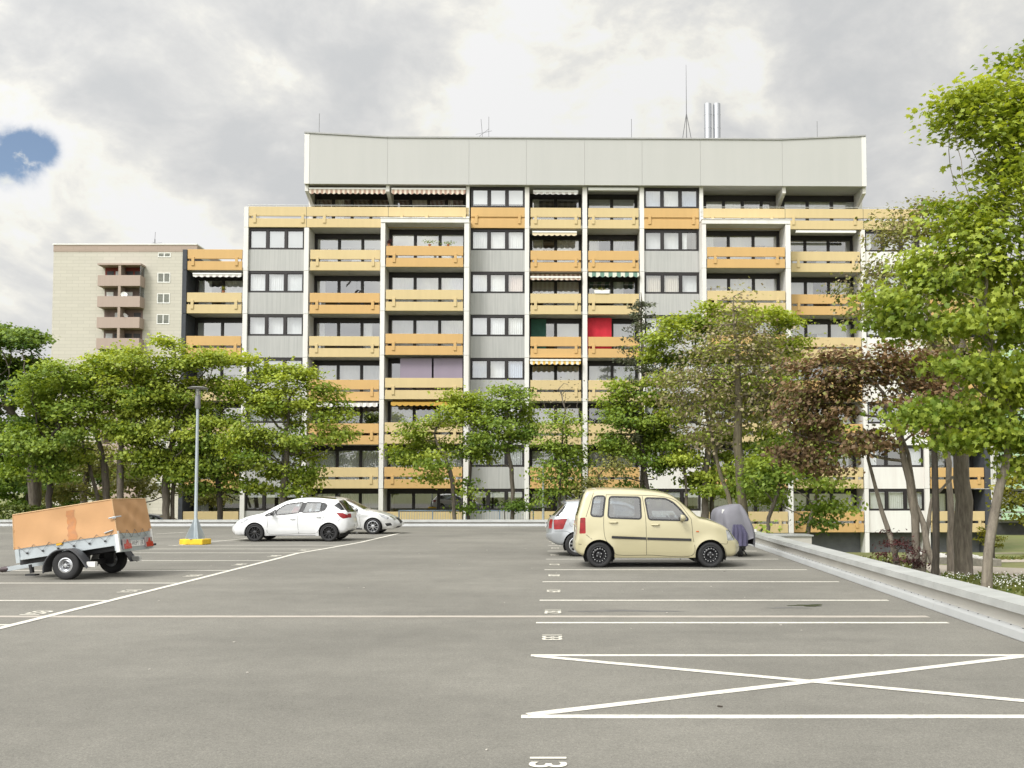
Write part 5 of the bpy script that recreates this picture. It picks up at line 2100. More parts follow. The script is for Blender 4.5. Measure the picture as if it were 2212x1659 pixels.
    for sgn in (1, -1):
        for (hx, hz) in spec['handles']:
            h = MB()
            y = c.w(hx, hz)
            for dx, zz, t_ in ((-0.075, 0.0, 0.008), (0.0, 0.0, 0.034), (0.075, 0.0, 0.008)):
                pass
            h.tube([(hx - 0.09, sgn * (y - 0.003), hz), (hx - 0.06, sgn * (y + 0.028), hz + 0.004), (hx + 0.05, sgn * (y + 0.030), hz + 0.004), (hx + 0.09, sgn * (y - 0.003), hz)], [0.014, 0.019, 0.019, 0.014], 8)
            h.build('door_handle', spec['paint'], root, smooth=True)
        mx_, mz_ = spec['mirror']
        y = c.w(mx_, mz_)
        h = MB()
        h.tube([(mx_, sgn * (y - 0.02), mz_ - 0.07), (mx_ - 0.01, sgn * (y + 0.10), mz_ - 0.05)], 0.03, 8)
        o = h.build('mirror_foot', black_plastic, root, smooth=True)
        h = MB()
        prof = [(0.0, 0.065), (0.05, 0.062), (0.085, 0.045), (0.105, 0.02), (0.11, 0.0)]
        vs, ff = [], []
        k_ = 14
        for hx, rr in prof:
            for j in range(k_):
                a = 2 * math.pi * j / k_
                vs.append((mx_ - 0.05 + hx, sgn * (y + 0.155) + 1.35 * rr * math.cos(a), mz_ + rr * 1.15 * math.sin(a)))
        ff = [(i * k_ + j, i * k_ + (j + 1) % k_, (i + 1) * k_ + (j + 1) % k_, (i + 1) * k_ + j) for i in range(len(prof) - 1) for j in range(k_)]
        ff.append(tuple(range(k_)))
        h.mesh(vs, ff)
        h.build('wing_mirror', spec.get('mirror_mat', spec['paint']), root, smooth=True)
    # wheels
    proto = None
    for xc in (0.0, wb):
        for sgn in (1, -1):
            yw = sgn * (wmax - 0.10)
            if proto is None:
                proto = build_wheel(root, wr, spec['tyre_w'], spec['rim_r'], spec['rim'])
                proto.location = (xc, yw, wr)
                proto.rotation_euler = (0, 0, 0 if sgn < 0 else math.pi)
                first = proto
            else:
                d = copy_tree(first, root)
                d.location = (xc, yw, wr)
                d.rotation_euler = (0, R(11 * (xc + sgn)), 0 if sgn < 0 else math.pi)
    for fn in spec.get('extra', ()):
        fn(c, root, T)
    return root


def build_wheel(parent, r, w, rr, style):
    """outer face towards -y"""
    t = MB()
    h = w / 2
    prof = [(rr, -h * 0.86), (rr + 0.02, -h * 0.98), (r * 0.90, -h), (r * 0.965, -h * 0.86), (r, -h * 0.6), (r, -h * 0.30), (r - 0.008, -h * 0.28), (r - 0.008, -h * 0.22), (r, -h * 0.2),
            (r, h * 0.2), (r - 0.008, h * 0.22), (r - 0.008, h * 0.28), (r, h * 0.3), (r, h * 0.6), (r * 0.965, h * 0.86), (r * 0.90, h), (rr, h * 0.86)]
    t.lathe(prof, 40, 'y')
    o = t.build('wheel', rubber, parent, smooth=True, angle=50)
    m = {'steel': steel_black, 'alloy': alloy, 'black': alloy_black, 'cover': alloy, 'trailer': alloy}[style]
    b = MB()
    b.lathe([(rr + 0.004, -h * 0.9), (rr - 0.012, -h * 0.94), (rr - 0.02, -h * 0.8), (rr - 0.03, h * 0.6), (rr, h * 0.85)], 40, 'y')
    if style in ('steel', 'trailer'):
        f = -h * 0.45
        b.lathe([(rr - 0.022, f + 0.05), (rr * 0.82, f + 0.0), (rr * 0.62, f - 0.02), (rr * 0.50, f + 0.012), (rr * 0.40, f + 0.02), (rr * 0.32, f - 0.012), (0.035, f - 0.02), (0.032, f - 0.04), (0.0, f - 0.042)], 40, 'y')
        k = 15 if style == 'steel' else 5
        d = MB()
        for i in range(k):
            a = 2 * math.pi * i / k
            if style == 'steel':
                cx, cz, s = rr * 0.74 * math.cos(a), rr * 0.74 * math.sin(a), 0.012
                d.lathe([(s, f - 0.012), (0, f - 0.0125)], 10, 'y', center=(cx, 0, cz))
        for i in range(4 if style == 'steel' else 5):
            a = 2 * math.pi * i / (4 if style == 'steel' else 5) + 0.3
            d.lathe([(0.011, f + 0.0), (0.010, f - 0.032), (0, f - 0.034)], 8, 'y', center=(rr * 0.27 * math.cos(a) if style == 'steel' else rr * 0.36 * math.cos(a), 0, rr * 0.27 * math.sin(a) if style == 'steel' else rr * 0.36 * math.sin(a)))
        d.build('wheel_bolts', alloy if style == 'steel' else black_plastic, o, smooth=True)
    else:
        f = -h * 0.72
        n = {'alloy': 5, 'black': 5, 'cover': 9}[style]
        bd = MB()
        bd.lathe([(rr - 0.03, h * 0.1), (0.02, h * 0.1)], 30, 'y')
        bd.lathe([(rr * 0.62, -h * 0.05), (rr * 0.62, h * 0.05)], 24, 'y')
        bd.build('brake_disc', black_plastic, o)
        for i in range(n):
            for sg in ((-1, 1) if style != 'cover' else (0,)):
                a = 2 * math.pi * i / n
                w0, w1 = (0.030, 0.020) if style != 'cover' else (0.030, 0.062)
                a0, a1 = a + sg * 0.12, a + sg * 0.27
                r0, r1 = 0.045, rr - 0.012
                p0, p1 = Vector((r0 * math.cos(a0), 0, r0 * math.sin(a0))), Vector((r1 * math.cos(a1), 0, r1 * math.sin(a1)))
                t_ = (p1 - p0).normalized()
                s_ = Vector((-t_.z, 0, t_.x))
                vs = []
                for p, ww, yy in ((p0, w0, f + 0.012), (p1, w1, f - 0.004)):
                    for q, dy in ((-0.5, 0.02), (-0.35, 0.0), (0.35, 0.0), (0.5, 0.02)):
                        vs.append(p + s_ * ww * q + Vector((0, yy + dy, 0)))
                    vs.append(p + s_ * ww * 0.5 + Vector((0, yy + 0.05, 0)))
                    vs.append(p - s_ * ww * 0.5 + Vector((0, yy + 0.05, 0)))
                b.mesh(vs, [(0, 1, 7, 6), (1, 2, 8, 7), (2, 3, 9, 8), (3, 4, 10, 9), (5, 0, 6, 11), (4, 5, 11, 10)])
        b.lathe([(0.07, f + 0.03), (0.066, f + 0.0), (0.035, f - 0.008), (0.0, f - 0.008)], 20, 'y')
    b.build('rim', m, o, smooth=True, angle=35)
    return o


def plate(root, x, y, z, txt, rear=True, w=0.52, h=0.11, M0=None):
    b = MB()
    b.box(-0.006, 0.006, -w / 2, w / 2, -h / 2, h / 2)
    o = b.build('number_plate', plate_white, root)
    o.location = (x, y, z)
    if txt:
        a = Matrix(((0, 0, -1, -0.0075), (-1, 0, 0, 0), (0, 1, 0, 0), (0, 0, 0, 1)))
        t = text_mesh(txt, h * 0.95, 'plate_lettering', plate_ink, a)
        t.parent = o
    return o


# --- the champagne van-like hatchback: side view measured in the photograph
def zA(px, py, cx=565.0, gy=895.0, k=481.0, sgn=1):
    return (sgn * (px - cx) / k, (gy - py) / k)


A_ = lambda *pts: [zA(*p) for p in pts]
agila = dict(
    wb=2.36, wr=0.27, arch=0.325, sill=0.215, tyre_w=0.165, rim_r=0.185, rim='steel', paint=car_beige, round=0.065, crown=0.05, nose=0.14, tail=0.05,
    top=[(-0.325, 0.24), (-0.42, 0.28), (-0.495, 0.36), (-0.500, 0.52), (-0.475, 0.70), (-0.462, 1.05), (-0.42, 1.20), (-0.315, 1.545), (-0.245, 1.628), (0.1, 1.655), (0.8, 1.645), (1.30, 1.590),
         (1.58, 1.505), (1.88, 1.26), (2.10, 1.065), (2.14, 1.035), (2.36, 0.985), (2.64, 0.88), (2.74, 0.81), (2.86, 0.64), (2.93, 0.53), (2.945, 0.40), (2.93, 0.28), (2.86, 0.232), (2.69, 0.225)],
    wz=[(0.2, 0.765), (0.3, 0.795), (0.55, 0.81), (0.85, 0.80), (1.05, 0.775), (1.5, 0.665), (1.66, 0.60)],
    px=[(-0.5, 0.93), (-0.25, 0.975), (0.3, 1.0), (2.0, 1.0), (2.5, 0.975), (2.8, 0.90), (2.95, 0.83)],
    regions=[('glass_q', rounded(A_((485, 350), (512, 190), (540, 170), (622, 170), (598, 372), (500, 366)), 0.04)),
             ('glass_r', rounded(A_((660, 383), (678, 176), (984, 182), (990, 395)), 0.05)),
             ('glass_f', rounded(A_((1042, 190), (1245, 195), (1325, 235), (1400, 310), (1478, 412), (1076, 402)), 0.05)),
             ('tail', rounded(A_((362, 550), (372, 388), (425, 385), (427, 548)), 0.02)),
             ('head', rounded(A_((1862, 508), (1900, 520), (1950, 600), (1952, 618), (1878, 622)), 0.015))],
    patches=[('screen', 1.62, 2.10, 1.07, 1.49, 0.0, 0.90), ('rearscreen', -0.45, -0.26, 1.10, 1.60, 0.0, 0.88), ('head', 2.70, 2.90, 0.58, 0.83, 0.62, 1.0), ('tail', -0.50, -0.44, 0.72, 1.055, 0.93, 1.0),
             ('grille', 2.80, 2.95, 0.60, 0.72, 0.0, 0.55), ('grille', 2.9, 2.96, 0.3, 0.42, 0.0, 0.6)],
    keys={'glass_q': ('side_window', car_glass), 'glass_r': ('side_window', car_glass), 'glass_f': ('side_window', car_glass), 'screen': ('windscreen', car_glass), 'rearscreen': ('rear_window', dark_glass),
          'tail': ('tail_light', lamp_red), 'head': ('headlight', lamp_clear), 'grille': ('grille', black_plastic)},
    gaps=[A_((640, 152), (612, 380), (616, 550), (640, 625), (705, 690), (737, 762), (1046, 768)), A_((1010, 165), (1040, 390), (1047, 766)), A_((1047, 766), (1510, 770), (1518, 560), (1506, 400)),
          A_((1506, 400), (1400, 255), (1330, 200), (1200, 168), (1010, 158)), A_((640, 152), (1010, 158)), A_((330, 655), (385, 658)), A_((430, 560), (490, 605)), A_((1800, 650), (1875, 655), (1880, 625)),
          A_((515, 118), (430, 380))],
    trims=[(A_((692, 584), (1046, 598)), 0.052), (A_((1054, 599), (1504, 611)), 0.052)], handles=[zA(712, 436), zA(1140, 460)], mirror=zA(1412, 388), seats=(1.25, 0.5), dash=1.85, dash_z=1.0,
    crease=[(A_((440, 600), (600, 560), (900, 560)), 0.010, 0.10)])


def agila_extra(c, root, T):
    b = MB()
    for sgn in (1, -1):
        y = c.w(*zA(1568, 527))
        p = zA(1568, 527)
        b.box(p[0] - 0.03, p[0] + 0.03, sgn * (y - 0.005) if sgn > 0 else -y - 0.012, y + 0.012 if sgn > 0 else -(y - 0.005), p[1] - 0.013, p[1] + 0.013)
    b.build('side_repeater', lamp_amber, root, bevel=0.005)
    plate(root, -0.535, 0.0, 0.80, '')
    b = MB()
    b.tube([(-0.53, -0.3, 0.9), (-0.53, 0.3, 0.9)], 0.014, 8)
    b.build('tailgate_handle', car_beige, root)


agila['extra'] = [agila_extra]
ga = gnd(1294.3, 1225.7)
build_car('parked_car', 'champagne beige tall hatchback with black steel wheels parked on the right', agila, (ga.x, ga.y + 0.72, 0), 0.0, 1.0)

# --- the white hatchback with black wheels
zC = lambda px, py: zA(px, py, 1265.0, 835.0, 354.6, -1)
C_ = lambda *pts: [zC(*p) for p in pts]
corsa = dict(
    wb=2.51, wr=0.305, arch=0.345, sill=0.20, tyre_w=0.19, rim_r=0.215, rim='black', paint=car_white, round=0.10, crown=0.045, nose=0.20, tail=0.12,
    top=[(-0.33, 0.26), (-0.50, 0.30), (-0.60, 0.42), (-0.625, 0.62), (-0.60, 0.80), (-0.57, 0.98), (-0.50, 1.06), (-0.28, 1.33), (-0.20, 1.40), (0.05, 1.435), (0.45, 1.47), (0.85, 1.475), (1.25, 1.43),
         (1.55, 1.345), (1.95, 1.14), (2.25, 0.975), (2.32, 0.945), (2.60, 0.885), (2.90, 0.80), (3.12, 0.70), (3.26, 0.58), (3.30, 0.44), (3.29, 0.30), (3.22, 0.20), (2.88, 0.19)],
    wz=[(0.18, 0.80), (0.35, 0.85), (0.6, 0.868), (0.85, 0.855), (1.0, 0.815), (1.4, 0.66), (1.5, 0.60)],
    px=[(-0.65, 0.84), (-0.4, 0.94), (0.1, 1.0), (2.2, 1.0), (2.7, 0.97), (3.05, 0.89), (3.3, 0.76)],
    regions=[('glass_f', rounded(C_((628, 512), (632, 470), (660, 440), (745, 388), (935, 367), (895, 488)), 0.03)), ('glass_t', rounded(C_((500, 523), (618, 458), (604, 512)), 0.02)),
             ('glass_r', rounded(C_((942, 484), (985, 369), (1162, 372), (1148, 474)), 0.03)), ('glass_q', rounded(C_((1160, 472), (1172, 375), (1205, 382), (1230, 405), (1205, 455)), 0.03)),
             ('pillar', C_((898, 487), (938, 367), (980, 368), (938, 485))),
             ('tail', rounded(C_((1345, 490), (1420, 492), (1480, 520), (1488, 552), (1430, 562), (1395, 540)), 0.02)),
             ('head', rounded(C_((172, 606), (215, 570), (318, 545), (290, 580), (205, 618)), 0.02)),
             ('rearscreen', rounded(C_((1312, 405), (1390, 345), (1440, 400), (1468, 450), (1405, 462)), 0.02))],
    patches=[('screen', 1.56, 2.24, 0.98, 1.335, 0.0, 0.90), ('rearscreen', -0.56, -0.25, 1.0, 1.37, 0.0, 0.95), ('tail', -0.66, -0.5, 0.78, 0.95, 0.66, 1.0), ('head', 3.0, 3.28, 0.58, 0.76, 0.62, 1.0),
             ('grille', 3.15, 3.32, 0.5, 0.62, 0.0, 0.5), ('grille', 3.2, 3.32, 0.26, 0.36, 0.0, 0.7), ('diffuser', -0.62, -0.3, 0.2, 0.37, 0.0, 0.9), ('roof', -0.12, 1.54, 1.3, 1.5, 0.0, 0.93)],
    keys={'glass_f': ('side_window', car_glass), 'glass_t': ('side_window', car_glass), 'glass_r': ('side_window', car_glass), 'glass_q': ('side_window', dark_glass), 'pillar': ('door_pillar', black_plastic),
          'screen': ('windscreen', car_glass), 'rearscreen': ('rear_window', dark_glass), 'tail': ('tail_light', lamp_red), 'head': ('headlight', lamp_clear), 'grille': ('grille', black_plastic),
          'diffuser': ('diffuser', black_plastic), 'roof': ('roof_panel', alloy_black)},
    gaps=[C_((520, 530), (530, 620), (545, 745), (905, 742)), C_((895, 490), (888, 600), (905, 742)), C_((905, 742), (1110, 735), (1160, 660), (1215, 500), (1250, 410), (1215, 365)), C_((1365, 600), (1400, 560))],
    handles=[zC(830, 562), zC(1140, 540)], mirror=(zC(590, 497)[0], zC(590, 497)[1]), mirror_mat=alloy_black, seats=(1.3, 0.45), dash=1.98, dash_z=0.93,
    crease=[(C_((560, 530), (900, 505), (1225, 488), (1340, 480)), 0.018, 0.03), (C_((640, 715), (900, 722)), 0.012, 0.03)])


def corsa_extra(c, root, T):
    plate(root, -0.755, 0.0, 0.52, '')
    b = MB()
    b.lathe([(0.055, 0.0), (0.05, -0.012), (0.038, -0.012), (0.035, 0)], 24, 'x', center=(-0.735, 0, 0.84))
    b.build('badge', alloy, root)
    b = MB()
    b.tube([(0.02, 0, 1.47), (-0.18, 0, 1.66)], [0.008, 0.004], 6)
    b.build('roof_aerial', black_plastic, root)
    b = MB()
    b.tube([(-0.60, -0.45, 0.25), (-0.68, -0.45, 0.24)], 0.035, 10)
    b.build('exhaust_pipe', alloy, root)
    b = MB()                                      # pink cushion seen through the front side window
    b.lathe([(0.0, -0.1), (0.1, -0.07), (0.15, 0), (0.1, 0.07), (0.0, 0.1)], 12, 'y', center=(1.18, 0.52, 1.05))
    b.build('headrest_cushion', mat('cushion_pink', (0.7, 0.16, 0.18), 0.9), root, smooth=True)


corsa['extra'] = [corsa_extra]
gc_ = gnd(711.2, 1169.7)
wbp = gnd(711.2, 1169.7) - gnd(551.3, 1151.7 + 18)
sc = abs(wbp.x) / 2.51
build_car('parked_car', 'white hatchback with black wheels and black roof parked behind the lamp post', corsa, (gc_.x, gc_.y + 0.77 * sc, 0), math.pi, sc)

# --- silver hatchback behind the white one, nose to the right
focus = dict(
    wb=2.65, wr=0.32, arch=0.365, sill=0.20, tyre_w=0.2, rim_r=0.225, rim='alloy', paint=car_pearl, round=0.10, crown=0.045, nose=0.22, tail=0.12,
    top=[(-0.36, 0.27), (-0.60, 0.32), (-0.74, 0.45), (-0.76, 0.70), (-0.72, 0.95), (-0.60, 1.10), (-0.28, 1.40), (0.0, 1.46), (0.5, 1.485), (1.0, 1.47), (1.40, 1.40), (1.85, 1.20), (2.25, 0.99), (2.35, 0.955),
         (2.75, 0.90), (3.10, 0.80), (3.35, 0.68), (3.46, 0.56), (3.50, 0.42), (3.47, 0.28), (3.38, 0.20), (3.02, 0.19)],
    wz=[(0.18, 0.82), (0.35, 0.88), (0.6, 0.905), (0.85, 0.89), (1.0, 0.84), (1.4, 0.67), (1.5, 0.60)],
    px=[(-0.8, 0.84), (-0.45, 0.94), (0.1, 1.0), (2.3, 1.0), (2.8, 0.97), (3.2, 0.88), (3.5, 0.70)],
    regions=[('glass_f', rounded([(1.10, 1.0), (1.18, 1.36), (1.42, 1.30), (1.80, 1.12), (2.02, 1.0), (2.02, 0.965)], 0.03)), ('glass_r', rounded([(0.15, 1.04), (0.25, 1.36), (0.7, 1.40), (1.12, 1.37), (1.04, 1.0)], 0.04)),
             ('glass_q', rounded([(-0.30, 1.10), (-0.02, 1.33), (0.18, 1.35), (0.09, 1.05)], 0.03)),
             ('head', rounded([(2.86, 0.835), (3.10, 0.77), (3.30, 0.66), (3.20, 0.60), (3.02, 0.68)], 0.02)), ('tail', rounded([(-0.70, 0.98), (-0.40, 0.95), (-0.48, 0.78), (-0.72, 0.76)], 0.02)),
             ('fog', rounded([(3.12, 0.44), (3.34, 0.46), (3.40, 0.36), (3.2, 0.32)], 0.02))],
    patches=[('screen', 1.42, 2.24, 1.0, 1.39, 0.0, 0.90), ('rearscreen', -0.62, -0.3, 1.1, 1.39, 0.0, 0.9), ('tail', -0.8, -0.5, 0.78, 0.98, 0.66, 1.0), ('head', 3.2, 3.46, 0.58, 0.72, 0.66, 1.0),
             ('grille', 3.36, 3.52, 0.44, 0.66, 0.0, 0.55), ('grille', 3.3, 3.52, 0.22, 0.33, 0.0, 0.8)],
    keys={'glass_f': ('side_window', car_glass), 'glass_r': ('side_window', car_glass), 'glass_q': ('side_window', dark_glass), 'screen': ('windscreen', car_glass), 'rearscreen': ('rear_window', dark_glass),
          'tail': ('tail_light', lamp_red), 'head': ('headlight', lamp_clear), 'grille': ('grille', black_plastic), 'fog': ('fog_light', black_plastic)},
    gaps=[[(2.12, 0.97), (2.12, 0.6), (2.08, 0.26), (1.08, 0.25)], [(1.06, 1.0), (1.02, 0.6), (1.08, 0.25)], [(1.08, 0.25), (0.5, 0.27), (0.15, 0.6), (0.02, 0.98)]],
    handles=[(1.22, 0.86), (0.28, 0.89)], mirror=(1.95, 1.02), seats=(1.25, 0.4), dash=2.0, dash_z=0.95, crease=[([(0.0, 0.90), (1.2, 0.84), (2.6, 0.78)], 0.016, 0.03)])


def focus_extra(c, root, T):
    plate(root, 3.735, 0.0, 0.42, '')


focus['extra'] = [focus_extra]
gf = gnd(806, 1154)
sc2 = 0.93
build_car('parked_car', 'silver hatchback with five-spoke alloy wheels half hidden behind the white hatchback', focus, (gf.x - 2.65 * sc2, gf.y + 0.8 * sc2, 0), 0.0, sc2)

# --- small silver hatchback behind the beige car
polo = dict(
    wb=2.47, wr=0.31, arch=0.35, sill=0.21, tyre_w=0.19, rim_r=0.2, rim='cover', paint=car_silver, round=0.10, crown=0.045, nose=0.18, tail=0.14,
    top=[(-0.34, 0.28), (-0.52, 0.30), (-0.66, 0.40), (-0.69, 0.56), (-0.66, 0.72), (-0.64, 0.90), (-0.60, 1.02), (-0.44, 1.20), (-0.28, 1.38), (-0.34, 1.42), (-0.05, 1.445), (0.4, 1.47), (0.9, 1.46), (1.30, 1.40),
         (1.75, 1.18), (2.1, 0.98), (2.2, 0.95), (2.6, 0.88), (2.95, 0.76), (3.1, 0.62), (3.15, 0.45), (3.12, 0.28), (3.02, 0.2), (2.83, 0.2)],
    wz=[(0.18, 0.79), (0.35, 0.83), (0.6, 0.85), (0.85, 0.835), (1.0, 0.80), (1.4, 0.64), (1.5, 0.58)],
    px=[(-0.7, 0.86), (-0.45, 0.95), (0.1, 1.0), (2.2, 1.0), (2.7, 0.97), (3.0, 0.88), (3.2, 0.74)],
    regions=[('glass_f', rounded([(0.85, 1.0), (0.92, 1.36), (1.30, 1.31), (1.80, 1.04), (1.80, 0.98)], 0.03)), ('glass_r', rounded([(0.02, 1.06), (0.14, 1.20), (0.3, 1.36), (0.86, 1.37), (0.78, 1.0)], 0.03)),
             ('tail', rounded([(-0.60, 0.70), (-0.61, 0.96), (-0.25, 0.99), (-0.36, 0.71)], 0.03)), ('head', rounded([(2.7, 0.82), (3.0, 0.72), (3.05, 0.6), (2.8, 0.64)], 0.02)),
             ('rearscreen', rounded([(-0.56, 1.04), (-0.34, 1.30), (-0.27, 1.33), (-0.44, 1.05)], 0.01))],
    patches=[('screen', 1.32, 2.1, 1.0, 1.385, 0.0, 0.9), ('rearscreen', -0.6, -0.3, 1.04, 1.35, 0.0, 0.95), ('tail', -0.7, -0.55, 0.70, 0.96, 0.72, 1.0), ('head', 2.9, 3.12, 0.58, 0.76, 0.66, 1.0),
             ('grille', 3.0, 3.2, 0.5, 0.6, 0.0, 0.6), ('diffuser', -0.68, -0.3, 0.2, 0.335, 0.0, 1.0)],
    keys={'glass_f': ('side_window', car_glass), 'glass_r': ('side_window', car_glass), 'screen': ('windscreen', car_glass), 'rearscreen': ('rear_window', dark_glass), 'tail': ('tail_light', lamp_red),
          'head': ('headlight', lamp_clear), 'grille': ('grille', black_plastic), 'diffuser': ('diffuser', plinth_grey)},
    gaps=[[(1.9, 0.97), (1.9, 0.5), (1.85, 0.26), (0.8, 0.25)], [(0.8, 1.0), (0.76, 0.6), (0.8, 0.25)], [(0.8, 0.25), (0.45, 0.28), (0.2, 0.6), (0.0, 1.02)], [(-0.62, 0.66), (-0.3, 0.66), (-0.12, 0.60)]],
    caps=[(-0.10, 0.86, 0.085)], handles=[(0.95, 0.87), (0.15, 0.9)], mirror=(1.75, 1.03), seats=(1.1, 0.35), dash=1.8, dash_z=0.93, crease=[([(-0.3, 0.98), (1.0, 0.93), (2.5, 0.84)], 0.015, 0.03)])


def polo_extra(c, root, T):
    plate(root, -0.825, 0.0, 0.80, '')
    b = MB()
    b.tube([(-0.66, 0.0, 1.03), (-0.72, 0.06, 1.05)], 0.02, 8)
    b.build('rear_wiper', black_plastic, root)


polo['extra'] = [polo_extra]
gp_ = gnd(1246, 1202)
build_car('parked_car', 'silver hatchback with slotted wheel covers partly hidden behind the beige car', polo, (gp_.x, gp_.y + 0.75, 0), 0.0, 0.95)

# --- dark car glimpsed on the road between trailer and lamp post
gq = at(345, 1112, 49.5)
build_car('parked_car', 'dark car glimpsed beyond the deck edge between the orange trailer and the lamp post', dict(focus, paint=car_dark, extra=[], rim='alloy'), (gq.x - 1.2, 49.5, lawn_z(49.5) + 0.75), 0.0, 1.0)
# ------------------------------------------------------------------ box trailer with an orange cover
tarp = mat('tarp_orange', (0.50, 0.285, 0.135), 0.75, var=0.05, vscale=2.2, bump=0.12, bscale=6)
tarp_fresh = mat('tarp_repair', (0.50, 0.215, 0.075), 0.65, color2=(0.36, 0.18, 0.09), vscale=9, var=0.1)
tarp_seam = mat('tarp_seam', (0.55, 0.36, 0.19), 0.7, var=0.1)
fender = mat('fender_black', (0.045, 0.047, 0.052), 0.55, var=0.15)
near_w, far_w = gnd(146, 1251.8), gnd(243.7, 1237)
axle = (far_w - near_w)
tr_yaw = math.atan2(-axle.x, axle.y)
mid = (near_w + far_w) / 2
trl = thing('box_trailer', 'galvanised box trailer with a sagging orange tarpaulin, nose resting on the asphalt', 'trailer', mid, (0, 0, tr_yaw))
# local: +x towards the tail (right), +y away from the camera; the box is pitched nose down
TW = axle.length / 2
wrT = 0.265
PIT = R(-8.6)
BX = Matrix.Translation((0, 0, 0.475)) @ Matrix.Rotation(PIT, 4, 'Y')
x0, x1 = -1.12, 0.89
hw = 0.575
zf, zs_ = 0.02, 0.245                               # floor and top of the side boards, in box space
b = MB()
t = 0.025
for y in (-hw, hw - t):
    b.box(x0, x1, y, y + t, zf, zs_, M=BX)
    b.box(x0, x1, y - 0.012, y + t + 0.012, zs_ - 0.03, zs_ + 0.002, M=BX)
    b.box(x0, x1, y - 0.010, y + t + 0.010, zf - 0.002, zf + 0.05, M=BX)
b.box(x0, x0 + t, -hw + t, hw - t, zf, zs_, M=BX)
b.box(x0 + t, x1 - t, -hw + t, hw - t, zf, zf + 0.02, M=BX)
for x, y in ((x0, -hw), (x0, hw), (x1 - 0.06, -hw), (x1 - 0.06, hw)):
    b.box(x - 0.004, x + 0.075, y - 0.018 if y < 0 else y - 0.012, y + 0.012 if y < 0 else y + 0.018, zf - 0.1 if x > 0 else zf - 0.05, zs_ + 0.02, M=BX)
b.build('side_boards', galv, trl)
for y in (-hw - 0.02, hw - 0.03):
    b = MB()
    b.box(x1 - 0.035, x1 + 0.03, y, y + 0.05, zf - 0.13, zs_ + 0.03, M=BX)
    b.build('corner_post', white_frame, trl, bevel=0.006)
b = MB()
b.box(x1 - t, x1, -hw + t, hw - t, zf, zs_ - 0.005, M=BX)
b.box(x1, x1 + 0.012, -hw + 0.05, hw - 0.05, zf + 0.14, zf + 0.17, M=BX)
b.box(x1, x1 + 0.012, -hw + 0.05, hw - 0.05, zs_ - 0.05, zs_ - 0.02, M=BX)
b.build('tailboard', galv, trl)
b = MB()                                          # chassis rails, axle, light bar
for y in (-0.42, 0.38):
    b.box(x0 - 0.05, x1 - 0.05, y, y + 0.05, zf - 0.09, zf - 0.003, M=BX)
b.box(-0.06, 0.06, -TW + 0.1, TW - 0.1, 0.21, 0.30)
b.box(0.02, 0.22, -TW + 0.28, -TW + 0.34, 0.2, 0.42)
b.box(0.02, 0.22, TW - 0.34, TW - 0.28, 0.2, 0.42)
b.build('chassis', black_plastic, trl)
b = MB()
b.box(x1 - 0.06, x1 + 0.02, -hw, hw, zf - 0.135, zf - 0.01, M=BX)
b.build('light_bar', galv, trl)
b = MB()                                          # drawbar, running to the coupling
b.prism([(x0 - 0.6, -0.16), (x0 + 0.5, -0.14), (x0 + 0.5, -0.05), (x0 - 0.6, -0.075)], -0.045, 0.045, fn=lambda a, c, d: BX @ Vector((a, d, c + zf)))
b.build('drawbar', galv, trl)
b = MB()
pts = [BX @ Vector((x0 - 0.58 - 0.03 * i, 0, zf - 0.115)) for i in range(7)]
b.tube(pts, [0.05, 0.058, 0.048, 0.058, 0.048, 0.055, 0.04], 12)
b.tube([BX @ Vector((x0 - 0.76, 0, zf - 0.115)), BX @ Vector((x0 - 0.95, 0, zf - 0.13))], [0.035, 0.045], 10)
b.tube([BX @ Vector((x0 - 0.80, 0, zf - 0.08)), BX @ Vector((x0 - 0.98, 0, zf - 0.0))], 0.014, 8)
b.build('coupling', mat('coupling_dark', (0.09, 0.07, 0.075), 0.5, metal=0.5, var=0.3), trl, smooth=True)
b = MB()                                          # prop stand under the drawbar
q = BX @ Vector((x0 - 0.12, -0.02, zf - 0.1))
b.tube([q, (q.x + 0.03, q.y, 0.05)], [0.045, 0.04], 10)
b.box(q.x - 0.07, q.x + 0.13, q.y - 0.07, q.y + 0.07, 0.0, 0.03)
b.build('prop_stand', black_plastic, trl)
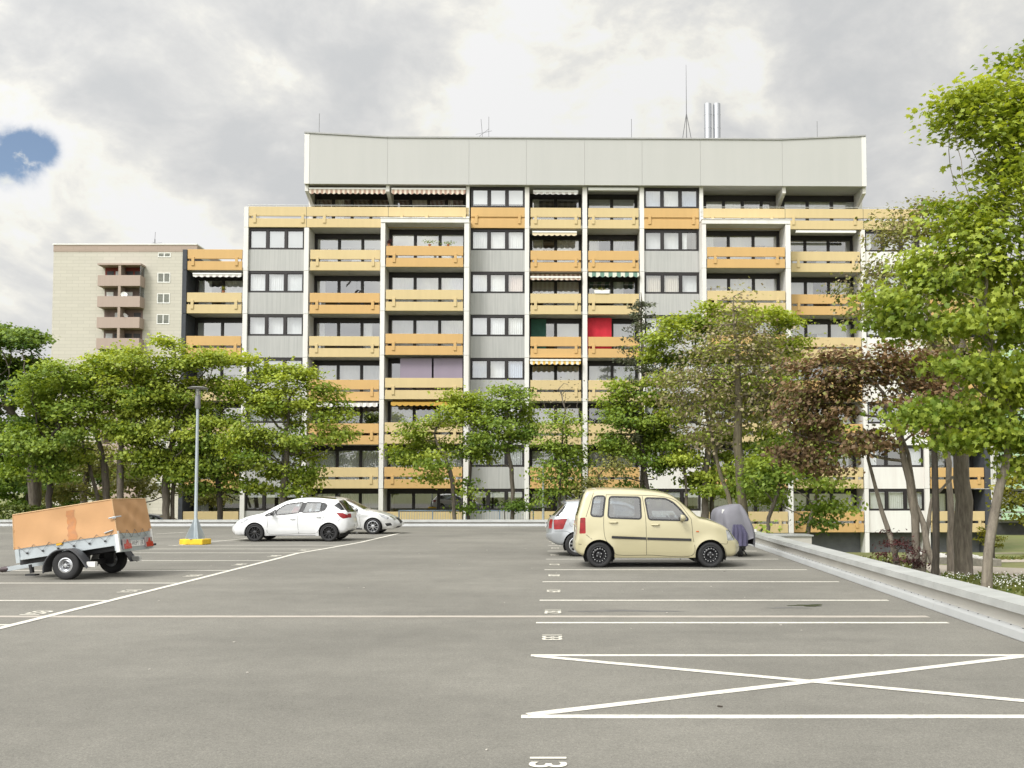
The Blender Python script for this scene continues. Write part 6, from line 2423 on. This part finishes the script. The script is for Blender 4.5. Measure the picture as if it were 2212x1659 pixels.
for sgn in (-1, 1):
    w_ = build_wheel(trl, wrT, 0.17, 0.135, 'trailer')
    w_.location = (0, sgn * TW, wrT)
    w_.rotation_euler = (0, R(20), 0 if sgn < 0 else math.pi)
    b = MB()                                      # mudguard: flat-topped arc
    arc = [(-0.40, 0.13), (-0.395, 0.27), (-0.32, 0.42), (-0.19, 0.53), (-0.02, 0.565), (0.12, 0.555), (0.25, 0.47), (0.37, 0.33), (0.44, 0.23)]
    arc = catmull(arc, 0.04)
    out_, in_ = [], []
    for i, (x, z) in enumerate(arc):
        out_.append((x, z))
        dx, dz = x, z - wrT
        l_ = math.hypot(dx, dz)
        in_.append((x - dx / l_ * 0.018, z - dz / l_ * 0.018))
    k = len(arc)
    for ya, yb in ((sgn * TW - 0.115, sgn * TW + 0.115),):
        vs = [(x, ya, z) for x, z in out_] + [(x, yb, z) for x, z in out_] + [(x, ya, z) for x, z in in_] + [(x, yb, z) for x, z in in_]
        fs = []
        for i in range(k - 1):
            fs += [(i, i + 1, k + i + 1, k + i), (2 * k + i + 1, 2 * k + i, 3 * k + i, 3 * k + i + 1), (i + 1, i, 2 * k + i, 2 * k + i + 1), (k + i, k + i + 1, 3 * k + i + 1, 3 * k + i)]
        fs += [(0, k, 3 * k, 2 * k), (k - 1, 2 * k + k - 1, 3 * k + k - 1, 2 * k - 1)]
        b.mesh(vs, fs)
        yo = ya if sgn < 0 else yb                # rolled outer lip
        b.tube([(x, yo, z - 0.01) for x, z in out_], 0.016, 6)
    b.build('mudguard', fender, trl, smooth=True)
    b = MB()
    b.box(0.40, 0.56, sgn * TW - 0.06 if sgn < 0 else sgn * TW - 0.02, sgn * TW + 0.02 if sgn < 0 else sgn * TW + 0.06, 0.24, 0.33)
    b.build('support_bracket', white_frame, trl)
    b = MB()
    b.box(-0.30, -0.18, sgn * (hw + 0.004) - (0.014 if sgn < 0 else 0), sgn * (hw + 0.004) + (0 if sgn < 0 else 0.014), zf + 0.16, zf + 0.20, M=BX)
    b.build('side_reflector', lamp_amber if sgn > 0 else mat('reflector_yellow', (0.7, 0.38, 0.02), 0.3), trl)
# the cover: a sagging cloth box over hoops
HC = 0.63                                         # height over the side boards
cov = MB()
rnd = random.Random(21)


def cover_face(fn, nu, nv):
    vs = [fn(i / nu, j / nv) for i in range(nu + 1) for j in range(nv + 1)]
    fs = [(i * (nv + 1) + j, (i + 1) * (nv + 1) + j, (i + 1) * (nv + 1) + j + 1, i * (nv + 1) + j + 1) for i in range(nu) for j in range(nv)]
    cov.mesh(vs, fs)


def sag(u):                                       # drawn in between the hoops
    return 0.018 * math.sin(math.pi * ((u * 3) % 1))


def side_fn(sgn):
    def f(u, v):
        x = x0 - 0.015 + (x1 - x0 + 0.03) * u
        inn = 0.028 * v + sag(u) * math.sin(math.pi * v) + 0.010 * math.sin(9 * u + 5 * v) * math.sin(math.pi * v) * math.sin(math.pi * u)
        z = zs_ - 0.02 + (HC + 0.02) * v + (0.005 * math.sin(u * 13) if v == 0 else 0)
        xx = x + (0.035 * v * (1 - 2 * u) if True else 0)
        return BX @ Vector((xx, sgn * (hw + 0.022 - inn), z))
    return f


for sgn in (-1, 1):
    cover_face(side_fn(sgn), 36, 10)
top_y = hw + 0.022 - 0.028


def top_fn(u, v):
    x = x0 - 0.015 + (x1 - x0 + 0.03) * u + 0.035 * (1 - 2 * u)
    return BX @ Vector((x, -top_y + 2 * top_y * v, zs_ + HC - 0.025 * math.sin(math.pi * v) * abs(math.sin(math.pi * u * 3))))


cover_face(top_fn, 36, 8)


def end_fn(front):
    def f(u, v):
        y = (-1 + 2 * u) * (hw + 0.022 - 0.028 * v)
        e = math.sin(math.pi * u)
        # diagonal folds of a loose end flap hanging from its top corner
        fold = 0.034 * math.sin(11 * (u + 0.75 * v)) * e * math.sin(math.pi * v) + 0.012 * math.sin(23 * u - 9 * v) * e * (1 - v) * v * 3
        xe = (x1 + 0.015 - 0.035 * v + fold) if not front else (x0 - 0.015 + 0.035 * v + 0.4 * fold)
        z = zs_ - 0.02 + (HC + 0.02) * v + (0.012 * math.sin(7 * u + 1) if v == 0 and not front else 0)
        return BX @ Vector((xe, y, z))
    return f


cover_face(end_fn(False), 26, 14)
cover_face(end_fn(True), 12, 8)
co_ = cov.build('tarpaulin', tarp, trl, smooth=True, merge=True, angle=50)
b = MB()                                          # piping along the upper edges and corners
for sgn in (-1, 1):
    b.tube([top_fn(i / 20, 0 if sgn < 0 else 1) for i in range(21)], 0.010, 6)
    f = side_fn(sgn)
    b.tube([f(1, j / 8) for j in range(9)], 0.008, 6)
    b.tube([f(0, j / 8) for j in range(9)], 0.008, 6)
b.tube([end_fn(False)(i / 12, 1) for i in range(13)], 0.009, 6)
b.build('tarp_piping', tarp_seam, co_)
b = MB()                                          # repair patch on the near side
f = side_fn(-1)
nu, nv = 8, 12
vs = []
for i in range(nu + 1):
    for j in range(nv + 1):
        u = 0.53 + 0.085 * i / nu + (0.009 * math.sin(j * 1.1) * (i / nu)) + (0.008 * math.sin(j * 2.3) if i == 0 else 0)
        v = 0.03 + 0.84 * j / nv
        p = f(u, v)
        n_ = BX.to_3x3() @ Vector((0, -0.004, 0))
        vs.append(p + n_)
b.mesh(vs, [(i * (nv + 1) + j, (i + 1) * (nv + 1) + j, (i + 1) * (nv + 1) + j + 1, i * (nv + 1) + j + 1) for i in range(nu) for j in range(nv)])
b.build('repair_patch', tarp_fresh, co_, smooth=True)
b = MB()                                          # lacing cord zigzagging between eyelets and hooks
zig = []
for i in range(13):
    u = 0.04 + 0.92 * i / 12
    if i % 2 == 0:
        zig.append(f(u, 0.07) + Vector((0, -0.008, 0)))
    else:
        p = BX @ Vector((x0 + (x1 - x0) * u, -hw - 0.02, zs_ - 0.12))
        zig.append(p)
b.tube(zig, 0.0035, 5)
e = end_fn(False)
zig = []
for i in range(9):
    u = 0.06 + 0.88 * i / 8
    zig.append(e(u, 0.10) + Vector((0.012, 0, 0)) if i % 2 == 0 else BX @ Vector((x1 + 0.02, -hw + 2 * hw * u, zs_ - 0.10)))
b.tube(zig, 0.0035, 5)
b.build('lacing_cord', mat('cord_grey', (0.16, 0.16, 0.17), 0.9), trl)
b = MB()
for i in range(1, 13, 2):
    p = BX @ Vector((x0 + (x1 - x0) * (0.04 + 0.92 * i / 12), -hw - 0.012, zs_ - 0.12))
    b.lathe([(0.02, 0), (0.018, -0.016), (0.0, -0.018)], 10, 'y', center=p)
b.build('cord_hooks', black_plastic, trl)
b = MB()                                          # buckle strap at the near rear corner, latch
b.box(x1 - 0.03, x1 + 0.04, -hw - 0.045, -hw - 0.03, zs_ + 0.27, zs_ + 0.30, M=BX)
b.tube([BX @ Vector((x1 - 0.10, -hw - 0.04, zs_ + 0.285)), BX @ Vector((x1 + 0.02, -hw - 0.045, zs_ + 0.295)), BX @ Vector((x1 + 0.06, -hw + 0.1, zs_ + 0.30))], 0.012, 6)
b.tube([BX @ Vector((x1 - 0.22, -hw - 0.03, zs_ + 0.03)), BX @ Vector((x1 - 0.05, -hw - 0.03, zs_ + 0.06))], 0.012, 6)
b.build('tailboard_latch', galv, trl)
star_prof = []
for yc in (-0.36, 0.40):
    c_ = BX @ Vector((x1 + 0.05, yc, zf - 0.03))
    b = MB()
    b.box(x1 + 0.02, x1 + 0.055, yc - 0.125, yc + 0.125, zf - 0.10, zf + 0.10, M=BX)
    o = b.build('tail_light', mat('lamp_smoke', (0.32, 0.26, 0.26), 0.2, coat=1.0) if yc < 0 else bpy.data.materials['lamp_smoke'], trl, bevel=0.012)
    b = MB()                                      # red lens with a pointed middle
    pts = [(-0.115, -0.088), (0.115, -0.088), (0.115, 0.0), (0.04, 0.012), (0.0, 0.085), (-0.04, 0.012), (-0.115, 0.0)]
    b.prism(pts, x1 + 0.056, x1 + 0.066, fn=lambda a, c, d: BX @ Vector((d, yc + a, zf + c)))
    b.build('red_lens', mat('lens_red', (0.45, 0.012, 0.012), 0.2, coat=1.0) if yc < 0 else bpy.data.materials['lens_red'], o)
b = MB()
b.box(x1 + 0.025, x1 + 0.034, -0.215, 0.255, zf - 0.055, zf + 0.055, M=BX)
o = b.build('number_plate', plate_white, trl)
MT = BX @ Matrix.Translation((x1 + 0.0355, 0.02, zf)) @ Matrix(((0, 0, 1, 0), (1, 0, 0, 0), (0, 1, 0, 0), (0, 0, 0, 1))) @ Matrix.Diagonal((0.92, 1.25, 1, 1))
tl = text_mesh('WI:PY 138', 0.098, 'plate_lettering', plate_ink, MT)
tl.parent = o
b = MB()
b.tube([BX @ Vector((x1 + 0.02, hw - 0.02, zf - 0.06)), BX @ Vector((x1 + 0.07, hw + 0.03, zf - 0.06))], 0.022, 8)
b.build('marker_lamp', black_plastic, trl)

# ------------------------------------------------------------------ lamp post on its yellow block
ly0 = gnd(415, 1177)
lp = thing('street_lamp', 'slim grey lamp post with a flat round hood standing on a yellow concrete block', 'street lamp', (ly0.x, ly0.y + 0.25, 0), (0, 0, R(-9)))
Yl = ly0.y + 0.25
pxm = FPX / Yl
hz = lambda py: at(420, py, Yl).z
yellow = mat('block_yellow', (0.72, 0.47, 0.02), 0.6, var=0.14, vscale=7, bump=0.2)
b = MB()
b.box(-0.38, 0.38, -0.26, 0.26, 0, hz(1164))
b.build('concrete_base', yellow, lp, bevel=0.02)
zb_ = hz(1164)
pole_m = mat('pole_grey', (0.38, 0.43, 0.46), 0.42, metal=0.25, var=0.08)
b = MB()
zt1, zt2, zt3, zt4 = hz(880), hz(868), hz(845), hz(838)
b.lathe([(0.062, zb_), (0.062, zb_ + 0.5), (0.05, zb_ + 0.55), (0.042, zt1 - 0.02)], 16)
for i in range(4):
    a = math.pi / 4 + i * math.pi / 2
    c, s = math.cos(a), math.sin(a)
    vs = [Vector((c * r_ - s * t_, s * r_ + c * t_, z_)) for r_, z_ in ((0.05, zb_ + 0.004), (0.30, zb_ + 0.004), (0.30, zb_ + 0.03), (0.05, zb_ + 0.62)) for t_ in (-0.009, 0.009)]
    b.mesh(vs, [(0, 2, 4, 6), (7, 5, 3, 1), (0, 1, 3, 2), (2, 3, 5, 4), (4, 5, 7, 6)])
b.lathe([(0.3, zb_ + 0.002), (0.3, zb_ + 0.022), (0.0, zb_ + 0.022)], 4)
b.build('pole', pole_m, lp, smooth=True)
b = MB()
b.lathe([(0.0, zt1 - 0.03), (0.075, zt1 - 0.03), (0.08, zt1), (0.08, zt2 + 0.18), (0.07, zt2 + 0.2), (0.0, zt2 + 0.2)], 18)
b.build('lamp_housing', mat('housing_grey', (0.20, 0.20, 0.21), 0.45, metal=0.3), lp, smooth=True)
b = MB()
b.lathe([(0.066, zt2 + 0.2), (0.074, zt4 - 0.03)], 18)
o = b.build('lamp_glass', glass_mat('lamp_glass', (0.75, 0.76, 0.75), 0.15), lp, smooth=True)
b = MB()
b.lathe([(0.0, zt2 + 0.2), (0.03, zt2 + 0.2), (0.035, zt2 + 0.32), (0.0, zt2 + 0.36)], 10)
b.build('bulb', white_frame, o, smooth=True)
b = MB()
for i in range(3):
    a = 2 * math.pi * i / 3
    b.tube([(0.076 * math.cos(a), 0.076 * math.sin(a), zt2 + 0.18), (0.076 * math.cos(a), 0.076 * math.sin(a), zt4 - 0.02)], 0.008, 6)
b.lathe([(0.0, zt4 - 0.03), (0.305, zt4 - 0.015), (0.312, zt4), (0.2, zt4 + 0.03), (0.0, zt4 + 0.05)], 28)
b.build('hood', mat('hood_grey', (0.23, 0.225, 0.215), 0.5, metal=0.2), lp, smooth=True)

# ------------------------------------------------------------------ covered scooter
cv = mat('cover_violet_grey', (0.165, 0.163, 0.185), 0.68, var=0.12, vscale=2.2, bump=0.15, bscale=7, spec=0.4)
cv_dark = mat('cover_dark_panel', (0.075, 0.07, 0.125), 0.65, var=0.2, vscale=4)
sg = gnd(1592, 1203)
sc_ = thing('covered_scooter', 'scooter under a violet-grey rain cover with the dark wheels showing below', 'scooter', (sg.x, sg.y + 0.5, 0))
ys_ = sg.y + 0.5
kx = ys_ / FPX
zof = lambda py: at(1590, py, ys_).z
xof = lambda px: at(px, 1150, ys_).x - sg.x
# rows from the hem to the top: left and right outline of the cover in the photograph
rows_ = [(1181, 1556, 1626), (1160, 1548, 1629), (1145, 1543, 1627), (1130, 1540, 1622), (1115, 1539, 1615), (1105, 1541, 1610), (1099, 1545, 1606), (1094, 1556, 1602), (1090, 1575, 1598), (1088.2, 1588, 1595)]
b = MB()
n = 44
vs, fs = [], []
for k, (py, pl, pr) in enumerate(rows_):
    z, xl_, xr_ = zof(py), xof(pl), xof(pr)
    cx_, rx_ = (xl_ + xr_) / 2, (xr_ - xl_) / 2
    ry_ = 0.62 * (1 - 0.55 * (k / (len(rows_) - 1)) ** 2.2)
    for j in range(n):
        a = 2 * math.pi * j / n
        # squarish section with hanging folds that deepen towards the hem
        e = 0.62
        cxx = math.copysign(abs(math.cos(a)) ** e, math.cos(a))
        syy = math.copysign(abs(math.sin(a)) ** e, math.sin(a))
        q = 1 - k / (len(rows_) - 1)
        fold = 1 + 0.11 * q * math.sin(7 * a + 2 * q) + 0.04 * q * math.sin(13 * a + 1)
        hem = 0.05 * math.sin(5 * a) + 0.10 * max(0, math.cos(a + 1.2)) if k == 0 else 0
        if k == 0 and -2.6 < (a - 2 * math.pi if a > math.pi else a) < -0.6:
            hem += 0.10                           # the hem rides up over the wheel facing the camera
        vs.append((cx_ + rx_ * cxx * min(fold, 1.04), ry_ * syy * fold, z + hem))
for k in range(len(rows_) - 1):
    for j in range(n):
        fs.append((k * n + j, k * n + (j + 1) % n, (k + 1) * n + (j + 1) % n, (k + 1) * n + j))
fs.append(tuple(range((len(rows_) - 1) * n, len(rows_) * n)))
b.mesh(vs, fs)
o = b.build('rain_cover', cv, sc_, smooth=True, angle=60)
md = o.modifiers.new('sub', 'SUBSURF')
md.levels = md.render_levels = 1
b = MB()                                          # darker gathered front apron
m_ = 16
vs, fs = [], []
for k, py in enumerate((1176, 1165, 1150, 1138, 1131)):
    xl_, xr_ = xof(1566 + 2 * k), xof(1604 - (0 if k < 3 else 6 * (k - 2)))
    for j in range(m_ + 1):
        u = j / m_
        vs.append((xl_ + (xr_ - xl_) * u, -0.66 - 0.03 * math.sin(u * 24) * (1 - k / 6) - 0.05 * math.sin(math.pi * u) + 0.05 * (k / 4), zof(py)))
fs = [(k * (m_ + 1) + j, k * (m_ + 1) + j + 1, (k + 1) * (m_ + 1) + j + 1, (k + 1) * (m_ + 1) + j) for k in range(4) for j in range(m_)]
b.mesh(vs, fs)
b.build('cover_apron', cv_dark, o, smooth=True)
b = MB()
b.box(xof(1553), xof(1558), -0.46, -0.44, zof(1108), zof(1099.5))
b.build('reflective_label', plate_white, o)
b = MB()
b.box(xof(1620.5), xof(1625), -0.5, -0.44, zof(1147), zof(1141.5))
b.build('reflective_label', plate_white, o)
for yw_ in (-0.42, 0.55):
    w_ = build_wheel(sc_, 0.25, 0.12, 0.14, 'steel')
    w_.location = (0.02 + (0.08 if yw_ < 0 else 0.12), yw_, 0.25)
    w_.rotation_euler = (0, 0, R(72))
b = MB()
b.box(-0.12, 0.26, -0.3, 0.5, 0.16, 0.42)
b.tube([(0.24, 0.1, 0.2), (0.36, 0.05, 0.0)], 0.018, 6)
b.build('frame', black_plastic, sc_, bevel=0.04)

# ------------------------------------------------------------------ blue railing at the foot of the block
YR = 47.5
ra, rb_ = at(862, 1103, YR), at(1152, 1103, YR)
zr_ = ra.z
rl = thing('metal_railing', 'blue-grey painted railing with thin upright bars along the path below the block', 'railing', (ra.x, YR, 0))
L_ = rb_.x - ra.x
zlow = lawn_z(YR) + 0.02
b = MB()
b.tube([(0, 0, zr_), (L_, 0, zr_)], 0.028, 8)
b.tube([(0, 0, zr_ - 0.62), (L_, 0, zr_ - 0.62)], 0.018, 6)
b.build('handrail', blue_paint, rl)
for i in range(5):
    b = MB()
    b.box(L_ * i / 4 - 0.03, L_ * i / 4 + 0.03, -0.03, 0.03, zlow, zr_)
    b.build('post', blue_paint, rl)
b = MB()
k = int(L_ / 0.13)
for i in range(1, k):
    x = L_ * i / k
    b.box(x - 0.007, x + 0.007, -0.007, 0.007, zr_ - 0.62, zr_)
b.build('bars', blue_paint, rl)

# thin grey mast beside the pillar
p = at(1173.5, 1116, 45.3)
ms = thing('lamp_mast', 'thin plain grey mast in front of the orange parapet left of the white pillar', 'lamp post', (p.x, 45.3, lawn_z(45.3)))
b = MB()
b.lathe([(0.06, 0.0), (0.055, at(1173, 1060, 45.3).z - lawn_z(45.3)), (0.04, at(1173, 1005, 45.3).z - lawn_z(45.3)), (0.0, at(1173, 1004, 45.3).z - lawn_z(45.3))], 10)
b.build('pole', galv, ms, smooth=True)

# low stone edging with white gravel by the path
for (pts, lab) in (([(2026, 1202.5), (2112, 1204.5), (2112, 1211), (2026, 1209)], 'low stone kerb bed with white pebbles, left of the clipped conifer'),
                   ([(2118, 1208), (2240, 1213), (2240, 1222), (2118, 1215)], 'low stone kerb bed with white pebbles at the right edge')):
    c0, c1 = lawn_pt(*pts[0]), lawn_pt(*pts[1])
    d0, d1 = lawn_pt(*pts[3]), lawn_pt(*pts[2])
    root = thing('stone_bed', lab, 'planting bed', d0)
    b = MB()
    dy = max(0.8, c0.y - d0.y)
    ln = d1.x - d0.x
    h = 0.26
    for q in ((0, ln, 0, 0.22), (0, ln, dy, dy + 0.2), (0, 0.2, 0.22, dy), (ln - 0.2, ln, 0.22, dy)):
        b.box(q[0], q[1], q[2], q[3], -0.3, h)
    b.build('kerb', mat('kerb_stone', (0.25, 0.23, 0.2), 0.9, var=0.2, vscale=6) if 'kerb_stone' not in MATS else MATS['kerb_stone'], root)
    g_ = MB()
    rr = random.Random(3)
    for _ in range(380):
        x, y, s = rr.uniform(0.2, ln - 0.2), rr.uniform(0.24, dy - 0.02), rr.uniform(0.03, 0.07)
        g_.box(-s, s, -s, s, -s * 0.6, s * 0.6, M=Matrix.Translation((x, y, h - 0.02)) @ Matrix.Rotation(rr.uniform(0, 3), 4, (0.3, 0.4, 1)))
    g_.box(0.2, ln - 0.2, 0.22, dy, -0.1, h - 0.06)
    o = g_.build('pebbles', mat('white_pebbles', (0.5, 0.49, 0.46), 0.85, var=0.3, vscale=14) if 'white_pebbles' not in MATS else MATS['white_pebbles'], root)
    o['kind'] = 'stuff'

# ------------------------------------------------------------------ small things on the balconies


def on_block(u, v, z):
    return BM @ Vector((u, v, z))


terracotta = mat('terracotta', (0.35, 0.14, 0.07), 0.85)


def plant(px, v, r, label, kind='potted_plant', lm=lf_mid, pot=terracotta, h=0.28, seed=1, w=0.16):
    p = on_block(ux(px, v), v, ZT[r] + 0.004)
    root = thing(kind, label, 'potted plant', p)
    b = MB()
    b.lathe([(0.0, 0), (0.07, 0), (0.1, 0.12), (0.09, 0.12), (0.0, 0.1)], 12)
    b.build('pot', pot, root, smooth=True)
    rg = np.random.default_rng(seed)
    c = rg.normal(size=(90, 3)) * np.array((w, 0.07, 0.055)) + np.array((0, 0, h))
    leaf_mesh('leaves', c, rg.normal(size=(90, 3)), 0.075, rg.random(90), LEAF2, lm, root, seed)


plant(928, -0.94, 1, 'dark bushy pot plant on the orange parapet of the projecting balcony stack, middle of three', seed=2, w=0.2)
plant(968, -0.94, 1, 'dark flat pot plant on the orange parapet of the projecting balcony stack, rightmost of three', seed=3, w=0.22, h=0.2)
plant(840, -0.94, 1, 'reddish pot plant at the left end of the orange parapet of the projecting balcony stack', lm=lf_red, seed=4, w=0.1)
plant(484, 0.05, 2, 'small yellow-flowered pot plant on the parapet beside the dark end wall', lm=lf_gold, seed=5, w=0.06)
p = on_block(ux(1300), 0.05, ZT[2] + 0.004)
fb = thing('flower_box', 'white flower box with yellow blooms on the parapet under the green striped awning', 'flower box', p)
b = MB()
w_ = ux(1317) - ux(1283)
b.prism([(-w_ / 2, 0.22), (-w_ / 2 + 0.05, 0), (w_ / 2 - 0.05, 0), (w_ / 2, 0.22)], -0.1, 0.1, fn=lambda a, c, d: (a, d, c))
b.build('box', white_frame, fb, bevel=0.01)
rg = np.random.default_rng(8)
c = rg.normal(size=(120, 3)) * np.array((w_ * 0.25, 0.06, 0.05)) + np.array((0, 0, 0.27))
leaf_mesh('flowers', c, rg.normal(size=(120, 3)), 0.07, rg.random(120), LEAF2, lf_gold, fb, 9)


def dish(px, py, label, tilt):
    pt = at(px, py, TY - 1.15)
    root = thing('satellite_dish', label, 'satellite dish', pt)
    b = MB()
    M_ = Matrix.Rotation(R(tilt), 4, 'Z') @ Matrix.Rotation(R(70), 4, 'X')
    b.lathe([(0.0, 0.0), (0.15, 0.012), (0.3, 0.05), (0.4, 0.10), (0.41, 0.105), (0.3, 0.035), (0.0, -0.02)], 22, M=M_)
    b.build('reflector', white_frame, root, smooth=True)
    b = MB()
    b.tube([M_ @ Vector((0, -0.36, 0.08)), M_ @ Vector((0, -0.1, 0.5))], 0.02, 6)
    b.tube([(0, 0.03, 0), (0, 0.2, -0.1), (0, 0.2, -0.75)], 0.03, 6)
    b.build('arm', galv, root)


dish(268, 637, 'round white satellite dish at the divider of the tower balcony second from the top', 20)
dish(270, 683, 'white satellite dish turned sideways at the divider of the tower balcony third from the top', 75)
# dark bird ornament and plant rack on one balcony
for px, dz, lab in ((832 - 26, 0.62, 'black bird figure hanging over an orange balcony parapet left of the projecting stack'), (857 - 26, 0.10, 'black bird figure perched on an orange balcony parapet left of the projecting stack')):
    p = on_block(ux(px - 55), 0.30, ZT[2] + dz)
    root = thing('bird_figure', lab, 'ornament', p)
    b = MB()
    b.tube([(-0.16, 0, -0.16), (-0.06, 0, -0.03), (0.02, 0, 0.06), (0.08, 0, 0.13), (0.13, 0, 0.16), (0.19, 0, 0.15)], [0.012, 0.05, 0.075, 0.06, 0.045, 0.008], 10)
    b.build('figure', black_plastic, root, smooth=True)
    if dz > 0.3:
        b = MB()
        b.tube([(0.04, 0, 0.1), (0.04, 0, ZT[1] - PH - ZT[2] - dz + 0.01)], 0.004, 4)
        b.build('string', black_plastic, root)
    else:
        b = MB()
        b.tube([(0, 0, 0.0), (0, 0, -0.6)], 0.012, 5)
        b.build('perch', black_plastic, root)
